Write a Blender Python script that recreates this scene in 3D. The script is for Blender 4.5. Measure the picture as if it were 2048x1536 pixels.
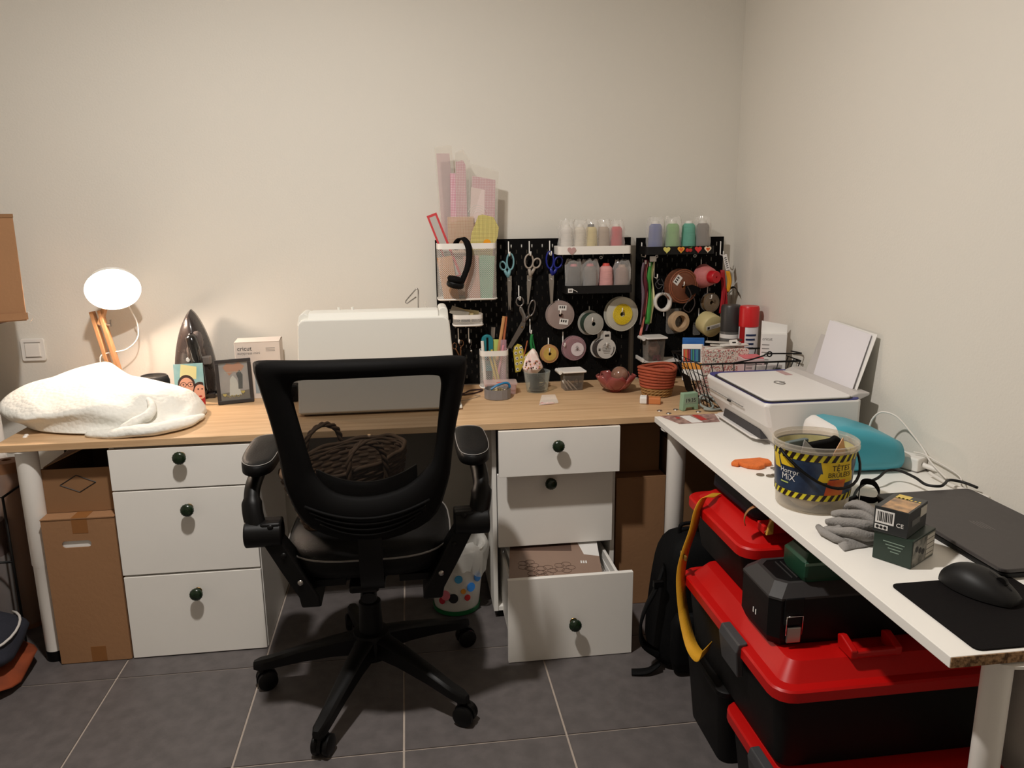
import bpy, bmesh, math, random
from math import sin, cos, pi, radians, sqrt, atan2
from mathutils import Vector, Matrix, Euler, noise
random.seed(7)
for o in list(bpy.data.objects): bpy.data.objects.remove(o)
S = bpy.context.scene
COL = S.collection
# ---------------------------------------------------------------- camera
cd = bpy.data.cameras.new('camera'); cam = bpy.data.objects.new('camera', cd); COL.objects.link(cam)
cd.sensor_width = 36.0; cd.lens = 27.105; cd.clip_start = .05
Rr = ((.99096, -.03897, .12838), (-.13306, -.21278, .96800), (-.01091, -.97632, -.21611))
mw = Matrix([[Rr[i][0], -Rr[i][1], -Rr[i][2], (0, 0, 1.385)[i]] for i in range(3)] + [[0, 0, 0, 1]])
cam.matrix_world = mw
S.camera = cam
# ---------------------------------------------------------------- world, exposure
w = bpy.data.worlds.new('world'); S.world = w; w.use_nodes = True
w.node_tree.nodes['Background'].inputs[0].default_value = (.05, .05, .055, 1)
w.node_tree.nodes['Background'].inputs[1].default_value = .3
S.view_settings.view_transform = 'Standard'; S.view_settings.look = 'None'
S.view_settings.gamma = 1; S.view_settings.use_curve_mapping = False
S.view_settings.exposure = -0.06
CEIL_POWER, CEIL_COL = 46, (1, .952, .895)
LAMP_POWER, LAMP_COL = 14, (1, .80, .64)
CEIL_POS = (-.37, 1.40, 2.585)

# ---------------------------------------------------------------- materials
def lin(c):
    return tuple((x / 12.92 if x <= .04045 else ((x + .055) / 1.055) ** 2.4) for x in c)
MATS = {}
def mat(name, rgb=(.8, .8, .8), rough=.5, metal=0, var=0, vscale=8, bump=0, bscale=60, alpha=1, trans=0, emit=0, stretch=None, coat=0, rgb2=None, spec=None, sheen=0):
    """procedural principled material; rgb are 0-255 or 0-1 sRGB; var mixes towards rgb2 (or a darker tone) by noise"""
    if name in MATS: return MATS[name]
    if max(rgb) > 1: rgb = tuple(c / 255 for c in rgb)
    m = bpy.data.materials.new(name); m.use_nodes = True; MATS[name] = m
    nt = m.node_tree; N = nt.nodes; L = nt.links; p = N['Principled BSDF']
    col = lin(rgb)
    p.inputs['Base Color'].default_value = (*col, 1)
    p.inputs['Roughness'].default_value = rough; p.inputs['Metallic'].default_value = metal
    p.inputs['Alpha'].default_value = alpha; p.inputs['Transmission Weight'].default_value = trans
    p.inputs['Coat Weight'].default_value = coat
    if spec is not None: p.inputs['Specular IOR Level'].default_value = spec
    if emit: p.inputs['Emission Color'].default_value = (*col, 1); p.inputs['Emission Strength'].default_value = emit
    tc = N.new('ShaderNodeTexCoord'); mp = N.new('ShaderNodeMapping'); L.new(tc.outputs['Object'], mp.inputs[0])
    if stretch: mp.inputs['Scale'].default_value = stretch
    if var or rgb2:
        nz = N.new('ShaderNodeTexNoise'); nz.inputs['Scale'].default_value = vscale; nz.inputs['Detail'].default_value = 6
        L.new(mp.outputs[0], nz.inputs['Vector'])
        c2 = lin(tuple(c / 255 for c in rgb2) if rgb2 and max(rgb2) > 1 else rgb2) if rgb2 else tuple(c * (1 - var) for c in col)
        rp = N.new('ShaderNodeValToRGB'); rp.color_ramp.elements[0].position = .35; rp.color_ramp.elements[1].position = .65
        rp.color_ramp.elements[0].color = (*c2, 1); rp.color_ramp.elements[1].color = (*col, 1)
        L.new(nz.outputs[0], rp.inputs[0]); L.new(rp.outputs[0], p.inputs['Base Color'])
    nb = N.new('ShaderNodeTexNoise'); nb.inputs['Scale'].default_value = bscale; nb.inputs['Detail'].default_value = 4
    L.new(mp.outputs[0], nb.inputs['Vector'])
    if bump:
        bp = N.new('ShaderNodeBump'); bp.inputs['Strength'].default_value = bump; bp.inputs['Distance'].default_value = .004
        L.new(nb.outputs[0], bp.inputs['Height']); L.new(bp.outputs[0], p.inputs['Normal'])
    else:   # slight roughness variation only
        mr = N.new('ShaderNodeMapRange'); mr.inputs['To Min'].default_value = max(0, rough - .03); mr.inputs['To Max'].default_value = min(1, rough + .03)
        L.new(nb.outputs[0], mr.inputs[0]); L.new(mr.outputs[0], p.inputs['Roughness'])
    return m
def clear(name, rgb=(255, 255, 255), opac=.25, rough=.15):
    """thin clear plastic or glass: mostly see-through with a glossy coat"""
    if name in MATS: return MATS[name]
    if max(rgb) > 1: rgb = tuple(c / 255 for c in rgb)
    m = bpy.data.materials.new(name); m.use_nodes = True; MATS[name] = m
    nt = m.node_tree; N = nt.nodes; L = nt.links
    p = N['Principled BSDF']; p.inputs['Base Color'].default_value = (*lin(rgb), 1); p.inputs['Roughness'].default_value = rough
    t = N.new('ShaderNodeBsdfTransparent'); t.inputs[0].default_value = (*[.3 + .7 * c for c in lin(rgb)], 1)
    mx = N.new('ShaderNodeMixShader'); fr = N.new('ShaderNodeLayerWeight'); fr.inputs['Blend'].default_value = .25
    nz = N.new('ShaderNodeTexNoise'); nz.inputs['Scale'].default_value = 45; tc = N.new('ShaderNodeTexCoord')
    L.new(tc.outputs['Object'], nz.inputs['Vector'])
    ma = N.new('ShaderNodeMath'); ma.operation = 'MULTIPLY_ADD'; ma.inputs[1].default_value = .45; ma.inputs[2].default_value = opac - .02
    mb = N.new('ShaderNodeMath'); mb.operation = 'MULTIPLY_ADD'; mb.inputs[1].default_value = .05; mb.use_clamp = True
    L.new(fr.outputs['Facing'], ma.inputs[0]); L.new(nz.outputs[0], mb.inputs[0]); L.new(ma.outputs[0], mb.inputs[2])
    L.new(mb.outputs[0], mx.inputs[0]); L.new(t.outputs[0], mx.inputs[1]); L.new(p.outputs[0], mx.inputs[2])
    L.new(mx.outputs[0], N['Material Output'].inputs[0])
    return m
def woodmat(name, c1, c2, rough=.5, scale=(1.2, 22, 22), dark=.0):
    m = bpy.data.materials.new(name); m.use_nodes = True; MATS[name] = m
    nt = m.node_tree; N = nt.nodes; L = nt.links; p = N['Principled BSDF']; p.inputs['Roughness'].default_value = rough
    tc = N.new('ShaderNodeTexCoord'); mp = N.new('ShaderNodeMapping'); mp.inputs['Scale'].default_value = scale
    n1 = N.new('ShaderNodeTexNoise'); n1.inputs['Scale'].default_value = 3; n1.inputs['Detail'].default_value = 8; n1.inputs['Distortion'].default_value = .6
    n2 = N.new('ShaderNodeTexNoise'); n2.inputs['Scale'].default_value = 14; n2.inputs['Detail'].default_value = 3
    mx = N.new('ShaderNodeMath'); mx.operation = 'MULTIPLY_ADD'; mx.inputs[1].default_value = .35
    rp = N.new('ShaderNodeValToRGB'); e = rp.color_ramp.elements
    e[0].position = .42; e[1].position = .88
    e[0].color = (*lin(tuple(c / 255 for c in c2)), 1); e[1].color = (*lin(tuple(c / 255 for c in c1)), 1)
    L.new(tc.outputs['Object'], mp.inputs[0]); L.new(mp.outputs[0], n1.inputs['Vector']); L.new(mp.outputs[0], n2.inputs['Vector'])
    L.new(n2.outputs[0], mx.inputs[0]); L.new(n1.outputs[0], mx.inputs[2]); L.new(mx.outputs[0], rp.inputs[0]); L.new(rp.outputs[0], p.inputs['Base Color'])
    return m
def checker(name, c1, c2, scale, kind='grid', rough=.5, alpha=None, line=.06):
    """printed grid / stripes / print pattern in object coordinates"""
    m = mat(name, c1, rough); nt = m.node_tree; N = nt.nodes; L = nt.links; p = N['Principled BSDF']
    tc = N.new('ShaderNodeTexCoord')
    b = N.new('ShaderNodeTexBrick'); b.offset = 0; b.inputs['Scale'].default_value = scale; b.inputs['Mortar Size'].default_value = line
    b.inputs['Brick Width'].default_value = 1; b.inputs['Row Height'].default_value = 1
    for k in ('Color1', 'Color2'): b.inputs[k].default_value = (*lin(tuple(c / 255 for c in c1)), 1)
    b.inputs['Mortar'].default_value = (*lin(tuple(c / 255 for c in c2)), 1)
    mp = N.new('ShaderNodeMapping'); L.new(tc.outputs['Object'], mp.inputs[0])
    if kind == 'xz': mp.inputs['Rotation'].default_value = (radians(90), 0, 0)
    L.new(mp.outputs[0], b.inputs['Vector']); L.new(b.outputs[0], p.inputs['Base Color'])
    if alpha is not None: p.inputs['Alpha'].default_value = alpha
    return m

# ---------------------------------------------------------------- mesh builder
class MB:
    def __init__(s): s.v = []; s.f = []
    def add(s, vs, fs, M=None):
        b = len(s.v)
        s.v += [tuple(M @ Vector(p)) for p in vs] if M else [tuple(p) for p in vs]
        s.f += [tuple(i + b for i in q) for q in fs]; return s
    def box(s, x0, x1, y0, y1, z0, z1, M=None):
        return s.add([(x0, y0, z0), (x1, y0, z0), (x1, y1, z0), (x0, y1, z0), (x0, y0, z1), (x1, y0, z1), (x1, y1, z1), (x0, y1, z1)],
                     [(0, 3, 2, 1), (4, 5, 6, 7), (0, 1, 5, 4), (1, 2, 6, 5), (2, 3, 7, 6), (3, 0, 4, 7)], M)
    def cb(s, c, d, M=None):
        return s.box(c[0] - d[0] / 2, c[0] + d[0] / 2, c[1] - d[1] / 2, c[1] + d[1] / 2, c[2] - d[2] / 2, c[2] + d[2] / 2, M)
    def prism(s, pts, a, b, axis='z', M=None):
        """closed 2-D outline extruded from a to b along axis; outline in the other two axes (xy, xz, yz)"""
        n = len(pts)
        def P(p, t): return {'z': (p[0], p[1], t), 'y': (p[0], t, p[1]), 'x': (t, p[0], p[1])}[axis]
        vs = [P(p, a) for p in pts] + [P(p, b) for p in pts]
        fs = [tuple(range(n))[::-1], tuple(range(n, 2 * n))] + [(i, (i + 1) % n, n + (i + 1) % n, n + i) for i in range(n)]
        return s.add(vs, fs, M)
    def loft(s, rings, cap=True, closed=False, M=None):
        n = len(rings[0]); vs = [p for r in rings for p in r]; fs = []
        R = len(rings)
        for k in range(R if closed else R - 1):
            a = k * n; b = ((k + 1) % R) * n
            for i in range(n): j = (i + 1) % n; fs.append((a + i, a + j, b + j, b + i))
        if cap and not closed: fs += [tuple(range(n))[::-1], tuple(range((R - 1) * n, R * n))]
        return s.add(vs, fs, M)
    def lathe(s, prof, n=24, M=None, sx=1, sy=1, cap=False):
        return s.loft([[(r * cos(2 * pi * i / n) * sx, r * sin(2 * pi * i / n) * sy, z) for i in range(n)] for r, z in prof], cap, False, M)
    def cyl(s, p0, p1, r0, r1=None, n=16, cap=True):
        r1 = r0 if r1 is None else r1; p0 = Vector(p0); d = Vector(p1) - p0; L = d.length
        M = Matrix.Translation(p0) @ d.to_track_quat('Z', 'Y').to_matrix().to_4x4()
        return s.lathe([(r0, 0), (r1, L)], n, M, cap=cap)
    def tube(s, pts, r, n=8, closed=False, flat=1, cap=True):
        P = [Vector(p) for p in pts]; m = len(P); rs = r if isinstance(r, (list, tuple)) else [r] * m
        rings = []; up = None
        for i in range(m):
            a = P[i - 1] if (i or closed) else P[0]; b = P[(i + 1) % m] if (i < m - 1 or closed) else P[-1]
            t = (b - a); t = t.normalized() if t.length > 1e-9 else Vector((0, 0, 1))
            if up is None:
                up = t.orthogonal().normalized() if abs(t.y) > .9 else (Vector((0, 1, 0)) - t * t.y).normalized()
            else:
                up = up - t * up.dot(t); up = up.normalized() if up.length > 1e-6 else t.orthogonal().normalized()
            sd = t.cross(up)
            rings.append([tuple(P[i] + up * (cos(2 * pi * k / n) * rs[i] * flat) + sd * (sin(2 * pi * k / n) * rs[i])) for k in range(n)])
        return s.loft(rings, cap, closed)
    def ribbon(s, pts, wv, th=.001):
        """strip following pts, width vector wv (one or one per point), thickness th"""
        P = [Vector(p) for p in pts]; m = len(P); rings = []
        W = [Vector(x) for x in wv] if isinstance(wv[0], (tuple, list, Vector)) else [Vector(wv)] * m
        for i in range(m):
            t = (P[min(i + 1, m - 1)] - P[max(i - 1, 0)]).normalized(); nrm = t.cross(W[i]); nrm = nrm.normalized() * th / 2 if nrm.length > 1e-9 else Vector((0, th / 2, 0))
            h = W[i] / 2
            rings.append([tuple(P[i] - h - nrm), tuple(P[i] + h - nrm), tuple(P[i] + h + nrm), tuple(P[i] - h + nrm)])
        return s.loft(rings)
    def xf(s, M): s.v = [tuple(M @ Vector(p)) for p in s.v]; return s
    def jit(s, a, sc=10, seed=0):
        s.v = [tuple(Vector(p) + noise.noise_vector(Vector(p) * sc + Vector((seed, seed * 2, 0))) * a) for p in s.v]; return s
    def mesh(s, name):
        m = bpy.data.meshes.new(name); m.from_pydata(s.v, [], s.f)
        bm = bmesh.new(); bm.from_mesh(m); bmesh.ops.recalc_face_normals(bm, faces=bm.faces); bm.to_mesh(m); bm.free()
        return m
def link(name, me, m, parent=None, smooth=0, bevel=0, sub=0, label=None, loc=None, seg=2, solid=0):
    o = bpy.data.objects.new(name, me); COL.objects.link(o)
    if m and not me.materials: me.materials.append(m)
    if parent: o.parent = parent
    if loc: o.location = loc
    if smooth or sub:
        me.polygons.foreach_set('use_smooth', [True] * len(me.polygons))
        if smooth and smooth < 180: me.set_sharp_from_angle(angle=radians(smooth))
    if solid: d = o.modifiers.new('solid', 'SOLIDIFY'); d.thickness = solid; d.offset = 0
    if sub: d = o.modifiers.new('sub', 'SUBSURF'); d.levels = d.render_levels = sub
    if bevel:
        d = o.modifiers.new('bevel', 'BEVEL'); d.width = bevel; d.segments = seg; d.limit_method = 'ANGLE'; d.angle_limit = radians(35); d.harden_normals = False
    if label: o['label'] = label
    return o
def part(name, mb, m, parent, **k): return link(name, mb.mesh(name), m, parent, **k)
def tag(o, label, cat, group=None, kind=None):
    o['label'] = label; o['category'] = cat
    if group: o['group'] = group
    if kind: o['kind'] = kind
    return o
def thing(name, label, cat, loc=(0, 0, 0), rz=0, group=None, rot=None):
    o = bpy.data.objects.new(name, None); COL.objects.link(o); o.empty_display_size = .05
    o.location = loc; o.rotation_euler = rot if rot else (0, 0, rz)
    return tag(o, label, cat, group)
def single(name, mb, m, label, cat, loc=(0, 0, 0), rz=0, group=None, rot=None, **k):
    o = part(name, mb, m, None, **k); o.location = loc; o.rotation_euler = rot if rot else (0, 0, rz)
    return tag(o, label, cat, group)
def struct(name, mb, m, parent=None, **k):
    o = part(name, mb, m, parent, **k); o['kind'] = 'structure'; return o
def dup(o, parent=None, loc=None):
    c = o.copy(); COL.objects.link(c)
    if parent: c.parent = parent
    if loc: c.location = loc
    return c
def rrect(w, d, r, n=5, cx=0, cy=0):
    pts = []
    for sx, sy, a0 in ((1, 1, 0), (-1, 1, 90), (-1, -1, 180), (1, -1, 270)):
        for i in range(n + 1):
            a = radians(a0 + 90 * i / n); pts.append((cx + sx * (w / 2 - r) + r * cos(a), cy + sy * (d / 2 - r) + r * sin(a)))
    return pts
def circ(r, n=24, cx=0, cy=0, sx=1, sy=1): return [(cx + r * sx * cos(2 * pi * i / n), cy + r * sy * sin(2 * pi * i / n)) for i in range(n)]
def arc(cx, cz, r, a0, a1, n=12): return [(cx + r * cos(radians(a0 + (a1 - a0) * i / n)), cz + r * sin(radians(a0 + (a1 - a0) * i / n))) for i in range(n + 1)]
def spline(pts, n=8, closed=False):
    P = [Vector(p) for p in pts]; out = []; m = len(P)
    for i in range(m if closed else m - 1):
        g = (lambda k: P[k % m]) if closed else (lambda k: P[max(0, min(m - 1, k))])
        p0, p1, p2, p3 = g(i - 1), g(i), g(i + 1), g(i + 2)
        for k in range(n):
            t = k / n
            out.append(.5 * ((2 * p1) + (p2 - p0) * t + (2 * p0 - 5 * p1 + 4 * p2 - p3) * t * t + (3 * p1 - p0 - 3 * p2 + p3) * t ** 3))
    if not closed: out.append(P[-1])
    return [tuple(p) for p in out]
def text(name, s, size, m, parent, M, depth=.0003, label=None):
    """flat printed lettering built as mesh; lies in the local xy plane of M"""
    cu = bpy.data.curves.new('t', 'FONT'); cu.body = s; cu.size = size; cu.extrude = depth; cu.align_x = 'LEFT'; cu.resolution_u = 2
    o = bpy.data.objects.new('t', cu); COL.objects.link(o)
    dg = bpy.context.evaluated_depsgraph_get()
    me = bpy.data.meshes.new_from_object(o.evaluated_get(dg)); bpy.data.objects.remove(o)
    me.name = name; me.materials.clear(); me.transform(M)
    return link(name, me, m, parent, label=label)
def FACE(x, y, z, yaw=0, tilt=0):
    """matrix for lettering on an upright face seen from -y"""
    return Matrix.Translation((x, y, z)) @ Matrix.Rotation(yaw, 4, 'Z') @ Matrix.Rotation(radians(90) + tilt, 4, 'X')
T3 = Matrix.Translation
def RX(a): return Matrix.Rotation(radians(a), 4, 'X')
def RY(a): return Matrix.Rotation(radians(a), 4, 'Y')
def RZ(a): return Matrix.Rotation(radians(a), 4, 'Z')

# ---------------------------------------------------------------- shared materials
white = mat('white_laminate', (244, 240, 233), .45, var=.02)
whitep = mat('white_plastic', (236, 232, 226), .35)
whitem = mat('white_painted_metal', (240, 235, 228), .35)
black = mat('black_plastic', (10, 9, 9), .45, spec=.2)
blackm = mat('black_matt', (9, 8, 8), .75, spec=.12)
blackw = mat('black_wire', (14, 13, 13), .45, spec=.3)
steel = mat('brushed_steel', (170, 165, 160), .3, 1)
chrome = mat('chrome', (215, 215, 215), .12, 1)
cardb = mat('cardboard', (158, 116, 80), .85, var=.08, vscale=3, bump=.15, bscale=90)
cardd = mat('cardboard_dark', (140, 102, 68), .85, var=.1, vscale=3)
tapeb = mat('parcel_tape_brown', (140, 92, 50), .35)
paper = mat('paper_white', (235, 232, 228), .7, var=.02)
red = mat('red_plastic', (186, 14, 12), .4, spec=.35)
clearp = clear('clear_plastic', (245, 243, 240), .07)
bagp = clear('cellophane', (250, 248, 245), .14, .15)
glassm = clear('clear_glass', (240, 245, 242), .04, .05)
gold = mat('gold_print', (215, 185, 90), .4)
ink = mat('black_ink', (28, 26, 26), .6)
greyink = mat('grey_ink', (120, 116, 112), .6)

# ---------------------------------------------------------------- room shell
XR, YB, XL, YF, HC = 1.30, 3.0, -2.6, -1.3, 2.62
wallm = mat('white_wall_paint', (228, 223, 213), .85, var=.03, vscale=1.2, bump=.12, bscale=140)
struct('wall_back', MB().box(XL - .1, XR + .1, YB, YB + .1, -.1, HC), wallm)
struct('wall_right', MB().box(XR, XR + .1, YF, YB, -.1, HC), wallm)
struct('wall_left', MB().box(XL - .1, XL, YF, YB, -.1, HC), wallm)
struct('wall_front', MB().box(XL - .1, XR + .1, YF - .1, YF, -.1, HC), wallm)
struct('ceiling', MB().box(XL - .1, XR + .1, YF - .1, YB + .1, HC, HC + .1), mat('ceiling_paint', (235, 230, 222), .9, var=.02))
grout = mat('tile_grout', (176, 162, 150), .9, var=.1, vscale=30)
tilem = mat('dark_grey_tile', (98, 92, 91), .5, rgb2=(86, 81, 80), var=.1, vscale=9, bump=.08, bscale=70)
fl = struct('floor', MB().box(XL, XR, YF, YB, -.1, -.003), grout)
tx = [XL] + [-.938 + .4388 * k for k in range(-3, 6)] + [XR]; ty = [YF] + [2.266 + .46 * k for k in range(-7, 2)] + [YB]
tm = MB().box(-.5, .5, -.5, .5, -.012, 0).mesh('tile')
for i in range(len(tx) - 1):
    for j in range(len(ty) - 1):
        a, b, c, d = tx[i], tx[i + 1], ty[j], ty[j + 1]
        t = link('tile', tm, tilem, fl, loc=((a + b) / 2, (c + d) / 2, 0)); t.scale = (b - a - .006, d - c - .006, 1)
# light switch
t = thing('light_switch', 'white square light switch on the wall left of the desk lamp', 'light switch', (-1.372, YB, .915))
part('switch_plate', MB().prism(rrect(.082, .082, .008), -.009, 0, 'y'), whitep, t, bevel=.002)
part('rocker', MB().prism(rrect(.05, .05, .003), -.0135, -.008, 'y'), whitep, t, bevel=.0015)
for zz in (.0262, -.0285): part('frame_line', MB().box(-.028, .028, -.0105, -.0085, zz, zz + .0023), mat('grey_gap', (150, 142, 134), .6), t)
# ceiling lamp (the room's own light, above the frame): a small flush LED downlight
t = thing('ceiling_lamp', 'small round white downlight on the ceiling above the desk chair', 'ceiling lamp', (CEIL_POS[0], CEIL_POS[1], HC))
part('housing', MB().lathe([(0, 0), (.085, 0), (.088, -.006), (.088, -.026), (.080, -.030), (.066, -.030), (.064, -.022), (0, -.022)], 36), whitep, t, smooth=40)
ld = bpy.data.lights.new('downlight_light', 'AREA'); ld.shape = 'DISK'; ld.size = .11; ld.energy = CEIL_POWER; ld.color = CEIL_COL
lo = bpy.data.objects.new('downlight_light', ld); COL.objects.link(lo); lo.parent = t; lo.location = (0, 0, CEIL_POS[2] - HC)
def pw(name, mb, m, t, **k):
    """part given in world coordinates under an unrotated thing"""
    return part(name, mb.xf(T3(-Vector(t.location))), m, t, **k)
# ================================================================ desks
oak = woodmat('light_oak_laminate', (216, 182, 142), (190, 152, 112), .45, (1.0, 16, 16))
DZ = .73
t = thing('wooden_desk', 'long light oak desk top along the back wall', 'desk', (0, 2.66, 0))
pw('desk_top', MB().box(-1.235, 1.292, 2.365, 2.950, DZ - .022, DZ), oak, t, bevel=.0015)
def leg(t, x, y, r=.031):
    l = pw('leg', MB().lathe([(r, DZ - .022), (r, .33), (r - .0025, .325), (r - .0025, .035)], 24, T3((x, y, 0)), cap=True), whitem, t, smooth=40)
    f = pw('leg_foot', MB().lathe([(.0, 0), (r - .003, 0), (r - .002, .01), (r - .002, .036), (0, .036)], 24, T3((x, y, 0))), black, t, smooth=40); f.parent = l
    pw('leg_plate', MB().lathe([(.0, DZ - .027), (.052, DZ - .027), (.052, DZ - .022), (0, DZ - .022)], 20, T3((x, y, 0))), whitem, t)
for x, y in ((-1.17, 2.418), (-1.17, 2.88), (1.2, 2.89)): leg(t, x, y)
scr = MB()
for x, y in ((-1.185, 2.455), (-1.19, 2.475)):
    pw('screw_cap', MB().lathe([(0, .004), (.005, .0035), (.007, 0)], 12, T3((x, y, DZ))), whitem, t, smooth=60)
for x, y in ((.822, 2.43), (.88, 2.435), (.945, 2.395), (.84, 2.39)):
    pw('screw_cap', MB().lathe([(0, .001), (.006, .001), (.008, .002), (.0095, 0)], 14, T3((x, y, DZ))), steel, t, smooth=60)
t = thing('white_desk', 'white desk top along the right wall carrying the printer and laptop', 'desk', (1.03, 1.65, 0))
pw('desk_top', MB().box(.782, 1.296, .942, 2.362, DZ - .019, DZ), white, t, bevel=.0012)
chip = mat('raw_chipboard', (176, 138, 98), .9, rgb2=(84, 58, 36), var=.5, vscale=160, bump=.4, bscale=160)
pw('raw_chipboard_edge', MB().box(.783, 1.295, .9405, .942, DZ - .018, DZ - .001), chip, t)
for x, y, r in ((.835, 2.29, .03), (.902, .985, .022), (1.235, 2.25, .0275), (1.235, 1.0, .0275)): leg(t, x, y, r)

# ================================================================ drawer cabinets
knobm = mat('dark_green_ceramic', (30, 48, 28), .25, var=.5, vscale=90)
brass = mat('aged_brass', (150, 120, 70), .35, 1)
def knob_mb(x, y, z, r=.0195):
    m = MB(); n = 32; rings = []
    for rr, d in ((.006, 0), (.006, .016), (.012, .018), (r, .022), (r * 1.02, .027), (r * .92, .032), (r * .6, .0355), (r * .2, .0365)):
        rings.append([((rr * (1 + (.035 if i % 2 else -.02) * (d > .019))) * cos(2 * pi * i / n), -d, (rr * (1 + (.035 if i % 2 else -.02) * (d > .019))) * sin(2 * pi * i / n)) for i in range(n)])
    return m.loft(rings, M=T3((x, y, z)))
def cabinet(name, label, x0, x1, yf, yb, z0, z1, drawers, stand):
    t = thing(name, label, 'drawer cabinet', ((x0 + x1) / 2, yb, 0))
    pw('side_panel', MB().box(x0, x0 + .015, yf, yb, z0, z1), white, t, bevel=.001)
    pw('side_panel', MB().box(x1 - .015, x1, yf, yb, z0, z1), white, t, bevel=.001)
    pw('back_panel', MB().box(x0 + .015, x1 - .015, yb - .006, yb, z0, z1), white, t)
    pw('bottom_panel', MB().box(x0 + .015, x1 - .015, yf + .004, yb - .006, z0, z0 + .015), white, t)
    pw('top_rail', MB().box(x0 + .015, x1 - .015, yf + .01, yf + .05, z1 - .015, z1), white, t)
    if stand:
        for x in (x0 + .03, x1 - .03):
            for y in (yf + .03, yb - .03): pw('foot', MB().cyl((x, y, 0), (x, y, z0), .018, n=14), black, t)
    for (a, b, zb, zt, yd, dep, kx, kz) in drawers:
        m = MB().box(a, b, yd - .016, yd, zb, zt)
        if dep:
            m.box(a + .018, a + .028, yd, yd + dep, zb + .02, zt - .05).box(b - .028, b - .018, yd, yd + dep, zb + .02, zt - .05)
            m.box(a + .028, b - .028, yd, yd + dep, zb + .02, zb + .028).box(a + .028, b - .028, yd + dep - .01, yd + dep, zb + .028, zt - .05)
        d = pw('drawer', m, white, t, bevel=.0012)
        kb = pw('knob', knob_mb(kx, yd - .016, kz), knobm, t, smooth=50, label='dark green ribbed knob'); kb.parent = d
        rs = pw('knob_rose', MB().lathe([(.0, .0015), (.0115, .0015), (.0125, 0)], 20, T3((kx, yd - .016, kz)) @ RX(90)), brass, t, smooth=50); rs.parent = d
cabinet('drawer_cabinet', 'white three-drawer cabinet with all drawers shut, under the left of the oak desk', -.922, -.503, 2.387, 2.90, .0, .7075,
        [(-.920, -.505, .004, .283, 2.385, 0, -.702, .222), (-.921, -.505, .290, .565, 2.385, 0, -.702, .504), (-.921, -.505, .570, .700, 2.385, 0, -.709, .672)], False)
cabinet('drawer_cabinet', 'white three-drawer cabinet with open bottom drawer full of booklets', .252, .677, 2.446, 2.92, .028, .7075,
        [(.266, .664, .002, .283, 2.181, .42, .474, .128), (.268, .663, .276, .535, 2.440, 0, .445, .503), (.266, .667, .549, .704, 2.374, .40, .457, .653)], True)
# booklets in the open drawer
bcov = mat('taupe_cover', (150, 124, 108), .45, var=.06); bdark = mat('brown_print', (92, 70, 60), .5)
for k, (x, y, z, rz, m, lab) in enumerate(((.45, 2.40, .072, 4, paper, 'white magazine lying under the taupe booklet in the open drawer'),
                                           (.455, 2.40, .092, -8, bcov, 'taupe booklet with line-drawn flowers in the open drawer'))):
    t = thing('booklet', lab, 'booklet', (x, y, z + .17), group='booklets in the open drawer', rot=(radians(7), radians(4 - 3 * k), radians(rz)))
    part('pages', MB().box(-.15, .15, -.17, .16, -.008, -.0008), paper, t)
    part('cover', MB().box(-.151, .151, -.171, .161, -.0008, 0), m, t)
    if k:
        part('dark_band', MB().box(-.15, .06, .0, .16, 0, .0004), bdark, t)
        part('white_corner', MB().prism([(.06, .161), (.151, .161), (.151, -.03), (.10, -.02)], 0, .0005), paper, t)
        fl = MB()
        for a, b in ((-.09, -.09), (-.03, -.12), (.03, -.1), (-.06, -.15)):
            for q in range(5):
                e = [(a + .02 * cos(q * 1.257) + .016 * cos(i * pi / 6), b + .02 * sin(q * 1.257) + .012 * sin(i * pi / 6), .0006) for i in range(12)]
                fl.tube(e, .0006, 4, True)
        part('flower_drawing', fl, bdark, t)
        for q in range(3): part('cover_print', MB().box(.085 + .008 * q, .090 + .008 * q, -.075, -.06, .0005, .0009), paper, t)
# flyers, sides of the drawer: upright white folders
for k in range(3):
    single('folder', MB().box(-.001, .001, -.12, .12, 0, .17), paper, 'white paper folder upright at the right of the open drawer, ' + ('leftmost', 'middle', 'rightmost')[k] + ' of three', 'folder', (.612 + .007 * k, 2.40, .032), group='upright folders in the open drawer', rot=(0, radians(3 * k - 3), 0))

# ================================================================ boxes left of the cabinet
t = thing('cardboard_box', 'tall cardboard box with cut hand hole standing beside the left cabinet', 'box', (-1.032, 2.62, 0))
ho = rrect(.085, .022, .0105, 6, -1.043, .405)
def slabhole(m, x0, x1, z0, z1, hole, y0, y1):
    """front panel with a rounded slot cut out"""
    n = len(hole); out = []
    cx = sum(p[0] for p in hole) / n; cz = sum(p[1] for p in hole) / n
    for p in hole:
        dx, dz = p[0] - cx, p[1] - cz
        k = min(((x1 - cx) / dx if dx > 0 else (x0 - cx) / dx) if abs(dx) > 1e-9 else 9e9, ((z1 - cz) / dz if dz > 0 else (z0 - cz) / dz) if abs(dz) > 1e-9 else 9e9)
        out.append((cx + dx * k, cz + dz * k))
    vs = [(p[0], y0, p[1]) for p in out] + [(p[0], y0, p[1]) for p in hole] + [(p[0], y1, p[1]) for p in out] + [(p[0], y1, p[1]) for p in hole]
    fs = []
    for i in range(n):
        j = (i + 1) % n
        fs += [(i, j, n + j, n + i), (2 * n + i, 3 * n + i, 3 * n + j, 2 * n + j), (n + i, n + j, 3 * n + j, 3 * n + i)]
    m.add(vs, fs)
    # corner fillers
    for X, Zc in ((x0, z0), (x1, z0), (x1, z1), (x0, z1)):
        near = sorted(out, key=lambda p: (p[0] - X) ** 2 + (p[1] - Zc) ** 2)
        a = [p for p in near if abs(p[0] - X) < 1e-6][:1]; b = [p for p in near if abs(p[1] - Zc) < 1e-6][:1]
        if a and b: m.add([(X, y0, Zc), (a[0][0], y0, a[0][1]), (b[0][0], y0, b[0][1])], [(0, 1, 2)])
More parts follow.
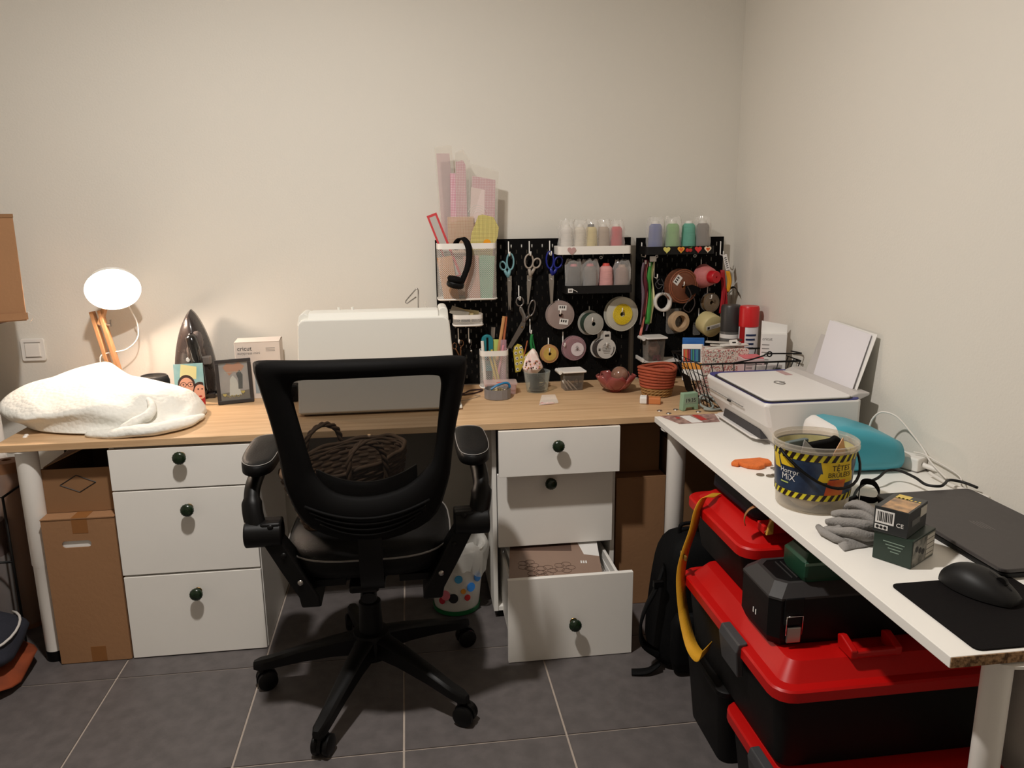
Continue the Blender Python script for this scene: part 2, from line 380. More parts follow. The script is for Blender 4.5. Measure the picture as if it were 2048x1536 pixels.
bx = MB(); slabhole(bx, -1.089, -.997, .391, .419, ho, 2.370, 2.373)
bx.box(-1.138, -.926, 2.370, 2.373, .003, .391).box(-1.138, -.926, 2.370, 2.373, .419, .487).box(-1.138, -1.089, 2.370, 2.373, .391, .419).box(-.997, -.926, 2.370, 2.373, .391, .419)
bx.box(-1.138, -1.135, 2.373, 2.86, .003, .487).box(-.929, -.926, 2.373, 2.86, .003, .487).box(-1.135, -.929, 2.857, 2.86, .003, .487).box(-1.135, -.929, 2.373, 2.857, 0, .003)
bd = pw('box_body', bx, cardb, t)
pw('top_flap', MB().box(-1.139, -.925, 2.368, 2.612, .487, .490), cardb, t)
pw('top_flap', MB().box(-1.139, -.925, 2.616, 2.86, .487, .490), cardb, t)
pw('tape', MB().box(-1.05, -1.005, 2.3693, 2.370, .44, .49).box(-1.05, -1.005, 2.369, 2.86, .490, .4908), tapeb, t)
pw('tape', MB().box(-1.045, -1.0, 2.3693, 2.370, .004, .055), tapeb, t)
pw('white_content', MB().box(-1.12, -.94, 2.376, 2.80, .01, .44), paper, t)
t = thing('cardboard_box', 'open cardboard box with a printed diamond on top of the tall box', 'box', (-1.03, 2.62, .491))
m = MB().box(-1.139, -.925, 2.422, 2.425, .4915, .632).box(-1.139, -1.136, 2.425, 2.80, .4915, .632).box(-.928, -.925, 2.425, 2.80, .4915, .632).box(-1.136, -.928, 2.797, 2.80, .4915, .632).box(-1.136, -.928, 2.425, 2.797, .4915, .4945)
pw('box_body', m, cardd, t)
pw('flap', MB().prism([(-1.139, .632), (-1.139, .635), (-.995, .704), (-.99, .70)], 2.44, 2.79, 'y'), cardd, t)
pw('flap', MB().add([(-1.13, 2.80, .632), (-.93, 2.80, .632), (-.93, 2.86, .70), (-1.13, 2.86, .70), (-1.13, 2.803, .63), (-.93, 2.803, .63), (-.93, 2.863, .70), (-1.13, 2.863, .70)], [(0, 1, 2, 3), (4, 7, 6, 5), (0, 4, 5, 1), (1, 5, 6, 2), (2, 6, 7, 3), (3, 7, 4, 0)]), cardd, t)
dm = MB(); D = [(-1.09, .580), (-1.04, .610), (-.985, .585), (-1.035, .555)]
for i in range(4): dm.tube([(D[i][0], 2.4215, D[i][1]), (D[(i + 1) % 4][0], 2.4215, D[(i + 1) % 4][1])], .0014, 4)
pw('diamond_print', dm, ink, t)
# cartons right of the cabinet
def carton(label, x0, x1, y0, y1, z0, z1, tape=True, m=cardb):
    t = thing('cardboard_box', label, 'box', ((x0 + x1) / 2, (y0 + y1) / 2, z0))
    pw('box_body', MB().box(x0, x1, y0, y1, z0, z1 - .004), m, t, bevel=.002)
    c = (y0 + y1) / 2
    pw('top_flap', MB().box(x0, x1, y0, c - .002, z1 - .004, z1), m, t); pw('top_flap', MB().box(x0, x1, c + .002, y1, z1 - .004, z1), m, t)
    if tape: pw('tape', MB().box((x0 + x1) / 2 - .025, (x0 + x1) / 2 + .025, y0 - .0006, y0, z1 - .09, z1), tapeb, t)
    return t
carton('cardboard box on the floor right of the open-drawer cabinet', .69, .868, 2.475, 2.86, 0, .482, False)
carton('smaller cardboard box stacked under the oak desk beside the open-drawer cabinet', .70, .86, 2.53, 2.85, .484, .66, False, cardd)
carton('wide cardboard box far under the desk corner behind the white leg', .885, 1.20, 2.50, 2.85, 0, .60, True, cardd)
# box on the shelf at the far left
t = thing('shelf_unit', 'dark brown shelf at the left picture edge carrying a carton', 'shelf', (-1.62, 2.62, 0))
dbrown = mat('dark_brown_wood', (74, 48, 34), .5, var=.2, vscale=6, stretch=(1, 8, 8))
pw('shelf_board', MB().box(-2.0, -1.345, 2.63, 2.80, 1.045, 1.063), dbrown, t)
pw('shelf_board', MB().box(-2.0, -1.50, 2.66, 2.96, .25, .268), dbrown, t)
for x in (-1.98, -1.53):
    for y in (2.68, 2.94): pw('post', MB().box(x - .015, x + .015, y - .015, y + .015, 0, 1.045), dbrown, t)
t = thing('cardboard_box', 'cardboard box on the shelf at the upper left picture edge', 'box', (-1.222, 2.66, 1.0635), rz=radians(27))
part('box_body', MB().prism([(-.55, 0), (-.002, 0), (0, .335), (-.55, .335)], 0, .20, 'y'), cardb, t, bevel=.002)
part('bottom_flap', MB().box(-.55, .002, -.004, -.0005, .004, .026), cardb, t); part('lid_edge', MB().box(-.55, .001, -.002, .0, .325, .336), cardd, t)
part('torn_tape', MB().ribbon(spline([(.002, -.002, .03), (.012, -.002, .018), (.014, -.002, .006), (.004, -.002, -.007)], 4), (0, .012, 0), .0006), clearp, t)
# rolls, white roll, cloth pile
def roll(label, x, y, r, z1, z0=0, m=None, lean=0, bands=()):
    t = thing('fabric_roll', label, 'fabric roll', (x, y, z0), rot=(0, radians(lean), 0), group='rolls standing left of the desk')
    part('roll', MB().lathe([(0, 0), (r, 0), (r, z1 - z0 - .003), (r * .35, z1 - z0), (r * .33, z1 - z0 - .02), (0, z1 - z0 - .02)], 24), m, t, smooth=40)
    for a, b, mm in bands:
        part('plastic_wrap', MB().lathe([(r + .002, a), (r + .005, a + .01), (r + .003, (a + b) / 2), (r + .005, b - .01), (r + .002, b)], 24).jit(.004, 30, a), mm, t, smooth=180)
rollb = mat('brown_paper_roll', (140, 96, 64), .7, var=.15, vscale=5); rollg = mat('grey_fabric_roll', (104, 88, 84), .85, var=.2, vscale=12); rolld = mat('dark_brown_fabric', (84, 58, 40), .8, var=.3, vscale=25)
roll('white paper roll standing behind the left end of the desk', -1.505, 2.86, .05, 1.0, 0, paper)
roll('brown paper roll standing left of the desk leg', -1.352, 2.66, .042, .60, 0, rollb, 0, ((.02, .56, clearp),))
roll('grey fabric roll in clear wrap standing left of the desk leg', -1.41, 2.58, .048, .42, 0, rollg, 1, ((.02, .30, clearp),))
roll('dark patterned fabric roll behind the desk leg', -1.255, 2.67, .04, .55, 0, rolld, -1, ((.02, .5, clearp),))
single('wire_rack', MB().tube([(-.09, -.07, 0), (-.09, -.07, .52), (.065, -.07, .52), (.065, -.07, 0)], .004, 6).tube([(-.01, -.07, .0), (-.01, -.07, .52)], .004, 6).tube([(-.09, -.07, .3), (.065, -.07, .3)], .004, 6).tube([(-.09, .14, .0), (-.09, .14, .52), (.065, .14, .52), (.065, .14, 0)], .004, 6).tube([(.065, -.07, .52), (.065, .14, .52)], .004, 6).tube([(-.09, -.07, .52), (-.09, .14, .52)], .004, 6),
       blackw, 'black wire rack holding rolls left of the desk leg', 'wire rack', (-1.37, 2.58, 0), smooth=180)
t = thing('shoulder_bag', 'navy bag with orange lower edge on the floor at the left picture edge', 'bag', (-1.40, 2.30, 0))
def blob(rx, ry, z0, z1, seed, amp=.02, n=28, prof=None):
    rings = []; K = 10
    for k in range(K + 1):
        u = k / K; z = z0 + (z1 - z0) * u; s = (sin(pi * (.08 + .84 * u)) ** .45) if not prof else prof(u)
        ring = []
        for i in range(n):
            a = 2 * pi * i / n; q = 1 + amp * 8 * noise.noise(Vector((cos(a) * 1.7 + seed, sin(a) * 1.7, u * 2.5)))
            ring.append((rx * s * cos(a) * q, ry * s * sin(a) * q, z + amp * noise.noise(Vector((cos(a) * 2, sin(a) * 2 + seed, u * 3)))))
        rings.append(ring)
    return MB().loft(rings)
navy = mat('navy_fabric', (36, 38, 50), .85, var=.25, vscale=10, bump=.3, bscale=120); rust = mat('rust_orange_fabric', (140, 62, 26), .8, var=.4, vscale=14)
part('bag_body', blob(.19, .17, .055, .20, 3), navy, t, smooth=180)
part('orange_base', blob(.20, .18, 0.004, .075, 3), rust, t, smooth=180)
part('piping', MB().tube([(.18 * cos(radians(a)), .16 * sin(radians(a)), .165 + .01 * sin(radians(3 * a))) for a in range(-150, 60, 10)], .004, 6), mat('white_piping', (200, 195, 190), .6), t, smooth=180)
single('cloth', blob(.12, .10, 0, .05, 9, .03), mat('pink_cloth', (190, 160, 162), .9, var=.3, vscale=20), 'pink patterned cloth lying on the navy bag', 'cloth', (-1.44, 2.31, .197), smooth=180)
single('cable', MB().tube(spline([(-1.20, 2.56, .006), (-1.225, 2.53, .006), (-1.215, 2.50, .006), (-1.18, 2.50, .006), (-1.16, 2.60, .006), (-1.15, 2.88, .006)], 6), .0045, 6), whitep, 'white cable loop on the floor behind the left desk leg', 'cable', smooth=180)
single('cable', MB().tube(spline([(-1.12, 2.80, .70), (-1.12, 2.80, .66), (-1.16, 2.80, .655), (-1.20, 2.80, .645), (-1.225, 2.80, .60), (-1.22, 2.80, .45), (-1.21, 2.88, .2), (-1.21, 2.93, .006)], 6), .0045, 6), blackw, 'black cable looping down behind the left desk leg', 'cable', smooth=180)

# ================================================================ office chair
CX, CY = -.150, 2.12
t = thing('office_chair', 'black mesh-back office chair seen from behind', 'chair', (CX, CY, 0))
XC = -.123
def by(x, z): return 1.865 - .05 * (z - .6) / .45 + .07 * ((x - XC) / .26) ** 2
O = [(-.365, 1.046), (-.25, 1.051), (-.123, 1.053), (.0, 1.050), (.118, 1.042), (.137, 1.02), (.126, .95), (.108, .87), (.096, .80), (.080, .70), (.030, .605), (-.12, .566), (-.270, .605), (-.325, .70), (-.338, .80), (-.352, .89), (-.372, .98), (-.381, 1.025)]
I = [(-.272, 1.0), (-.2, 1.004), (-.123, 1.006), (-.03, 1.005), (.053, 1.0), (.069, .985), (.066, .94), (.058, .87), (.050, .81), (.033, .765), (-.03, .715), (-.12, .697), (-.2, .71), (-.245, .755), (-.258, .80), (-.272, .87), (-.285, .94), (-.288, .98)]
so = spline([(a, b, 0) for a, b in O], 4, True); si = spline([(a, b, 0) for a, b in I], 4, True)
rings = []
for (a, b) in zip(so, si):
    pa = Vector((a[0], 0, a[1])); pb = Vector((b[0], 0, b[1])); row = []
    prof = ((0, .010), (.12, -.012), (.35, -.020), (.7, -.018), (.93, -.008), (1, .006), (.9, .016), (.5, .02), (.1, .018))
    for u, d in prof:
        q = pa.lerp(pb, u); row.append((q.x, by(q.x, q.z) + d, q.z))
    rings.append(row)
frame = pw('back_frame', MB().loft(rings, cap=False, closed=True), blackm, t, smooth=180)
# mesh fabric (see-through weave) filling the frame
fab = bpy.data.materials.new('black_mesh_weave'); fab.use_nodes = True
_n = fab.node_tree.nodes; _l = fab.node_tree.links; _p = _n['Principled BSDF']; _p.inputs['Base Color'].default_value = (.006, .0055, .0055, 1); _p.inputs['Specular IOR Level'].default_value = .15; _p.inputs['Roughness'].default_value = .8
_t = _n.new('ShaderNodeBsdfTransparent'); _x = _n.new('ShaderNodeMixShader'); _c = _n.new('ShaderNodeTexCoord'); _w = _n.new('ShaderNodeTexWave'); _w.inputs['Scale'].default_value = 260; _w.bands_direction = 'Z'
_m = _n.new('ShaderNodeMapRange'); _m.inputs['To Min'].default_value = .70; _m.inputs['To Max'].default_value = .82
_l.new(_c.outputs['Object'], _w.inputs['Vector']); _l.new(_w.outputs[0], _m.inputs[0]); _l.new(_m.outputs[0], _x.inputs[0])
_l.new(_t.outputs[0], _x.inputs[1]); _l.new(_p.outputs[0], _x.inputs[2]); _l.new(_x.outputs[0], _n['Material Output'].inputs[0])
cxx, czz = -.11, .86; rings = []
for s in (1.02, .8, .6, .4, .2, .02):
    rings.append([(cxx + (p[0] - cxx) * s, by(cxx + (p[0] - cxx) * s, czz + (p[1] - czz) * s) + .004, czz + (p[1] - czz) * s) for p in si])
pw('mesh_panel', MB().loft(rings, cap=False), fab, t, smooth=180)
# lumbar ribs on the lower band, and lower pad in front of it
for k in range(4):
    z0 = .668 - .015 * k; hw = .155 - .012 * k
    pts = [(XC + hw * u, by(XC + hw * u, z0) - .022, z0 - .032 * (1 - u * u) + .01) for u in [i / 10 for i in range(-10, 11)]]
    pw('lumbar_rib', MB().tube(pts, .004, 6), blackm, t, smooth=180)
pts = [(XC + .125 * u, by(XC + .125 * u, .75) + .035, .735 - .035 * (1 - u * u)) for u in [i / 10 for i in range(-10, 11)]]
pw('lumbar_pad', MB().ribbon(pts, (0, .004, .05), .012), black, t, smooth=180)
def sq(rx, ry, z, e=3.2, n=40, cx=XC - .012, cy=2.155):
    o = []
    for i in range(n):
        a = 2 * pi * i / n; c, s_ = cos(a), sin(a)
        o.append((cx + rx * abs(c) ** (2 / e) * (1 if c > 0 else -1), cy + ry * abs(s_) ** (2 / e) * (1 if s_ > 0 else -1), z))
    return o
leath = mat('black_leatherette', (11, 10, 10), .55, bump=.15, bscale=200, spec=.16)
pw('seat_cushion', MB().loft([sq(.18, .19, .432), sq(.215, .230, .445), sq(.228, .245, .475), sq(.226, .243, .500), sq(.205, .222, .522), sq(.14, .15, .533), sq(.03, .03, .536)]), leath, t, smooth=180)
pw('seat_piping', MB().tube(sq(.2275, .2445, .500), .0026, 6, True), mat('grey_piping', (120, 116, 112), .4), t, smooth=180)
pw('seat_pan', MB().loft([sq(.15, .16, .420), sq(.19, .20, .436)]), black, t, smooth=40)
pw('mechanism', MB().box(CX - .06, CX + .06, 2.03, 2.25, .385, .427).box(CX - .04, CX + .04, 1.93, 2.04, .395, .42), black, t, bevel=.008)
pw('back_bracket', MB().ribbon(spline([(XC, 2.0, .41), (XC, 1.90, .43), (XC, 1.865, .50), (XC, 1.862, .62)], 5), (.06, 0, 0), .012), black, t, smooth=40)
pw('tilt_knob', MB().cyl((CX + .01, 1.94, .375), (CX + .01, 1.985, .395), .022, n=14), black, t, smooth=40)
pw('height_lever', MB().tube([(CX + .05, 2.12, .405), (CX + .17, 2.12, .40), (CX + .24, 2.12, .392)], .005, 6), black, t, smooth=180)
pw('gas_column', MB().lathe([(.022, .40), (.022, .28), (.032, .275), (.036, .15)], 20, T3((CX, CY, 0))), black, t, smooth=40)
pw('hub', MB().lathe([(.03, .185), (.052, .18), (.058, .15), (.05, .10), (.03, .095)], 24, T3((CX, CY, 0)), cap=True), black, t, smooth=40)
for k, ang in enumerate((175, 248, 319, 32, 104)):
    a = radians(ang); d = Vector((cos(a), sin(a), 0)); s_ = Vector((-sin(a), cos(a), 0)); C0 = Vector((CX, CY, 0)); R = .33
    def P(r, off, z): return tuple(C0 + d * r + s_ * off + Vector((0, 0, z)))
    rg = []
    for r, wd, zt, th in ((.03, .030, .178, .06), (.12, .025, .158, .048), (.22, .021, .130, .038), (.30, .018, .105, .032), (.335, .017, .097, .03), (.352, .010, .090, .022)):
        rg.append([P(r, -wd, zt - th), P(r, wd, zt - th), P(r, wd, zt - .008), P(r, wd * .6, zt), P(r, -wd * .6, zt), P(r, -wd, zt - .008)])
    pw('base_leg', MB().loft(rg), black, t, smooth=40)
    sw = radians((20, 70, -30, 15, 100)[k]); e = Vector((cos(sw), sin(sw), 0)); f = Vector((-sin(sw), cos(sw), 0)); cc = C0 + d * R + e * .012
    cs = pw('caster', MB().lathe([(.011, .085), (.011, .055)], 10, T3(C0 + d * R), cap=True), black, t, smooth=40)
    for sgn in (-1, 1):
        c0 = cc + f * sgn * .007 + Vector((0, 0, .029)); c1 = cc + f * sgn * .026 + Vector((0, 0, .029))
        M = T3(c0) @ (c1 - c0).to_track_quat('Z', 'Y').to_matrix().to_4x4()
        wl = pw('wheel', MB().lathe([(0, 0), (.026, 0), (.029, .004), (.029, .015), (.022, .019), (0, .0195)], 22, M), black, t, smooth=40); wl.parent = cs
    hd = pw('caster_hood', MB().prism([(.031 * cos(radians(q)), .029 + .033 * sin(radians(q))) for q in range(-10, 191, 20)], -.005, .005, 'y', T3(cc) @ Matrix.Rotation(sw, 4, 'Z')), black, t); hd.parent = cs
for sx in (-1, 1):
    def X(x): return XC + .012 + sx * (x - XC - .012) * -1 if sx > 0 else x
    mx = lambda p: (p[0] if sx < 0 else 2 * (XC - .005) - p[0], p[1], p[2])
    padp = spline([(-.448, 2.0, 0), (-.415, 1.972, 0), (-.382, 1.995, 0), (-.372, 2.06, 0), (-.372, 2.18, 0), (-.38, 2.235, 0), (-.415, 2.25, 0), (-.452, 2.23, 0), (-.462, 2.16, 0), (-.462, 2.06, 0)], 4, True)
    cxp = (-.418, 2.11)
    def ring(s, z): return [mx((cxp[0] + (p[0] - cxp[0]) * s, cxp[1] + (p[1] - cxp[1]) * s, z + .03 * (p[1] - 2.1))) for p in padp]
    pd = pw('armrest_pad', MB().loft([ring(.85, .722), ring(1, .728), ring(1.0, .748), ring(.95, .757), ring(.75, .762), ring(.3, .763)]), leath, t, smooth=180)
    st = pw('stitching', MB().tube(ring(.965, .7565), .0009, 4, True), mat('grey_thread', (150, 146, 142), .6), t); st.parent = pd
    arm = [mx(p) for p in spline([(-.42, 2.18, .712), (-.428, 2.08, .700), (-.432, 2.01, .675), (-.428, 1.972, .63), (-.415, 1.955, .575)], 5)]
    pw('arm', MB().tube(arm, [.017] * 5 + [.020] * 8 + [.025] * (len(arm) - 13), 10, flat=1.2), black, t, smooth=180)
    p0, p1 = mx((-.447, 1.955, .575)), mx((-.352, 1.955, .575))
    pw('arm_pivot', MB().cyl(p0, p1, .036, n=24), black, t, smooth=40, bevel=.004)
    m = MB().loft([[mx(p) for p in ((-.405 + k[0], 1.93, k[1]), (-.352 + k[0], 1.93, k[1]), (-.352 + k[0], 1.985 + k[2], k[1]), (-.405 + k[0], 1.985 + k[2], k[1]))] for k in ((0, .61, 0), (0, .56, 0), (.045, .47, .03), (.085, .395, .06), (.09, .365, .06))])
    pw('arm_strut', m, black, t, smooth=35, bevel=.006)
    pw('strut_foot', MB().box(min(mx((-.32, 0, 0))[0], mx((-.20, 0, 0))[0]), max(mx((-.32, 0, 0))[0], mx((-.20, 0, 0))[0]), 1.97, 2.06, .405, .424), black, t)
    for dz, dx in ((.60, 0), (.52, .028), (.44, .065)):
        c = mx((-.378 + dx, 1.928, dz)); pw('bolt', MB().lathe([(0, .004), (.006, .003), (.008, 0)], 10, T3(c) @ RX(90)), steel if dz < .5 else black, t, smooth=60)

# wicker basket on the seat
wick = mat('brown_wicker', (96, 72, 50), .75, var=.4, vscale=40)
BM = T3((-.185, 2.165, .537)) @ RZ(32) @ RX(0) @ RY(-4)
t = thing('wicker_basket', 'brown oval wicker basket with two rope handles on the office chair', 'basket', (0, 0, 0)); t.matrix_world = BM; t.location = (-.185, 2.165, .537); t.rotation_euler = (0, radians(-6), radians(32))
W, Dp, H = .185, .125, .17
def ell(s, z, n=72, wob=0, ph=0): return [((W * s) * cos(2 * pi * i / n) * (1 + wob * (1 if (i + ph) % 4 < 2 else -1)), (Dp * s) * sin(2 * pi * i / n) * (1 + wob * 1.3 * (1 if (i + ph) % 4 < 2 else -1)), z) for i in range(n)]
for k in range(14):
    z = .014 + k * (H - .03) / 13; part('woven_strand', MB().tube(ell(.80 + .19 * k / 13, z, wob=.012, ph=2 * (k % 2)), .0062, 6, True), wick, t, smooth=180)
st = MB()
for i in range(36):
    a = 2 * pi * i / 36; st.tube([(W * .80 * cos(a), Dp * .80 * sin(a), .008), (W * .99 * cos(a), Dp * .99 * sin(a), H - .01)], .0035, 5)
part('stakes', st, wick, t, smooth=180)
part('base', MB().prism([(p[0], p[1]) for p in ell(.82, 0, 48)], .0, .010), wick, t)
part('woven_lining', MB().loft([ell(.76, .011), ell(.775, .03), ell(.955, H - .02)], cap=False), wick, t, smooth=180)
for k in range(3): part('rim', MB().tube([(p[0], p[1], p[2] + .003 * sin(i * .9 + k * 2.1)) for i, p in enumerate(ell(.99 + .012 * k, H - .012 + .008 * k))], .006, 6, True), wick, t, smooth=180)
def rope(pts, r, tw=.5):
    m = MB()
    for ph in (0, 2.1, 4.2):
        m.tube([tuple(Vector(p) + Vector((cos(i * tw + ph) * r * .55, sin(i * tw + ph) * r * .55, sin(i * tw + ph + 1) * r * .4))) for i, p in enumerate(pts)], r * .62, 6)
    return m
for sy in (-1, 1):
    hp = spline([(-.055, sy * Dp * .98, H - .06), (-.057, sy * Dp * 1.05, H), (-.045, sy * Dp * 1.02, H + .05), (0, sy * Dp * .98, H + .075), (.045, sy * Dp * 1.02, H + .05), (.057, sy * Dp * 1.05, H), (.055, sy * Dp * .98, H - .06)], 9)
    part('rope_handle', rope(hp, .008), wick, t, smooth=180)

# waste bin
t = thing('waste_bin', 'white waste bin printed with coloured dots lined with a clear bag', 'waste bin', (.128, 2.56, 0))
binm = mat('white_bin_plastic', (225, 220, 212), .45)
part('bin_body', MB().lathe([(0, .004), (.078, .004), (.082, .03), (.105, .24), (.108, .245), (.102, .24), (.078, .012), (0, .012)], 32), binm, t, smooth=40)
part('green_base_band', MB().lathe([(.079, .004), (.0835, .004), (.0852, .020), (.083, .020)], 32), mat('green_print', (24, 110, 60), .45), t, smooth=40)
for a, z, r, c, nm in ((-60, .11, .016, (40, 120, 200), 'blue'), (-78, .10, .009, (230, 150, 40), 'yellow'), (-42, .14, .017, (50, 130, 210), 'blue2'), (-68, .072, .011, (205, 30, 35), 'red'), (-100, .075, .017, (30, 28, 30), 'black'), (-118, .085, .018, (225, 120, 135), 'pink'), (-128, .06, .012, (200, 40, 60), 'crimson'), (-88, .15, .014, (60, 150, 200), 'sky')):
    R = .083 + .105 * z; ar = radians(a)
    part('dot', MB().prism(circ(r, 18), -.0016, .0014, 'z', T3((R * cos(ar), R * sin(ar), z)) @ RZ(a) @ RY(84)), mat('dot_' + nm, c, .45), t)
bag = []
for k, (r, z) in enumerate(((.112, .165), (.115, .20), (.114, .24), (.110, .262), (.098, .275), (.085, .262), (.08, .2))):
    bag.append([((r + .006 * sin(7 * a + k) + .004 * sin(13 * a + 2 * k)) * cos(a), (r + .006 * sin(7 * a + k) + .004 * sin(13 * a + 2 * k)) * sin(a), z + .018 * sin(3 * a) + .008 * sin(9 * a + k)) for a in [2 * pi * i / 40 for i in range(40)]])
part('bin_bag', MB().loft(bag, cap=False), clear('frosted_bag', (225, 222, 216), .42, .3), t, smooth=180)
# ================================================================ oak desk, left part
# quilted fabric heap
quilt = mat('quilted_white_fabric', (232, 230, 222), .9)
_nt = quilt.node_tree; _N = _nt.nodes; _L = _nt.links
_v = _N.new('ShaderNodeTexVoronoi'); _v.inputs['Scale'].default_value = 78; _tc = _N.new('ShaderNodeTexCoord'); _b = _N.new('ShaderNodeBump'); _b.inputs['Strength'].default_value = .4; _b.inputs['Distance'].default_value = .004; _b.invert = True
_L.new(_tc.outputs['Object'], _v.inputs['Vector']); _L.new(_v.outputs[0], _b.inputs['Height']); _L.new(_b.outputs[0], _N['Principled BSDF'].inputs['Normal'])
ST = [(-1.345, [(2.625, .762), (2.620, .768), (2.618, .774), (2.625, .780), (2.64, .783), (2.66, .782), (2.675, .776), (2.67, .765)]),
      (-1.29, [(2.60, .775), (2.56, .783), (2.535, .790), (2.545, .810), (2.60, .828), (2.68, .836), (2.735, .805), (2.74, .765)]),
      (-1.235, [(2.57, .737), (2.52, .765), (2.485, .787), (2.495, .815), (2.58, .842), (2.70, .856), (2.775, .825), (2.785, .737)]),
      (-1.17, [(2.50, .7335), (2.485, .765), (2.455, .785), (2.465, .803), (2.55, .838), (2.70, .872), (2.785, .855), (2.80, .7335)]),
      (-1.10, [(2.465, .732), (2.47, .76), (2.455, .788), (2.49, .812), (2.56, .842), (2.70, .888), (2.785, .880), (2.81, .732)]),
      (-1.03, [(2.44, .732), (2.455, .765), (2.445, .80), (2.475, .823), (2.58, .853), (2.70, .898), (2.775, .885), (2.81, .732)]),
      (-.96, [(2.43, .732), (2.45, .758), (2.445, .80), (2.475, .825), (2.58, .848), (2.70, .850), (2.77, .842), (2.80, .732)]),
      (-.90, [(2.425, .732), (2.445, .752), (2.45, .79), (2.50, .822), (2.58, .843), (2.69, .842), (2.76, .832), (2.79, .732)]),
      (-.85, [(2.42, .732), (2.455, .748), (2.475, .79), (2.515, .835), (2.57, .842), (2.67, .838), (2.755, .824), (2.785, .732)]),
      (-.805, [(2.415, .732), (2.43, .742), (2.47, .758), (2.525, .805), (2.575, .828), (2.66, .828), (2.745, .808), (2.775, .732)]),
      (-.76, [(2.44, .732), (2.445, .744), (2.49, .760), (2.545, .785), (2.59, .806), (2.66, .812), (2.73, .795), (2.755, .732)]),
      (-.72, [(2.51, .732), (2.512, .745), (2.54, .762), (2.58, .773), (2.62, .779), (2.67, .775), (2.71, .76), (2.725, .732)]),
      (-.698, [(2.575, .732), (2.577, .738), (2.59, .744), (2.61, .748), (2.63, .749), (2.65, .747), (2.66, .742), (2.665, .732)])]
cols = [spline([(x, p[k][0], p[k][1]) for x, p in ST], 5) for k in range(8)]
rings = []
for i in range(len(cols[0])):
    prof_ = spline([c[i] for c in cols], 5); row = []
    for p in prof_:
        q = Vector(p); lift = min(1, max(0, (q.z - .735) / .04))
        cr = (.5 - abs(noise.noise(Vector((q.x * 9 + q.y * 7, q.y * 5 - q.x * 4, 3))))) * .014 + noise.noise(Vector((q.x * 22, q.y * 9, q.z * 20))) * .005 - .004
        row.append((q.x, q.y + noise.noise(Vector((q.x * 16, q.z * 30, 5))) * .006 * lift, max(DZ + .0015, q.z + cr * lift)))
    rings.append(row)
t = thing('quilted_cover', 'heap of white quilted fabric cover on the left end of the oak desk', 'fabric', (-1.0, 2.62, DZ))
pw('crumpled_cover', MB().loft(rings), quilt, t, sub=1)
lw = spline([(-.995, 2.432, .737), (-.93, 2.412, .741), (-.86, 2.402, .747), (-.79, 2.412, .749), (-.735, 2.455, .749), (-.708, 2.53, .746), (-.70, 2.60, .740)], 6)
pw('lower_layer', MB().tube(lw, [.005 + .013 * sin(pi * (i + .5) / len(lw)) ** .6 for i in range(len(lw))], 10, flat=1.7).jit(.004, 22), quilt, t, smooth=180)
gf = spline([(-.898, 2.415, .752), (-.875, 2.425, .762), (-.84, 2.445, .772), (-.815, 2.475, .79), (-.83, 2.51, .812), (-.86, 2.53, .83)], 6)
pw('gathered_fold', MB().tube(gf, [.004 + .012 * sin(pi * (i + .5) / len(gf)) for i in range(len(gf))], 8).jit(.004, 40), quilt, t, smooth=180)

# desk lamp
beech = woodmat('beech_wood', (198, 148, 104), (164, 112, 70), .5, (14, 14, 1.2))
LB = Vector((-1.05, 2.905, DZ)); A = Vector((.30, -.775, -.555)).normalized(); LO = Vector((-1.018, 2.845, 1.140))
t = thing('desk_lamp', 'wooden desk lamp with white shade switched on, behind the fabric heap', 'lamp', tuple(LB))
pw('base', MB().lathe([(0, 0), (.075, 0), (.078, .004), (.078, .018), (.074, .022), (0, .022)], 32, T3(LB)), beech, t, smooth=40)
a0, a1 = LB + Vector((0, 0, .02)), Vector((-1.105, 2.905, 1.062)); u = (a1 - a0).normalized(); sd = Vector((1, 0, 0)); sd = (sd - u * sd.dot(u)).normalized(); fw = u.cross(sd)
def beam(p0, p1, wx, wy, off=0):
    d = (p1 - p0).normalized(); s1 = (Vector((1, 0, 0)) - d * d.x).normalized(); s2 = d.cross(s1)
    return MB().loft([[tuple(p + s1 * (off + a * wx / 2) + s2 * b * wy / 2) for a, b in ((-1, -1), (1, -1), (1, 1), (-1, 1))] for p in (p0, p1)])
for s_ in (-.014, .014): pw('arm_slat', beam(a0, a1, .012, .03, s_), beech, t, bevel=.001)
pw('arm_spacer', beam(a0, a0 + u * .07, .016, .028), beech, t); 
b0 = a1 - u * .05; b1 = LO - A * .075 + Vector((-.004, .012, -.012))
pw('upper_arm', beam(b0, b1, .014, .026), beech, t, bevel=.001)
pw('wing_bolt', MB().cyl(b0 + Vector((-.025, 0, 0)), b0 + Vector((.034, 0, 0)), .005, n=10).cb(tuple(b0 + Vector((.036, 0, .004))), (.004, .008, .024)), steel, t)
LM = T3(LO) @ (-A).to_track_quat('Z', 'Y').to_matrix().to_4x4()
shadem = mat('white_shade_enamel', (240, 236, 228), .4)
pw('shade', MB().lathe([(.089, 0), (.0895, .001), (.082, .022), (.064, .046), (.034, .066), (.022, .070), (.020, .092), (.0, .094), (.0, .090), (.018, .088), (.018, .068), (.032, .063), (.061, .044), (.079, .021), (.0865, .001), (.089, 0)], 40, LM), shadem, t, smooth=60)
pw('bulb_socket', MB().lathe([(.0, .052), (.014, .052), (.016, .068), (0, .068)], 16, LM), whitep, t, smooth=50)
BR = .028
bulbm = mat('lit_bulb_glass', tuple(c for c in LAMP_COL), .4, emit=LAMP_POWER / (4 * pi * pi * BR * BR))
bulbm.node_tree.nodes['Principled BSDF'].inputs['Emission Color'].default_value = (*LAMP_COL, 1)
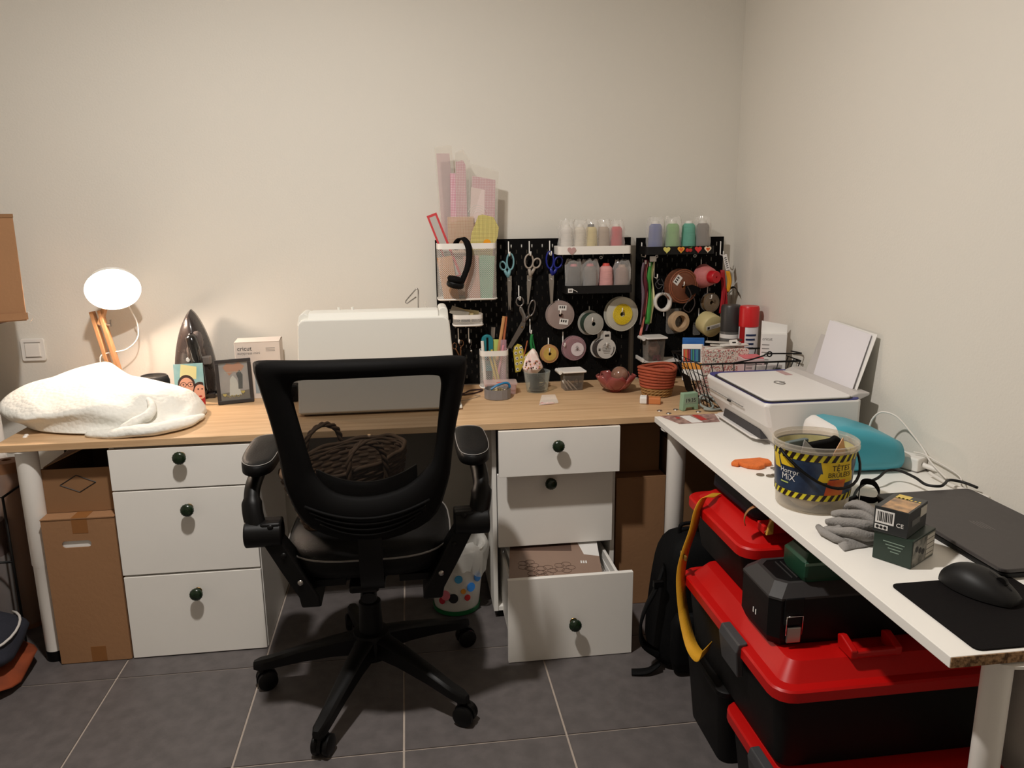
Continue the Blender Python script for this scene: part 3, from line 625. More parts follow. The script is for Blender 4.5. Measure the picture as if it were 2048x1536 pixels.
pw('bulb', MB().lathe([(BR * sin(pi * k / 12), .021 - BR * cos(pi * k / 12)) for k in range(0, 10)] + [(.012, .050), (.012, .054)], 24, LM), bulbm, t, smooth=180)
cordp = spline([tuple(LO - A * .092), (-1.0, 2.94, 1.06), (-.985, 2.95, 1.0), (-.99, 2.94, .95), (-1.03, 2.93, .915), (-1.08, 2.90, .91), (-1.105, 2.89, .895), (-1.105, 2.89, .83), (-1.115, 2.90, .745), (-1.15, 2.94, .735)], 6)
pw('cord', MB().tube(cordp, .0026, 6), whitep, t, smooth=180)
single('cable', MB().tube(spline([(-1.10, 2.80, .74), (-1.12, 2.80, .80), (-1.135, 2.80, .845), (-1.11, 2.80, .874), (-1.06, 2.80, .874), (-1.02, 2.80, .868), (-1.0, 2.80, .84), (-.992, 2.80, .79), (-.985, 2.83, .737), (-.95, 2.90, .734)], 6), .0026, 6), blackw, 'thin black cable arched in front of the lamp arm', 'cable', smooth=180)
# smart speaker
t = thing('smart_speaker', 'black round smart speaker behind the quilted fabric heap', 'speaker', (-.915, 2.84, DZ))
part('speaker_body', MB().lathe([(0, 0), (.046, 0), (.052, .006), (.052, .085), (.047, .10), (.043, .103)], 36), mat('black_speaker_cloth', (34, 31, 31), .85, bump=.3, bscale=400), t, smooth=40)
part('top_cap', MB().lathe([(.043, .103), (.040, .101), (0, .100)], 36), black, t, smooth=40)
part('light_ring', MB().lathe([(.0445, .1025), (.0435, .1045), (.042, .104), (.042, .102)], 36), mat('grey_ring', (110, 104, 100), .4), t, smooth=60)
# steam iron
t = thing('steam_iron', 'dark steam iron standing upright on its heel behind the caricature print', 'iron', (-.795, 2.935, DZ))
irond = mat('dark_pearl_plastic', (52, 44, 42), .28, coat=.4); 
def tear(s, z0, n=26, wd=.078, h=.325):
    o = []
    for i in range(n):
        a = i / (n - 1); zz = h * a; wv = wd * (1 - a ** 2.3) ** .75 * (.88 + .12 * min(1, a * 4))
        o.append((wv, zz))
    pts = [(-x, z) for x, z in o] + [(x, z) for x, z in o[::-1]][1:]
    c = (0, .13)
    return [(c[0] + (x - c[0]) * s, z0, c[1] + (z - c[1]) * s if s < 1 else z) for x, z in pts]
sh = lambda ring, dx, dz: [(x + dx, y, z + dz) for x, y, z in ring]
part('soleplate', MB().loft([tear(1, .02), tear(1, .012), tear(.97, .008)]), steel, t, smooth=40)
part('body', MB().loft([tear(.99, .008), tear(.95, -.015), tear(.86, -.035), sh(tear(.66, -.052), .008, -.005), sh(tear(.40, -.06), .012, -.01)]), irond, t, smooth=70)
part('handle', MB().tube(spline([(.012, -.045, .235), (.016, -.075, .23), (.026, -.088, .19), (.034, -.092, .13), (.036, -.088, .06), (.034, -.06, .035), (.03, -.03, .04)], 6), [.014] * 6 + [.02] * 24 + [.019] * 7, 12), mat('black_gloss_plastic', (22, 20, 20), .15, coat=.6), t, smooth=180)
part('water_tank', MB().lathe([(0, -.055), (.02, -.05), (.028, -.02), (.026, .02), (.012, .05), (0, .055)], 20, T3((.022, -.055, .20)) @ RY(14), sy=.6), clear('smoky_tank', (120, 110, 106), .6, .05), t, smooth=180)
part('white_dial', MB().lathe([(0, .008), (.007, .008), (.009, 0)], 16, T3((-.006, -.056, .150)) @ RX(90)), whitep, t, smooth=50)
part('temperature_dial', MB().lathe([(0, .01), (.022, .01), (.026, 0)], 24, T3((.012, -.058, .10)) @ RX(90)), mat('grey_blue_trim', (120, 140, 150), .3), t, smooth=50)
part('heel', MB().prism([(-.072, -.045), (.072, -.045), (.075, .02), (-.075, .02)], 0, .02, 'z'), irond, t, bevel=.004)
part('cord', MB().tube(spline([(.05, -.03, .01), (.075, -.03, .02), (.09, -.045, .012), (.105, -.075, .006), (.12, -.10, .006)], 5), .005, 6), blackw, t, smooth=180)
part('grey_trim', MB().cb((.055, -.05, .145), (.03, .03, .03)), mat('grey_trim', (120, 112, 106), .4), t, bevel=.004)
# caricature print
t = thing('photo_print', 'glossy caricature print of two faces leaning against the iron', 'picture', (-.784, 2.795, DZ), rot=(radians(-6), 0, radians(6)))
def flat(name, pts, m, par, y=-.0022, d=.0004): return part(name, MB().prism(pts, y - d, y, 'y'), m, par)
part('print_board', MB().box(-.049, .049, -.002, .002, 0, .148), mat('teal_print', (170, 205, 205), .3, rgb2=(120, 178, 182), var=.3, vscale=14), t)
flat('poster_print', [(-.030, .10), (.024, .092), (.028, .136), (-.024, .147)], mat('cream_print', (232, 222, 160), .4), t)
skin = mat('drawn_skin', (232, 168, 140), .5); dl = mat('drawn_line', (60, 36, 30), .5); redd = mat('red_print', (178, 40, 34), .5)
flat('red_garment', [(-.045, 0), (.049, 0), (.049, .045), (.0, .03), (-.02, .012)], redd, t, -.0023)
for cx, cz, r, nm in ((-.010, .068, .027, 'a'), (.034, .046, .023, 'b')):
    flat('drawn_hair', [(x, z) for x, z in circ(r * 1.12, 24, cx, cz + .006, .95, 1.15) if x < .0485], dl, t, -.0024)
    flat('drawn_face', [(min(x, .0485), z) for x, z in circ(r, 24, cx, cz, .88, 1.15)], skin, t, -.0027)
gl = MB()
for cx in (-.020, .004): gl.tube([(cx + .0095 * cos(i * pi / 8), -.0033, .074 + .0085 * sin(i * pi / 8)) for i in range(16)], .0009, 4, True)
gl.tube([(-.0105, -.0033, .075), (-.0055, -.0033, .075)], .0009, 4)
part('drawn_glasses', gl, dl, t)
ey = MB()
for cx, cz in ((-.020, .074), (.004, .074), (.028, .056), (.041, .056)): ey.prism(circ(.0028, 10, cx, cz), -.0034, -.0031, 'y')
part('drawn_eyes', ey, dl, t)['kind'] = 'stuff'
flat('drawn_mouth', circ(.006, 12, -.008, .046, 1, .5), redd, t, -.0031); flat('drawn_mouth', circ(.006, 12, .034, .03, 1, .5), redd, t, -.0031)
# framed picture
t = thing('picture_frame', 'black framed couple picture with gold hearts on the oak desk', 'picture frame', (-.629, 2.795, DZ + .001), rot=(radians(-7), 0, radians(17)))
fw_ = .0115
for nm, b in (('frame_rail', (-.061, .061, 0, .0125)), ('frame_rail', (-.061, .061, .1455, .158)), ('frame_stile', (-.061, -.049, .0125, .1455)), ('frame_stile', (.049, .061, .0125, .1455))):
    part(nm, MB().box(b[0], b[1], -.008, .008, b[2], b[3]), mat('black_frame', (44, 40, 40), .5), t, bevel=.001)
part('picture', MB().box(-.05, .05, -.001, .005, .011, .147), mat('lilac_print', (196, 178, 178), .4, rgb2=(160, 150, 156), var=.2, vscale=10), t)
flat('print_floor', [(-.049, .012), (.049, .012), (.049, .045), (-.049, .038)], mat('grey_print', (120, 104, 98), .5), t, -.001)
flat('print_heart_balloons', [(-.035, .13), (-.02, .145), (.0, .138), (.02, .146), (.038, .13), (.02, .105), (.0, .112), (-.015, .10)], mat('peach_print', (206, 140, 112), .5), t, -.0013)
flat('print_dress', [(-.02, .028), (.022, .028), (.008, .085), (-.004, .1), (-.014, .088)], mat('pale_print', (222, 212, 212), .5), t, -.0016)
flat('print_suit', [(.012, .05), (.026, .05), (.03, .1), (.02, .118), (.008, .105), (.014, .085)], mat('charcoal_print', (62, 58, 62), .5), t, -.0018)
hp_ = lambda cx, cz, s: [(cx + s * .0625 * 16 * sin(a) ** 3 / 16 * 16 / 16, cz + s * .0625 * (13 * cos(a) - 5 * cos(2 * a) - 2 * cos(3 * a) - cos(4 * a)) / 16) for a in [2 * pi * k / 28 for k in range(28)]]
def heart(cx, cz, s): return [(cx + s * (sin(a) ** 3), cz + s * (13 * cos(a) - 5 * cos(2 * a) - 2 * cos(3 * a) - cos(4 * a)) / 16) for a in [2 * pi * k / 28 for k in range(28)]]
for cx, cz in ((-.036, .032), (.026, .038)): part('gold_heart', MB().prism(heart(cx, cz, .0065), -.006, -.002, 'y'), gold, t)
part('wavy_string', MB().tube([(-.03 + .05 * i / 20, -.003, .026 + .004 * sin(i * 1.1)) for i in range(21)], .0009, 4), gold, t)
part('print_caption', MB().tube([(-.03 + .055 * i / 24, -.0022, .112 + .0025 * sin(i * 2.2)) for i in range(25)], .0007, 4), paper, t)
part('glass_pane', MB().box(-.049, .049, -.0075, -.007, .0125, .1455), glassm, t)
part('back_strut', MB().prism([(0, .12), (.045, .003), (.05, .003), (.008, .13)], -.015, .015, 'x'), black, t)
# cricut box
t = thing('product_box', 'pale press box printed cricut behind the black picture frame', 'box', (-.555, 2.90, DZ), rz=radians(2))
cb_ = mat('pale_carton', (226, 214, 204), .5, var=.03)
part('carton', MB().box(-.079, .079, -.045, .045, 0, .21), cb_, t, bevel=.0015)
part('lid_flap', MB().add([(-.079, -.046, .21), (.079, -.046, .211), (.079, .02, .218), (-.076, .02, .216), (-.079, .045, .21), (.079, .045, .21)], [(0, 1, 2, 3), (3, 2, 5, 4)]), cb_, t, solid=.0012)
text('lettering', 'cricut', .022, ink, t, FACE(-.070, -.0452, .180)); text('lettering', 'easypress mini', .0135, greyink, t, FACE(-.070, -.0452, .166))
for k in range(3): part('small_print', MB().box(.03, .062, -.0455, -.045, .186 - .005 * k, .1875 - .005 * k), greyink, t)
part('printed_press', MB().prism([(.02 * 0 + .012 + .028 * cos(radians(a)), .09 + .042 * sin(radians(a))) for a in range(0, 181, 15)] + [(-.016, .02), (.04, .02)], -.0455, -.045, 'y'), mat('blue_grey_print', (160, 172, 178), .4), t)
# small black cube
t = thing('cube_speaker', 'small black cube behind the chair back beside the sewing machine', 'speaker', (-.436, 2.80, DZ))
part('cube', MB().box(-.026, .026, -.026, .026, .0, .062), black, t, bevel=.006)
part('front_disc', MB().lathe([(0, .002), (.014, .002), (.016, 0)], 20, T3((0, -.026, .032)) @ RX(90)), blackm, t, smooth=50)
# sewing machine (back side)
t = thing('sewing_machine', 'large white sewing machine seen from behind, partly hidden by the chair back', 'sewing machine', (-.11, 2.62, DZ))
smw = mat('white_machine_plastic', (226, 224, 216), .38)
def outl(x0b, x1b, x0t, x1t, z0, z1, r=.026, n=5):
    return [(x0b, z0), (x1b, z0)] + [(x1t - r + r * sin(radians(90 - 90 * i / n)), z1 - r + r * cos(radians(90 - 90 * i / n))) for i in range(n + 1)] + [(x0t + r - r * sin(radians(90 * i / n)), z1 - r + r * cos(radians(90 * i / n))) for i in range(n + 1)]
pw('housing', MB().prism(outl(-.378, .152, -.362, .130, .742, 1.056), 2.542, 2.70, 'y'), smw, t, bevel=.006, seg=3)
pw('top_cover', MB().prism([(2.545, 1.05), (2.71, 1.05), (2.70, 1.068), (2.62, 1.075), (2.575, 1.072)], -.33, .095, 'x'), smw, t, bevel=.004)
pw('handwheel_cap', MB().prism(outl(.094, .128, .096, .126, 1.04, 1.082, .012), 2.57, 2.69, 'y'), smw, t, bevel=.003)
pw('left_end_cap', MB().prism(outl(-.368, -.33, -.362, -.326, 1.03, 1.072, .018), 2.575, 2.69, 'y'), smw, t, bevel=.003)
pw('base', MB().box(-.372, .166, 2.56, 2.74, .7345, .744), smw, t, bevel=.002)
for x in (-.34, .12):
    for y in (2.585, 2.72): pw('rubber_foot', MB().cyl((x, y, DZ), (x, y, .7345), .012, n=12), black, t)
for x in (-.235, -.19): pw('tension_stud', MB().cyl((x, 2.63, 1.074), (x, 2.63, 1.084), .005, n=10), smw, t)
pw('thread_guide_wire', MB().tube([(.030, 2.68, 1.07), (.032, 2.68, 1.130), (.029, 2.68, 1.136), (.025, 2.68, 1.135), (-.012, 2.68, 1.094), (-.013, 2.68, 1.088), (-.008, 2.68, 1.085), (.024, 2.68, 1.107)], .0022, 8), steel, t, smooth=180)
pw('spool_pin', MB().lathe([(.007, 0), (.002, .005), (.0015, .022)], 10, T3((.055, 2.66, 1.072))), clearp, t, smooth=60)

# ================================================================ oak desk, middle
def latt(m, path, z0, z1, cell, wd=.0011, closed=True):
    """diamond expanded-metal lattice along a vertical wall following path (x, y)"""
    P = [Vector((p[0], p[1], 0)) for p in path]; n = len(P); seg = []; tot = 0
    for i in range(n if closed else n - 1):
        l = (P[(i + 1) % n] - P[i]).length; seg.append((tot, l, P[i], P[(i + 1) % n])); tot += l
    def at(s):
        s = s % tot if closed else max(0, min(s, tot - 1e-9))
        for a, l, p, q in seg:
            if a <= s <= a + l + 1e-9: return p.lerp(q, (s - a) / l if l else 0)
        return P[0]
    N_ = int(tot / cell); c = tot / N_; R_ = max(1, int((z1 - z0) / (cell * 1.1))); h = (z1 - z0) / R_
    g = [at(i * c / 2) for i in range(2 * N_ + 1)]; e = wd / c * 2
    for i in range(N_):
        for j in range(R_):
            for a, b in ((2 * i, 2 * i + 1), (2 * i + 1, 2 * i + 2)):
                p, q = g[a % (2 * N_ + 1)], g[b % (2 * N_ + 1)]; d = (q - p) * e * .5
                za, zb = z0 + j * h, z0 + (j + .5) * h
                if a % 2: za, zb = zb, za
                for zz, ww in ((0, 0), (1, 1)):
                    A_, B_ = (za, zb) if not zz else (z0 + (j + 1) * h - (za - z0 - j * h), z0 + (j + 1) * h - (zb - z0 - j * h))
                    m.add([(p.x - d.x, p.y - d.y, A_), (p.x + d.x, p.y + d.y, A_), (q.x + d.x, q.y + d.y, B_), (q.x - d.x, q.y - d.y, B_)], [(0, 1, 2, 3)])
    return m
def mesh_bin(t, w, d, h, r, band, cell=.0062, rimt=.0022, taper=1.0, wd=.0011):
    pth = rrect(w, d, r, 5)
    part('rim_band', MB().prism(pth, h - band, h, 'z') if False else MB().loft([[(x, y, h - band) for x, y in pth], [(x, y, h) for x, y in pth], [(x * (1 - 2 * rimt / w), y * (1 - 2 * rimt / d), h) for x, y in pth], [(x * (1 - 2 * rimt / w), y * (1 - 2 * rimt / d), h - band) for x, y in pth]], cap=False, closed=True), whitem, t, smooth=40)
    o = part('mesh_wall', latt(MB(), pth, .008, h - band, cell, wd), whitem, t); o['kind'] = 'stuff'
    part('bottom_rim', MB().tube([(x, y, .006) for x, y in pth], .0028, 6, True), whitem, t, smooth=180)
    o = part('mesh_floor', MB().prism([(x * .985, y * .985) for x, y in pth], .002, .0035, 'z'), whitem, t)
# pen cup
t = thing('pen_cup', 'white mesh pen cup in front of the large pegboard', 'pen cup', (.312, 2.885, DZ + .001))
mesh_bin(t, .108, .075, .148, .022, .020)
def stick(name, label, cat, m, p0, p1, r, flat_=1, n=8, **k):
    return single(name, MB().tube([p0, p1], r, n, flat=flat_), m, label, cat, group='things in the mesh pen cup', smooth=40, **k)
pc = Vector((.312, 2.885, DZ + .006))
def pcv(a, b): return tuple(pc + Vector(a)), tuple(pc + Vector(b))
stick('wooden_tongs', 'pale wooden stick tallest in the mesh pen cup', 'stick', mat('light_wood', (205, 150, 95), .6, var=.15, vscale=20), *pcv((-.005, .0, .0), (.042, .005, .268)), .006, .5)
stick('wooden_tongs', 'reddish wooden stick leaning in the mesh pen cup', 'stick', mat('red_wood', (176, 98, 60), .6), *pcv((.02, .012, .0), (.051, .012, .266)), .005, .5)
stick('steel_ruler', 'grey steel ruler with hole standing in the mesh pen cup', 'ruler', steel, *pcv((-.015, .02, .0), (.002, .02, .225)), .0075, .15)
stick('yellow_pencil', 'yellow pencil leaning inside the mesh pen cup', 'pencil', mat('yellow_paint', (215, 190, 90), .5), *pcv((.012, -.02, .0), (-.022, -.015, .14)), .0042)
stick('yellow_pencil', 'second yellow pencil crossing low inside the mesh pen cup', 'pencil', mat('yellow_paint', (215, 190, 90), .5), *pcv((.022, -.018, .0), (-.010, -.018, .145)), .0042)
stick('pink_pen', 'pink pen leaning right inside the mesh pen cup', 'pen', mat('pink_plastic', (226, 150, 165), .4), *pcv((.005, -.012, .0), (.036, -.012, .16)), .0045)
stick('white_brush', 'white pen at the left edge of the mesh pen cup', 'pen', whitep, *pcv((-.035, -.01, .0), (-.044, -.01, .178)), .006)
stick('clear_tube', 'clear pink tube at the right of the mesh pen cup', 'tube', clear('pink_clear', (235, 200, 215), .35), *pcv((.034, .0, .02), (.038, .0, .178)), .012)
stick('green_card', 'lime green strip standing in the mesh pen cup', 'strip', mat('lime_print', (190, 205, 110), .5), *pcv((.006, .005, .02), (.012, .008, .18)), .012, .12)
t = thing('rotary_cutter', 'teal rotary tape cutter sticking out of the mesh pen cup', 'cutter', tuple(pc + Vector((-.024, .005, .0))), group='things in the mesh pen cup')
tealm = mat('teal_plastic', (30, 120, 132), .35)
part('teal_guard', MB().prism([(.022 * cos(radians(a)), .178 + .022 * sin(radians(a))) for a in range(0, 181, 12)] + [(-.022, .06), (.022, .06)], -.008, .008, 'y'), tealm, t, bevel=.002)
part('dark_slot', MB().box(-.004, .004, -.0086, .0086, .10, .19), black, t); part('grip', MB().box(-.016, .016, -.007, .007, 0, .06), black, t, bevel=.002)
# clear box, tin, elastic loop
t = thing('clear_plastic_box', 'flat clear plastic box with latch in front of the pen cup', 'plastic box', (.325, 2.795, DZ + .0005), rz=radians(-3))
pinkc = clear('pinkish_clear', (240, 222, 218), .22)
part('box_body', MB().loft([[(x * .94, y * .94, 0) for x, y in rrect(.118, .075, .008)], [(x, y, .034) for x, y in rrect(.118, .075, .008)], [(x * .97, y * .97, .034) for x, y in rrect(.118, .075, .008)], [(x * .91, y * .91, .003) for x, y in rrect(.118, .075, .008)]]), pinkc, t, smooth=40)
part('lid', MB().prism(rrect(.125, .082, .010), .0345, .042, 'z'), pinkc, t, bevel=.002); part('label_strip', MB().box(-.015, .02, -.025, -.013, .042, .0425), mat('red_tag', (206, 90, 80), .5), t)
part('latch', MB().cb((.045, -.040, .028), (.018, .004, .02)), pinkc, t, bevel=.001)
t = thing('round_tin', 'grey faceted tin full of small clips on the oak desk', 'tin', (.305, 2.712, DZ + .0005))
tinm = mat('grey_enamel', (128, 124, 124), .4); hexr = lambda r, z, n=14: [(r * cos(2 * pi * i / n), r * sin(2 * pi * i / n), z) for i in range(n)]
part('tin_body', MB().loft([hexr(.047, 0), hexr(.0485, .002), hexr(.0485, .036), hexr(.0465, .036), hexr(.0465, .004), hexr(.01, .003)]), tinm, t, smooth=25)
cl = MB(); random.seed(3)
for i in range(90):
    a = random.random() * 6.28; r = .041 * sqrt(random.random()); x, y, z = r * cos(a), r * sin(a), .012 + random.random() * .012 + .010 * (1 - r / .041)
    cl.tube([(x + .005 * cos(k + i), y + .003 * sin(k * 2), z + .004 * sin(k + i)) for k in range(5)], .0011, 4)
o = part('small_clips', cl, mat('pale_gold_metal', (206, 190, 150), .3, .7), t); o['kind'] = 'stuff'
t = thing('blue_clip_tool', 'blue plastic thread snip lying on the grey tin', 'tool', (.315, 2.715, DZ + .034))
part('blue_bow', MB().tube(spline([(-.035, -.012, 0), (-.015, -.008, .012), (.012, -.004, .020), (.030, .0, .017), (.036, .002, .002)], 6), .0045, 8, flat=1.3), mat('bright_blue_plastic', (36, 120, 170), .35), t, smooth=180)
part('white_jaw', MB().tube(spline([(-.037, -.014, .002), (-.015, -.014, .008), (.01, -.012, .011)], 5), .0035, 6), clearp, t, smooth=180)
single('elastic_loop', MB().tube(spline([(.195, 2.80, .7335), (.215, 2.835, .7335), (.25, 2.845, .7335), (.262, 2.835, .7335), (.24, 2.80, .7335), (.205, 2.775, .7335), (.175, 2.77, .7335)], 6, True), .0028, 6), mat('maroon_cord', (46, 20, 26), .6), 'dark elastic loop lying between sewing machine and tin', 'cord', smooth=180)
single('thin_wire', MB().tube(spline([(.16, 2.68, .7315), (.20, 2.70, .7315), (.235, 2.735, .7315), (.245, 2.75, .7315), (.225, 2.76, .7315)], 6), .0008, 5), greyink, 'thin loose wire on the desk beside the grey tin', 'wire', smooth=180)
# glass, pincushion
t = thing('glass_tumbler', 'clear glass tumbler holding a charger below the swirl pincushion', 'glass', (.463, 2.79, DZ + .0005))
part('glass', MB().lathe([(0, 0), (.036, 0), (.040, .004), (.0505, .078), (.0485, .079), (.0375, .010), (0, .008)], 36), glassm, t, smooth=60)
t = thing('charger', 'black power adapter with cable inside the glass tumbler', 'charger', (.463, 2.79, DZ + .0095), rz=radians(15))
part('adapter_block', MB().box(-.024, .004, -.016, .014, 0.006, .052), black, t, bevel=.003); part('adapter_foot', MB().lathe([(0, 0), (.030, 0), (.030, .005), (0, .006)], 20), black, t, smooth=40)
part('coiled_cord', MB().tube(spline([(.004, -.006, .01), (.022, -.012, .016), (.028, -.004, .034), (.012, .01, .044), (.002, .012, .03), (.016, .012, .014), (.03, .004, .02)], 6), .0024, 6), blackw, t, smooth=180)
t = thing('pincushion', 'white swirl pincushion with pink and brown beads on the glass tumbler', 'pincushion', (.447, 2.805, DZ + .066))
pr = []
for k in range(40):
    u = k / 39; r = .043 * (1 - u) ** .62 * (.55 + .45 * min(1, u * 5)); pr.append([((r * (1 + .10 * sin(5 * a + u * 9))) * cos(a) + .004 * u, (r * (1 + .10 * sin(5 * a + u * 9))) * sin(a), .004 + .092 * u) for a in [2 * pi * i / 36 for i in range(36)]])
part('swirl', MB().loft(pr), mat('white_floral_cotton', (236, 224, 216), .8, rgb2=(222, 186, 180), var=.2, vscale=60), t, smooth=180)
random.seed(5)
for i in range(26):
    a = random.uniform(-2.5, -.6); h = random.uniform(.018, .05); r = .043 * (1 - h / .092) ** .62
    part('bead', MB().lathe([(.0034 * sin(pi * k / 5), -.0034 * cos(pi * k / 5)) for k in range(6)], 7, T3((r * 1.03 * cos(a), r * 1.03 * sin(a), h + .004))), mat(*(('bead_brown', (70, 40, 34), .3), ('bead_pink', (226, 160, 160), .3), ('bead_gold', (190, 140, 90), .3))[i % 3]), t, smooth=180)
# small clear packet, clip container
t = thing('plastic_packet', 'small clear packet with pink content lying on the oak desk', 'packet', (.468, 2.60, DZ), rz=radians(8))
part('film', MB().loft([[(-.04, -.028, .002), (.035, -.02, .003), (.042, .035, .016), (-.01, .04, .014)], [(-.038, -.026, .006), (.035, -.018, .008), (.04, .033, .022), (-.008, .038, .022)]]), bagp, t)
part('pink_content', MB().prism([(-.032, -.022), (.02, -.02), (.012, -.006), (-.025, -.010)], .0025, .0055, 'z'), mat('pale_pink_card', (236, 196, 190), .6), t); part('red_tab', MB().prism([(-.036, -.016), (-.015, -.010), (-.02, -.004)], .0056, .0066, 'z'), mat('red_tag', (206, 90, 80), .5), t)
def lidbox(name, label, x, y, z, rz=0, wd=.078, h=.068, lid=True):
    t = thing(name, label, 'container', (x, y, z), rz=radians(rz))
    pth = rrect(wd, .072, .006); part('clear_body', MB().loft([[(a * .9, b * .9, 0) for a, b in pth], [(a, b, h) for a, b in pth], [(a * .97, b * .97, h) for a, b in pth], [(a * .88, b * .88, .003) for a, b in pth]]), clear('smoky_clear', (215, 208, 200), .06), t, smooth=40)
    if lid:
        part('white_lid', MB().prism(rrect(wd + .014, .088, .006), h + .001, h + .007, 'z'), whitep, t, bevel=.0015)
        part('lid_hinge', MB().cyl((-wd / 2 - .012, -.02, h), (-wd / 2 - .012, .035, h), .0075, n=14), whitep, t, smooth=40)
    return t
lidbox('clip_container', 'clear container with white lid holding clips on the oak desk', .601, 2.81, DZ + .0005, 4)
for k, (dx, dy, ry) in enumerate(((-.020, -.012, 34), (-.005, -.018, 40))):
    t = thing('plastic_peg', 'white plastic peg in the white-lidded clip container, ' + ('left one' if k == 0 else 'right one'), 'peg', (.601 + dx, 2.81 + dy, DZ + .014), group='pegs in the clip container', rot=(0, radians(-ry + 90), 0))
    for s in (-1, 1): part('peg_half', MB().prism([(-.028, s * .001), (.028, s * .005), (.028, s * .009), (0, s * .0085), (-.028, s * .006)] if s > 0 else [(-.028, -.006), (0, -.0085), (.028, -.009), (.028, -.005), (-.028, -.001)], -.0045, .0045, 'y'), whitep, t, bevel=.001)
for k in range(5):
    a = k * 1.9; single('steel_ring', MB().tube([(.010 * cos(i * pi / 6), .010 * sin(i * pi / 6), .003 * sin(i + k)) for i in range(12)], .0016, 5, True), steel, 'dark steel ring in the white-lidded clip container, ' + ('lowest', 'second', 'third', 'fourth', 'topmost')[k] + ' of the pile', 'ring', (.622 + .008 * cos(a), 2.81 + .010 * sin(a), DZ + .008 + .004 * k), group='rings in the clip container', rot=(radians(20 * k - 40), radians(15 * k - 30), 0), smooth=180)
# flower bowl with stone, rope basket, soap, clock
t = thing('flower_bowl', 'dark red petal-shaped glass bowl on the oak desk', 'bowl', (.752, 2.74, DZ + .0005))
rglass = mat('dark_red_glass', (152, 74, 70), .2, coat=.4, var=.25, vscale=12)
part('bowl_foot', MB().lathe([(0, 0), (.022, 0), (.024, .006), (.034, .014), (.0, .011)], 24), rglass, t, smooth=50)
for k in range(5):
    g = []
    for i in range(9):
        v = i / 8; row = []
        for j in range(9):
            s = (j - 4) / 4; wv = .043 * sin(pi * (.14 + .74 * v)) ** .8; r = .020 + .058 * v ** .8 - .008 * s * s * v; z = .008 + .056 * v ** 1.5 + .004 * s * s * v
            row.append((r - .012 * s * s, s * wv, z))
        g.append(row)
    vs = [p for r in g for p in r]
    pm = MB().add(vs, [(i * 9 + j, i * 9 + j + 1, (i + 1) * 9 + j + 1, (i + 1) * 9 + j) for i in range(8) for j in range(8)]).xf(RZ(72 * k - 100))
    part('petal', pm, rglass, t, smooth=180, solid=.003)
single('glass_ball', MB().lathe([(.033 * sin(pi * k / 14), -.033 * cos(pi * k / 14)) for k in range(15)], 28), mat('mottled_brown_glass', (150, 110, 92), .2, var=.4, vscale=14, coat=.5), 'mottled brown glass ball resting in the red petal bowl', 'ball', (.772, 2.755, DZ + .058), smooth=180)
t = thing('rope_basket', 'terracotta coiled rope basket with straw base on the oak desk', 'basket', (.884, 2.655, DZ + .0005))
ropem = mat('terracotta_rope', (174, 82, 54), .85, var=.15, vscale=40, bump=.4, bscale=200); straw = mat('straw_braid', (178, 136, 82), .85, var=.35, vscale=50, bump=.5, bscale=120)
nC = 10
for k in range(nC):
    r = .050 + .017 * (k / (nC - 1)) ** .8; z = .006 + k * .0108
    if k < 3:
        for ph in (0, 2.1, 4.2): part('straw_coil', MB().tube([((r + .0022 * cos(8 * a + ph)) * cos(a), (r + .0022 * cos(8 * a + ph)) * sin(a), z + .003 * sin(8 * a + ph)) for a in [2 * pi * i / 72 for i in range(72)]], .0030, 5, True), straw, t, smooth=180)
    else: part('rope_coil', MB().tube([(r * cos(a), r * sin(a), z + (.010 * max(0, (k - 3) / 6) * cos(2 * (a - .6)) * .5)) for a in [2 * pi * i / 56 for i in range(56)]], .0056, 8, True), ropem, t, smooth=180)
part('basket_floor', MB().prism(circ(.050, 28), .002, .007, 'z'), straw, t)
t = thing('soap_bar', 'orange soap bar half wrapped in white paper on the oak desk', 'soap', (.822, 2.535, DZ + .0005), rz=radians(-18))
part('soap', MB().box(-.008, .036, -.016, .018, 0, .022), mat('orange_soap', (206, 128, 76), .5), t, bevel=.003); part('paper_wrap', MB().box(-.036, -.007, -.019, .020, .0, .025), paper, t, bevel=.005); part('brown_band', MB().box(-.0125, -.007, -.0195, .0205, 0, .0255), mat('brown_band', (104, 62, 40), .6), t)
t = thing('alarm_clock', 'small mint green digital clock showing 19:35', 'clock', (.922, 2.425, DZ + .0005), rz=radians(12))
mint = mat('mint_plastic', (146, 178, 150), .45)
part('clock_body', MB().prism([(-.031, 0), (-.019, 0), (-.015, .010), (.015, .010), (.019, 0), (.031, 0), (.028, .060), (-.028, .060)], -.010, .012, 'y'), mint, t, bevel=.002)
part('display', MB().box(-.022, .022, -.0106, -.010, .024, .046), mat('lcd_grey', (150, 168, 148), .3), t); text('lettering', '19:35', .018, ink, t, FACE(-.0205, -.0108, .029))
single('grey_cable', MB().tube(spline([(.96, 2.45, .736), (.972, 2.47, .75), (.99, 2.45, .76), (1.0, 2.41, .745), (.985, 2.40, .737), (.965, 2.43, .745), (.975, 2.46, .765), (1.0, 2.45, .77), (1.02, 2.42, .75), (1.03, 2.40, .737), (.99, 2.385, .737), (.965, 2.40, .737)], 6), .0045, 8), mat('grey_cable_sheath', (150, 156, 150), .5), 'grey cable coil between the mint clock and printer', 'cable', smooth=180)
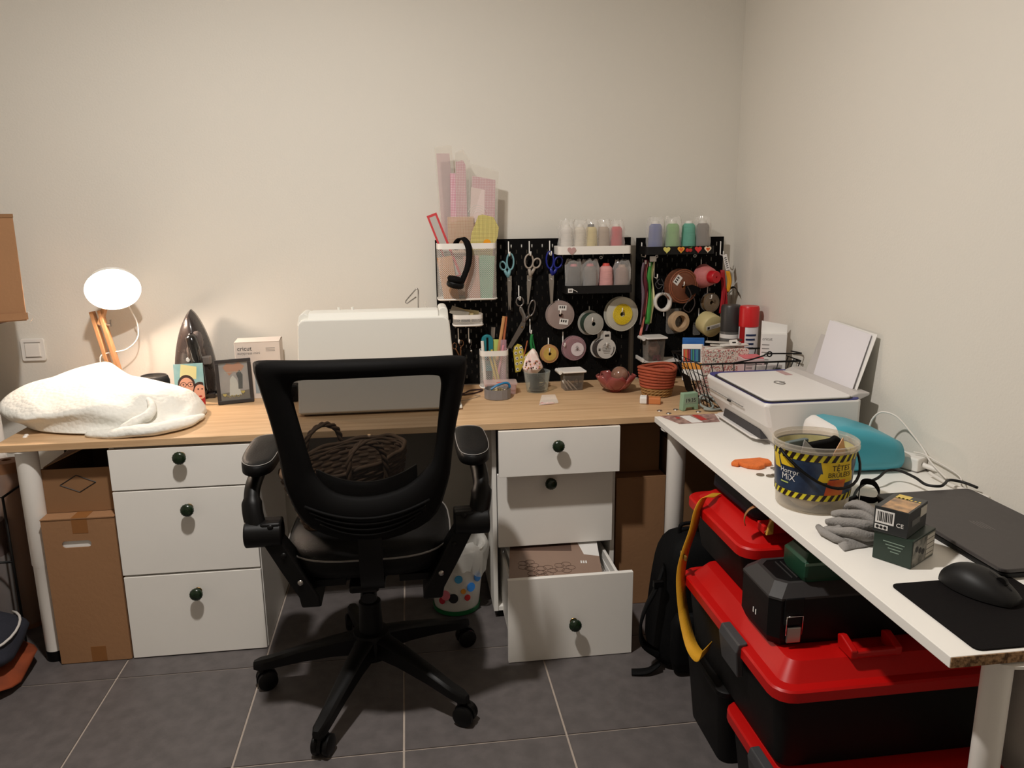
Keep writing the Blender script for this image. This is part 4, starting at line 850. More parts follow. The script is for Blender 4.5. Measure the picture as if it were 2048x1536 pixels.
# ================================================================ pegboards
PB = 2.955
def pegboard(label, x0, x1, z0, z1):
    t = thing('pegboard', label, 'pegboard', ((x0 + x1) / 2, PB, z0))
    nx = int((x1 - x0 - .02) / .02); ox = (x1 - x0 - .02 * (nx - 1)) / 2
    xs = [x0]; 
    for k in range(nx): xs += [x0 + ox + .02 * k - .0025, x0 + ox + .02 * k + .0025]
    xs.append(x1); nz = int((z1 - z0 - .03) / .02); oz = (z1 - z0 - .02 * (nz - 1)) / 2; zs = [z0]
    for k in range(nz): zs += [z0 + oz + .02 * k - .0072, z0 + oz + .02 * k + .0072]
    zs.append(z1); m = MB(); idx = {}
    def vid(i, j, b):
        if (i, j, b) not in idx: idx[(i, j, b)] = len(m.v); m.v.append((xs[i], PB + (.005 if b else 0), zs[j]))
        return idx[(i, j, b)]
    hole = lambda i, j: i % 2 and j % 2 and 0 < i < len(xs) - 2 and 0 < j < len(zs) - 2 and (i // 2 + j // 2) % 2 == 0
    for i in range(len(xs) - 1):
        for j in range(len(zs) - 1):
            q = lambda b: (vid(i, j, b), vid(i + 1, j, b), vid(i + 1, j + 1, b), vid(i, j + 1, b))
            if hole(i, j):
                a, b = q(0), q(1); m.f += [(a[k], a[(k + 1) % 4], b[(k + 1) % 4], b[k]) for k in range(4)]
            else: m.f += [q(0), q(1)[::-1]]
    for i in range(len(xs) - 1):
        for j in (0, len(zs) - 1): m.f.append((vid(i, j, 0), vid(i, j, 1), vid(i + 1, j, 1), vid(i + 1, j, 0)))
    for j in range(len(zs) - 1):
        for i in (0, len(xs) - 1): m.f.append((vid(i, j, 0), vid(i, j + 1, 0), vid(i, j + 1, 1), vid(i, j, 1)))
    pw('perforated_board', m, blackm, t)
    for x in (x0 + .06, x1 - .06):
        for z in (z0 + .06, z1 - .06): pw('wall_spacer', MB().cyl((x, PB + .005, z), (x, YB, z), .012, n=14), black, t)
pegboard('large black perforated pegboard behind the oak desk', .104, .862, .7325, 1.290)
pegboard('small black perforated pegboard by the room corner', .884, 1.240, .7325, 1.287)
struct('trim_1', MB().box(.866, .880, YB - .006, YB, .735, 1.22), mat('grey_trim_strip', (160, 152, 144), .6))
def hook(x, z, what, dep=.04, rot=0):
    """white pegboard hook: upright rod on the board, foot towards the room, turned-up tip"""
    return single('pegboard_hook', MB().tube([(0, .004, 0), (0, -.003, 0), (0, -.0032, -.048), (0, -.006, -.052), (0, -dep + .004, -.052), (0, -dep, -.048), (0, -dep, -.036)], .0023, 6), whitem, 'white pegboard hook ' + what, 'hook', (x, PB, z), group='white pegboard hooks', smooth=180)

# ---------------------------------------------------------------- scissors
def scissors(label, x, z, hm, bm, L=.115, loop1=(.013, .030), loop2=(.011, .016), off2=(.024, -.045), tilt=0, open_=4, flip=1, blade=.0085):
    t = thing('scissors', label, 'scissors', (x, PB - .028, z), group='scissors on the large pegboard', rot=(0, radians(tilt), 0))
    def el(cx, cz, rx, rz, rot=0):
        o = []
        for i in range(26):
            a = 2 * pi * i / 26; px, pz = rx * cos(a), rz * sin(a); o.append((flip * (cx + px * cos(rot) - pz * sin(rot)), 0, cz + px * sin(rot) + pz * cos(rot)))
        return o
    piv = -.095
    h1 = MB().tube(el(.004, -.030, loop1[0], loop1[1]), .0035, 8, True, flat=1.3).tube([(flip * .002, 0, -.058), (flip * -.002, 0, -.076), (flip * -.006, 0, piv + .006)], [.006, .0065, .0065], 8, flat=.7)
    part('handle', h1, hm, t, smooth=180)
    h2 = MB().tube(el(-off2[0], off2[1], loop2[0], loop2[1], .35), .0035, 8, True, flat=1.3).tube([(flip * (-off2[0] + .006), 0, off2[1] - loop2[1]), (flip * (-off2[0] + .013), .003, off2[1] - loop2[1] - .014), (flip * (.001), .003, piv + .004)], [.005, .0065, .0065], 8, flat=.7)
    part('handle', h2, hm, t, smooth=180)
    for s, yy in ((-1, -.0012), (1, .0012)):
        Mb = T3((0, yy, piv)) @ RY(open_ * s * .5)
        part('blade', MB().prism([(-blade, .012), (blade, .012), (blade * .9, -.02), (s * blade * .15 + .0005, -L), (s * blade * .15 - .0015, -L), (-blade * .9, -.02)], -.001, .001, 'y', Mb), bm, t)
    part('pivot_screw', MB().lathe([(0, .0035), (.003, .003), (.0038, 0)], 12, T3((0, -.002, piv - .008)) @ RX(90)), chrome, t, smooth=60)
satin = mat('satin_blade', (176, 170, 164), .35, 1)
hook(.382, 1.280, 'holding the teal scissors'); scissors('teal-handled scissors hanging left on the large pegboard', .381, 1.236, mat('pale_teal_plastic', (118, 164, 172), .4), satin, .118)
hook(.462, 1.280, 'holding the grey-handled scissors'); scissors('grey-handled scissors hanging between teal and blue scissors', .462, 1.236, mat('taupe_plastic', (158, 146, 134), .4), satin, .098, (.016, .026), (.014, .018), (.026, -.036), 3, 3, -1, .009)
hook(.541, 1.280, 'holding the blue scissors'); scissors('royal blue scissors hanging under the white thread tray', .541, 1.240, mat('royal_blue_plastic', (20, 32, 128), .35), satin, .122, (.014, .032), (.015, .022), (.028, -.040), -1, 3, -1, .010)
hook(.420, 1.112, 'holding the all-steel scissors')
t = thing('scissors', 'all-steel bent tailor scissors hanging low on the large pegboard', 'scissors', (.420, PB - .030, 1.070), group='scissors on the large pegboard')
dst = mat('dark_satin_steel', (136, 132, 130), .35, 1)
part('handle', MB().tube([(.014 * cos(2 * pi * i / 24), 0, -.016 + .017 * sin(2 * pi * i / 24)) for i in range(24)], .0035, 8, True), dst, t, smooth=180)
part('handle', MB().tube([(.046 + .012 * cos(a) + .006 * sin(a), 0, -.042 + .030 * sin(a)) for a in [2 * pi * i / 26 for i in range(26)]], .0035, 8, True), dst, t, smooth=180)
part('shank', MB().tube(spline([(.002, 0, -.034), (.008, 0, -.055), (.016, 0, -.075), (.014, 0, -.095)], 4), [.004, .006, .008, .009] + [.0095] * 9, 8, flat=.45), dst, t, smooth=180)
part('shank', MB().tube(spline([(.040, 0, -.068), (.030, .002, -.078), (.018, .002, -.092)], 4), .0055, 8, flat=.5), dst, t, smooth=180)
part('blade', MB().prism([(.022, -.085), (.006, -.092), (-.052, -.196), (-.046, -.200), (.012, -.120)], -.002, .0, 'y'), dst, t); part('blade', MB().prism([(.024, -.088), (.010, -.096), (-.040, -.194), (-.036, -.198), (.018, -.118)], .0003, .002, 'y'), dst, t)
part('pivot_screw', MB().lathe([(0, .004), (.0035, .003), (.0045, 0)], 12, T3((.008, -.002, -.115)) @ RX(90)), brass, t, smooth=60)
hook(.183, .953, 'holding the embroidery scissors beside the sewing machine'); hook(.223, .953, 'with a small charm, beside the embroidery scissors')
t = thing('scissors', 'small bronze embroidery scissors hanging beside the sewing machine', 'scissors', (.184, PB - .030, .912), group='scissors on the large pegboard')
bronze = mat('bronze', (128, 92, 66), .35, .9)
for s in (-1, 1):
    part('handle', MB().tube([(s * .006 + .008 * cos(2 * pi * i / 20) + (.002 if s > 0 else -.012), 0, -.012 - (.010 if s < 0 else 0) + .012 * sin(2 * pi * i / 20)) for i in range(20)], .0018, 6, True), bronze, t, smooth=180)
    part('blade', MB().tube(spline([(s * .010 - .004, 0, -.026 if s > 0 else -.034), (s * .004, 0, -.055), (.010 - s * .002, 0, -.095)], 4), [.003] * 5 + [.0022] * 3 + [.0008], 6, flat=.5), bronze, t, smooth=180)
t = thing('charm', 'small silver charm hanging from the pegboard beside the mesh pen cup', 'charm', (.226, PB - .036, .908))
part('charm_chain', MB().tube([(0, 0, 0), (.004, 0, -.012), (-.002, 0, -.024), (.003, 0, -.034)], .0012, 5), dst, t); part('charm_bead', MB().lathe([(.005 * sin(pi * k / 8), -.005 * cos(pi * k / 8)) for k in range(9)], 12, T3((.003, 0, -.038))), chrome, t, smooth=180)

# ---------------------------------------------------------------- white mesh basket with rulers
t = thing('mesh_basket', 'large white mesh basket hooked on the left of the large pegboard', 'basket', (.216, 2.898, 1.070))
mesh_bin(t, .218, .100, .210, .022, .020, .0068, wd=.0013)
part('basket_hook', MB().box(-.09, .09, .050, .054, .17, .20), whitem, t)
grp = 'rulers and patterns in the mesh basket'
def sheet(name, label, cat, pts, y, m, th=.0012, tilt=0, film=None, extra=None, film_pts=None):
    cx = sum(p[0] for p in pts) / len(pts); zb = min(p[1] for p in pts)
    t = thing(name, label, cat, (cx, y, zb), group=grp)
    part('sheet', MB().prism([(a - cx, b - zb) for a, b in pts], -th / 2, th / 2, 'y'), m, t)
    if film:
        fp = film_pts or pts
        for s in (-1, 1): part('plastic_sleeve', MB().prism([(a - cx, b - zb) for a, b in fp], s * (th / 2 + .0015) - .0004, s * (th / 2 + .0015) + .0004, 'y').jit(.0025, 25, y), bagp, t)
    return t, cx, zb
pinkg = checker('pink_grid_print', (242, 214, 220), (206, 96, 128), 170, 'xz', .3, .85, .09); palep = clear('pale_pink_plastic', (246, 226, 230), .30, .2)
ygrid = checker('yellow_grid_print', (226, 212, 138), (120, 104, 40), 210, 'xz', .3, None, .09); cgrid = checker('clear_grid_print', (232, 214, 190), (190, 130, 90), 240, 'xz', .3, .55, .10)
sheet('pattern_ruler', 'long pale pink ruler in a clear sleeve, leftmost and tallest in the mesh basket', 'ruler', [(.140, 1.085), (.205, 1.085), (.165, 1.60), (.118, 1.60)], 2.925, palep, film=True, film_pts=[(.135, 1.085), (.212, 1.085), (.173, 1.628), (.109, 1.622)])
sheet('pattern_ruler', 'narrow pink gridded ruler in the middle of the mesh basket', 'ruler', [(.158, 1.085), (.196, 1.085), (.192, 1.53), (.166, 1.53)], 2.915, pinkg)
sheet('pattern_ruler', 'pink curved gridded ruler with crumpled sleeve top in the mesh basket', 'ruler', [(.19, 1.085), (.228, 1.085), (.222, 1.56), (.212, 1.575), (.186, 1.57)], 2.908, pinkg, film=True, film_pts=[(.185, 1.085), (.235, 1.085), (.238, 1.575), (.212, 1.615), (.183, 1.60)])
t, cx, zb = sheet('pattern_template', 'wide pink template in a clear bag at the right of the mesh basket', 'template', [(.222, 1.09), (.316, 1.09), (.33, 1.505), (.245, 1.52)], 2.900, pinkg, film=True, film_pts=[(.215, 1.09), (.325, 1.09), (.342, 1.535), (.236, 1.563)])
part('blank_print_area', MB().prism([(.232 - cx, 1.355 - zb), (.286 - cx, 1.35 - zb), (.29 - cx, 1.47 - zb), (.24 - cx, 1.48 - zb)], -.0016, -.0007, 'y'), mat('pale_pink_print', (236, 216, 214), .4), t)
for k in range(4): part('printed_arc', MB().tube([(.262 - cx + (.012 + .008 * k) * cos(radians(a)), -.0018, 1.38 - zb + (.012 + .008 * k) * sin(radians(a))) for a in range(20, 165, 12)], .0007, 4), paper, t)
for k in range(5): part('printed_mark', MB().box(.258 - cx, .262 - cx, -.0018, -.0012, 1.30 - zb + .009 * k, 1.304 - zb + .009 * k), ink, t)
sheet('clear_quilting_ruler', 'clear orange-marked quilting ruler at the front of the mesh basket', 'ruler', [(.150, 1.09), (.246, 1.09), (.246, 1.375), (.150, 1.375)], 2.890, cgrid, .002)
sheet('hexagon_ruler', 'yellow gridded quilting ruler with cut corners in the mesh basket', 'ruler', [(.228, 1.26), (.236, 1.315), (.262, 1.378), (.278, 1.382), (.318, 1.372), (.337, 1.335), (.332, 1.30), (.315, 1.26), (.30, 1.10), (.25, 1.10)], 2.878, ygrid, .0025)
t, cx, zb = sheet('red_ruler', 'short ruler with red edges leaning out left of the mesh basket', 'ruler', [(.158, 1.15), (.196, 1.165), (.110, 1.391), (.074, 1.378)], 2.882, mat('red_ruler_plastic', (206, 70, 74), .35), .003)
part('metal_scale', MB().prism([(.163 - cx, 1.157 - zb), (.186 - cx, 1.166 - zb), (.106 - cx, 1.380 - zb), (.084 - cx, 1.372 - zb)], -.0024, -.0015, 'y'), mat('ruler_grey', (188, 182, 176), .4), t)
text('lettering', '1 2 3 4 5 6 7 8', .014, ink, t, T3((.170 - cx, -.0026, 1.17 - zb)) @ RY(-69) @ RX(90) @ T3((0, -.004, 0)) if False else T3((.172 - cx, -.0026, 1.175 - zb)) @ Matrix.Rotation(radians(-111), 4, 'Y') @ RX(90))
single('orange_disc', MB().prism(circ(.014, 20), -.003, .003, 'y'), mat('orange_plastic', (236, 160, 30), .4), 'orange disc handle peeking over the mesh basket rim', 'button', (.292, 2.868, 1.279))
for k, (dx, c, nm) in enumerate(((-.06, (196, 140, 90), 'tan'), (.02, (200, 150, 130), 'peach'), (.065, (120, 170, 140), 'green'))):
    single('pattern_envelope', MB().box(-.028, .028, -.0015, .0015, 0, .16), mat('envelope_' + nm, c, .7, var=.2, vscale=15), nm + ' pattern envelope inside the mesh basket', 'envelope', (.216 + dx, 2.862 + .006 * k, 1.074), group=grp, rot=(0, radians(6 * k - 8), 0))
# headset hung over the basket rim
t = thing('headset', 'black headset hung over the rim of the large mesh basket', 'headset', (.196, 2.84, 1.12))
hb = spline([(.174, 2.892, 1.255), (.180, 2.872, 1.285), (.197, 2.845, 1.299), (.214, 2.83, 1.285), (.222, 2.827, 1.25), (.217, 2.824, 1.205), (.202, 2.822, 1.165), (.188, 2.820, 1.135)], 6)
pw('headband', MB().ribbon(hb, [(.022, -.006, .004)] * len(hb), .005), blackm, t, smooth=180)
pw('earcup', MB().lathe([(0, -.012), (.018, -.012), (.022, -.006), (.022, .006), (.018, .011), (0, .012)], 24, T3((.168, 2.815, 1.135)) @ RY(14) @ RX(8), sx=1.45), black, t, smooth=50)
pw('ear_pad', MB().lathe([(.010, .010), (.021, .010), (.024, .018), (.021, .026), (.010, .027), (.0, .02)], 24, T3((.165, 2.815, 1.136)) @ RY(14) @ RX(8), sx=1.3), blackm, t, smooth=180)
# small mesh basket
t = thing('mesh_tray', 'small white mesh basket with cards on the large pegboard', 'basket', (.217, 2.905, .970))
mesh_bin(t, .112, .085, .046, .026, .016, .006)
for k, (dx, ry, c, nm) in enumerate(((-.028, 24, (150, 142, 128), 'grey'), (-.01, 18, (190, 170, 120), 'tan'), (.012, 8, (206, 196, 150), 'cream'))):
    single('card', MB().box(-.035, .035, -.0006, .0006, -.012, .018), mat('card_' + nm, c, .6, var=.2, vscale=30), nm + ' card sticking out of the small mesh basket', 'card', (.212 + dx, 2.888 + .010 * k, 1.020 - .004 * k), group='cards in the small mesh basket', rot=(radians(-12), radians(ry), 0))

# ---------------------------------------------------------------- trays and thread cones
def tray(label, x0, x1, z, m, h=.03, dep=.095):
    t = thing('pegboard_tray', label, 'tray', ((x0 + x1) / 2, PB - dep / 2, z), group='pegboard trays')
    pth = rrect(x1 - x0, dep, .014)
    part('tray_floor', MB().prism([(a * .99, b * .99) for a, b in pth], .002, .005, 'z'), m, t)
    part('tray_rail', MB().loft([[(a, b, 0) for a, b in pth], [(a, b, h) for a, b in pth], [(a * .985, b * .96, h) for a, b in pth], [(a * .985, b * .96, 0) for a, b in pth]], cap=False, closed=True), m, t, smooth=40)
    return t
tray('white metal tray of thread cones at the top of the large pegboard', .556, .838, 1.232, whitem)
tray('black metal tray of thread cones below the white tray', .586, .846, 1.085, mat('black_tray_metal', (18, 17, 17), .5, spec=.25))
tray('black metal tray with heart magnets on the small pegboard', .893, 1.166, 1.226, mat('black_tray_metal', (18, 17, 17), .5, spec=.25))
def cone(label, x, z, col, capc=None, bag=True, r0=.029, r1=.02, h=.095, y=2.907, seed=1, group='thread cones'):
    t = thing('thread_cone', label, 'thread cone', (x, y, z), group=group)
    m = mat('thread_%d_%d_%d' % col, col, .75, var=.12, vscale=30, bump=.5, bscale=260, stretch=(1, 1, 6))
    body = [(0, 0), (r0 * .95, 0), (r0, .004)] + [(r0 + (r1 - r0) * k / 8 + (.0006 if k % 2 else 0), .004 + (h - .022) * k / 8) for k in range(9)] + [(r1 * .7, h - .010), (0, h - .008)]
    part('thread', MB().lathe(body, 28), m, t, smooth=50)
    part('cone_core', MB().lathe([(r1 * .62, h - .012), (r1 * .52, h), (r1 * .42, h), (r1 * .4, h - .01), (0, h - .011)], 18), mat('core_%s' % (capc and 'col%d%d' % (capc[0], capc[1]) or 'white'), capc or (230, 226, 220), .5), t, smooth=50)
    if bag:
        rg = []
        for k in range(8):
            u = k / 7; rr = (r0 + .004) * (1 + .10 * u - (.30 * max(0, u - .8) / .2)); rg.append([((rr + .0022 * sin(9 * a + seed + 2 * u) * min(1, 3 * u) + .006 * noise.noise(Vector((cos(a) * 3 + seed, sin(a) * 3, u * 4)))) * cos(a), (rr * .92 + .004 * noise.noise(Vector((cos(a) * 3, sin(a) * 3 + seed, u * 4 + 5)))) * sin(a), .001 + (h + .014) * u + .014 * u * u * noise.noise(Vector((cos(a) * 2, sin(a) * 2, seed)))) for a in [2 * pi * i / 30 for i in range(30)]])
        part('plastic_bag', MB().loft(rg, cap=False), clear('crinkled_cellophane', (250, 248, 245), .20, .12), t, smooth=24)
    return t
g1, g2, g3 = 'thread cones in the white tray', 'thread cones in the lower black tray', 'thread cones in the tray with hearts'
for k, (x, c, lab) in enumerate(((.598, (236, 230, 224), 'white thread cone in crinkled bag, leftmost in the white tray'), (.648, (232, 222, 206), 'ivory thread cone in a bag, second in the white tray'), (.692, (226, 206, 140), 'pale yellow thread cone in the white tray'), (.740, (182, 158, 136), 'beige thread cone in a bag in the white tray'), (.790, (206, 50, 58), 'red thread cone in a bag, rightmost in the white tray'))):
    cone(lab, x, 1.238, c, (60, 50, 40) if k == 2 else None, True, .0255, .0215, .104, seed=k, group=g1)
for k, (x, c, cc, bg, lab) in enumerate(((.626, (60, 54, 54), (200, 110, 120), True, 'dark grey thread cone with pink top, leftmost in the lower black tray'), (.689, (120, 112, 108), (196, 100, 110), True, 'grey thread cone in crinkled bag in the lower black tray'), (.752, (228, 168, 164), (214, 80, 70), False, 'bare pink thread cone with red top in the lower black tray'), (.815, (150, 116, 102), (170, 140, 120), True, 'brown thread cone in a knotted bag, rightmost in the lower black tray'))):
    cone(lab, x, 1.091, c, cc, bg, .0275, .024, .104 if k < 3 else .098, seed=k + 9, group=g2)
for k, (x, c, bg, lab) in enumerate(((.944, (70, 88, 160), True, 'blue thread cone in a bag, leftmost in the tray with hearts'), (1.012, (120, 178, 90), True, 'green thread cone in a bag in the tray with hearts'), (1.076, (110, 176, 156), False, 'mint thread cone without bag in the tray with hearts'), (1.132, (110, 96, 84), True, 'grey-brown thread cone in a bag, rightmost in the tray with hearts'))):
    cone(lab, x, 1.232, c, None, bg, .029 if k != 3 else .026, .024, .118, seed=k + 20, group=g3)
t = thing('heart_magnet', 'frosted heart stuck on the front of the white tray', 'magnet', (.607, 2.8585, 1.247), group='hearts on the trays'); part('heart', MB().prism(heart(0, 0, .016), -.003, 0, 'y'), clear('frosted_heart', (226, 190, 186), .55), t)
t = thing('tag_clip', 'small white tag clipped on the lower black tray', 'tag', (.602, 2.8585, 1.098)); part('tag', MB().box(-.008, .010, -.003, 0, -.008, .008), paper, t); part('tag_string', MB().tube([(.010, -.002, .004), (.02, -.003, .0), (.028, -.003, -.006)], .001, 5), whitep, t); part('tag_print', MB().box(-.005, .007, -.0034, -.003, -.004, .004), greyink, t)
for k, (x, c1, c2, lab) in enumerate(((.966, (214, 206, 110), None, 'pale yellow heart magnet on the black tray'), (1.022, (236, 170, 50), (214, 90, 40), 'orange swirled heart magnet on the black tray'), (1.090, (214, 50, 48), None, 'plain red heart magnet on the black tray'), (1.128, (240, 222, 190), (216, 90, 30), 'cream heart magnet with orange heart centre on the black tray'))):
    t = thing('heart_magnet', lab, 'magnet', (x + .008, 2.8585, 1.244), group='hearts on the trays'); part('heart', MB().prism(heart(0, 0, .0135), -.004, 0, 'y'), mat('heart_%d' % k, c1, .3), t, bevel=.0012)
    if c2: part('heart_centre', MB().prism(heart(0, 0, .0075), -.0048, -.004, 'y'), mat('heart_in_%d' % k, c2, .3), t)
t = thing('fruit_magnet', 'red cherry magnet with green leaf on the black tray', 'magnet', (1.062, 2.8585, 1.245), group='hearts on the trays')
for dx in (-.006, .006): part('cherry', MB().lathe([(0, .004), (.006, .003), (.0075, 0)], 14, T3((dx, 0, -.004)) @ RX(90)), redd, t, smooth=50)
part('leaf', MB().prism([(-.004, .004), (.012, .010), (.010, .004)], -.003, 0, 'y'), mat('leaf_green', (70, 130, 60), .5), t)
for x, z, tx_ in ((.966, 1.214, 'left'), (1.122, 1.214, 'right')):
    single('mount_nut', MB().tube([(.005 * cos(2 * pi * i / 14), -.001, .005 * sin(2 * pi * i / 14)) for i in range(14)], .0018, 6, True), whitep, 'small white mounting ring under the heart tray, ' + tx_ + ' one', 'ring', (x, PB - .002, z), group='mounting rings', smooth=180)
single('mount_nut', MB().tube([(.005 * cos(2 * pi * i / 14), -.001, .005 * sin(2 * pi * i / 14)) for i in range(14)], .0018, 6, True), whitep, 'small white mounting ring under the white tray', 'ring', (.743, PB - .002, 1.214), group='mounting rings', smooth=180)

# ---------------------------------------------------------------- spools on hooks
def spool(label, x, z, R, wdt, fm, tm, rt, hub=.008, y=None, yaw=8, pitch=0, labels=(), hookz=True, fR2=None, cat='ribbon spool', hk=''):
    y0 = PB - .008 - wdt / 2 if y is None else y
    t = thing('ribbon_spool', label, cat, (x, y0, z), group='ribbon spools on the pegboards', rot=(radians(pitch), 0, radians(yaw)))
    M = RX(90)   # local +z of the lathe -> -y
    part('ribbon', MB().lathe([(hub, -wdt / 2 + .001), (rt, -wdt / 2 + .001), (rt, wdt / 2 - .001), (hub, wdt / 2 - .001), (hub, -wdt / 2 + .001)], 36, M), tm, t, smooth=40)
    for s, RR in ((-1, R), (1, fR2 or R)):
        if RR: part('flange', MB().lathe([(hub, s * wdt / 2 - .0008), (RR, s * wdt / 2 - .0008), (RR + .0012, s * wdt / 2), (RR, s * wdt / 2 + .0008), (hub, s * wdt / 2 + .0008), (hub, s * wdt / 2 - .0008)], 44, M), fm, t, smooth=40)
    part('rim_ring', MB().tube([((fR2 or R) * cos(2 * pi * i / 40), -wdt / 2, (fR2 or R) * sin(2 * pi * i / 40)) for i in range(40)], .0016, 6, True), fm if fR2 != 0 else tm, t, smooth=180)
    for (lx, lz, lw, lh, rot) in labels:
        lb = part('price_label', MB().box(-lw / 2, lw / 2, -wdt / 2 - .0016, -wdt / 2 - .001, -lh / 2, lh / 2, T3((lx, 0, lz)) @ RY(rot)), paper, t)
        for q in range(3): part('barcode', MB().box(-lw * .35 + q * lw * .25, -lw * .2 + q * lw * .25, -wdt / 2 - .0019, -wdt / 2 - .0016, -lh * .1, lh * .32, T3((lx, 0, lz)) @ RY(rot)), ink, t).parent = lb
    return t
frost = clear('frosted_flange', (222, 206, 200), .30, .3); frostg = clear('grey_clear_flange', (214, 212, 204), .45, .25); pinkf = clear('pink_flange', (232, 200, 206), .22, .3)
def rib(n, c, **k): return mat('ribbon_' + n, c, .6, var=.12, vscale=40, bump=.3, bscale=300, **k)
hook(.576, 1.056, 'holding the pinkish labelled spool', .05); spool('pinkish frosted spool with two price labels on the large pegboard', .578, .998, .054, .024, frost, rib('rose_brown', (150, 104, 92)), .030, labels=((.006, .028, .034, .020, 4), (.012, -.026, .036, .022, 9)))
hook(.699, 1.025, 'holding the clear spool with dark band', .06); spool('clear deep spool with dark green band on the large pegboard', .702, .962, .048, .042, frostg, rib('dark_green', (40, 62, 48)), .040, fR2=.041, yaw=12)
hook(.820, 1.058, 'holding the yellow cord spool', .05); t = spool('large clear spool of yellow cord on the large pegboard', .822, .995, .066, .026, clear('pale_clear_flange', (226, 222, 208), .6, .3), rib('off_white', (214, 206, 180)), .036, yaw=8)
cy = MB()
for k in range(5):
    for q in range(int(18 + 6 * k)):
        a = 2 * pi * q / (18 + 6 * k); r = .013 + .006 * k; cy.tube([(r * cos(a), -.0005 * k, r * sin(a)), ((r + .004) * cos(a + .16), -.0015, (r + .004) * sin(a + .16))], .0016, 4)
o = part('wound_cord', cy.xf(T3((0, -.0165, 0))), mat('yellow_cord', (222, 196, 40), .6), t); o['kind'] = 'stuff'; part('cord_disc', MB().lathe([(.010, 0), (.040, 0), (.040, .003), (.010, .003)], 32, T3((0, -.0145, 0)) @ RX(90)), mat('yellow_cord', (222, 196, 40), .6), t)
hook(.536, .905, 'holding the small gold spool', .03); t = spool('small gold and copper ribbon spool on the large pegboard', .537, .845, .035, .016, mat('copper_card', (190, 140, 92), .5), rib('gold', (206, 166, 76)), .034, labels=()); 
part('paper_disc', MB().lathe([(.006, 0), (.027, 0), (.027, .0008), (.006, .0008)], 32, T3((0, -.009, 0)) @ RX(90)), mat('gold_paper', (214, 178, 88), .4, var=.2, vscale=40), t)
hook(.594, .927, 'holding the pink and red spool', .045); t = spool('pink clear spool with red and purple ribbon on the large pegboard', .634, .865, .047, .022, pinkf, rib('maroon', (142, 44, 62)), .036, yaw=10)
part('paper_disc', MB().lathe([(.005, 0), (.027, 0), (.027, .001), (.005, .001)], 32, T3((.011, -.012, -.004)) @ RX(90)), mat('pale_disc', (226, 212, 214), .5), t)
for k in range(4): part('printed_line', MB().box(-.001 + .002 * k, .023 - .003 * k, -.0136, -.013, -.010 + .006 * k, -.0085 + .006 * k), greyink, t)
hook(.760, .924, 'holding the white round tape card', .05)
t = thing('tape_card', 'white round card of tape with square hang tab on the large pegboard', 'tape card', (.757, PB - .034, .862), rot=(0, 0, radians(10)))
wc = mat('white_card_print', (206, 202, 196), .5)
for k, yy in enumerate((.018, .006, -.008)):
    part('round_card', MB().prism(circ(.041 if k < 2 else .040, 36, -.014 + .008 * k, 0), yy - .001, yy + .001, 'y'), wc, t); part('hang_tab', MB().prism([(-.026 + .008 * k, .035), (.004 + .008 * k, .035), (.003 + .008 * k, .064), (-.002 + .008 * k, .068), (-.020 + .008 * k, .068), (-.025 + .008 * k, .064)], yy - .0012, yy + .0008, 'y'), wc, t)
part('tape_roll', MB().lathe([(.02, -.012), (.038, -.012), (.038, .012), (.02, .012)], 32, T3((-.010, .006, 0)) @ RX(90)), mat('dark_tape', (60, 54, 52), .6), t)
part('euro_slot', MB().box(-.006, .012, -.0105, -.0098, .048, .056), ink, t); part('centre_dot', MB().prism(circ(.002, 10, .0, .0), -.0105, -.009, 'y'), ink, t)
for k in range(7): part('printed_line', MB().box(-.018 + .003 * abs(k - 3), .022 - .002 * abs(k - 3), -.0102, -.009, -.018 + .006 * k, -.0168 + .006 * k), greyink, t)
for k in range(7): part('printed_mark', MB().box(-.0016, .0016, -.0105, -.009, -.002, .002, T3((.034 * cos(radians(-48 + 9 * k)), 0, .034 * sin(radians(-48 + 9 * k))))), ink, t)
for k in range(2): part('printed_bar', MB().box(-.032, -.024, -.0105, -.009, -.006 + .005 * k, -.003 + .005 * k), ink, t)
# cactus-shaped needle book with green ribbon
hook(.463, .981, 'holding the green ribbon')
t = thing('needle_case', 'yellow cactus-shaped felt case printed with eyes on the large pegboard', 'needle case', (.424, PB - .014, .840))
yc = mat('yellow_patchwork', (206, 186, 70), .8, var=.2, vscale=40)
part('case_body', MB().prism([(-.022, -.066), (-.002, -.062), (.012, -.03), (.030, -.024), (.042, -.006), (.046, .012), (.036, .018), (.022, .006), (.012, .004), (.010, .026), (.004, .042), (-.012, .048), (-.026, .038), (-.030, .018), (-.026, -.02)], -.006, .006, 'y'), yc, t, bevel=.002)
for (a, b) in ((-.018, .032), (0, .034), (-.02, .012), (-.002, .016), (-.016, -.008), (.002, -.004), (.02, -.006), (.034, .004), (-.016, -.030), (0, -.026), (-.014, -.052)):
    e = part('printed_eye', MB().prism(circ(.0062, 14, a, b), -.0068, -.006, 'y'), mat('eye_white', (226, 220, 206), .6), t); part('pupil', MB().prism(circ(.0028, 10, a + .001, b), -.0073, -.0068, 'y'), ink, t).parent = e
t = thing('green_ribbon', 'green ribbon loop hanging over the cactus case', 'ribbon', (.466, PB - .03, .925))
gr = mat('green_satin', (30, 130, 66), .4); part('ribbon_loop', MB().ribbon(spline([(0, -.004, .002), (-.004, -.004, -.03), (.002, -.004, -.07), (.008, -.004, -.098)], 5), (.010, .0, 0), .0008).ribbon(spline([(0, .001, .002), (.006, .001, -.03), (.012, .001, -.07), (.006, .001, -.098)], 5), (.006, .004, 0), .0008), gr, t, smooth=180)
single('wood_needle', MB().tube([(.45, PB - .02, .90), (.436, PB - .02, .84)], .0025, 6), mat('red_wood', (176, 98, 60), .6), 'thin wooden needle behind the cactus case', 'needle', smooth=40)

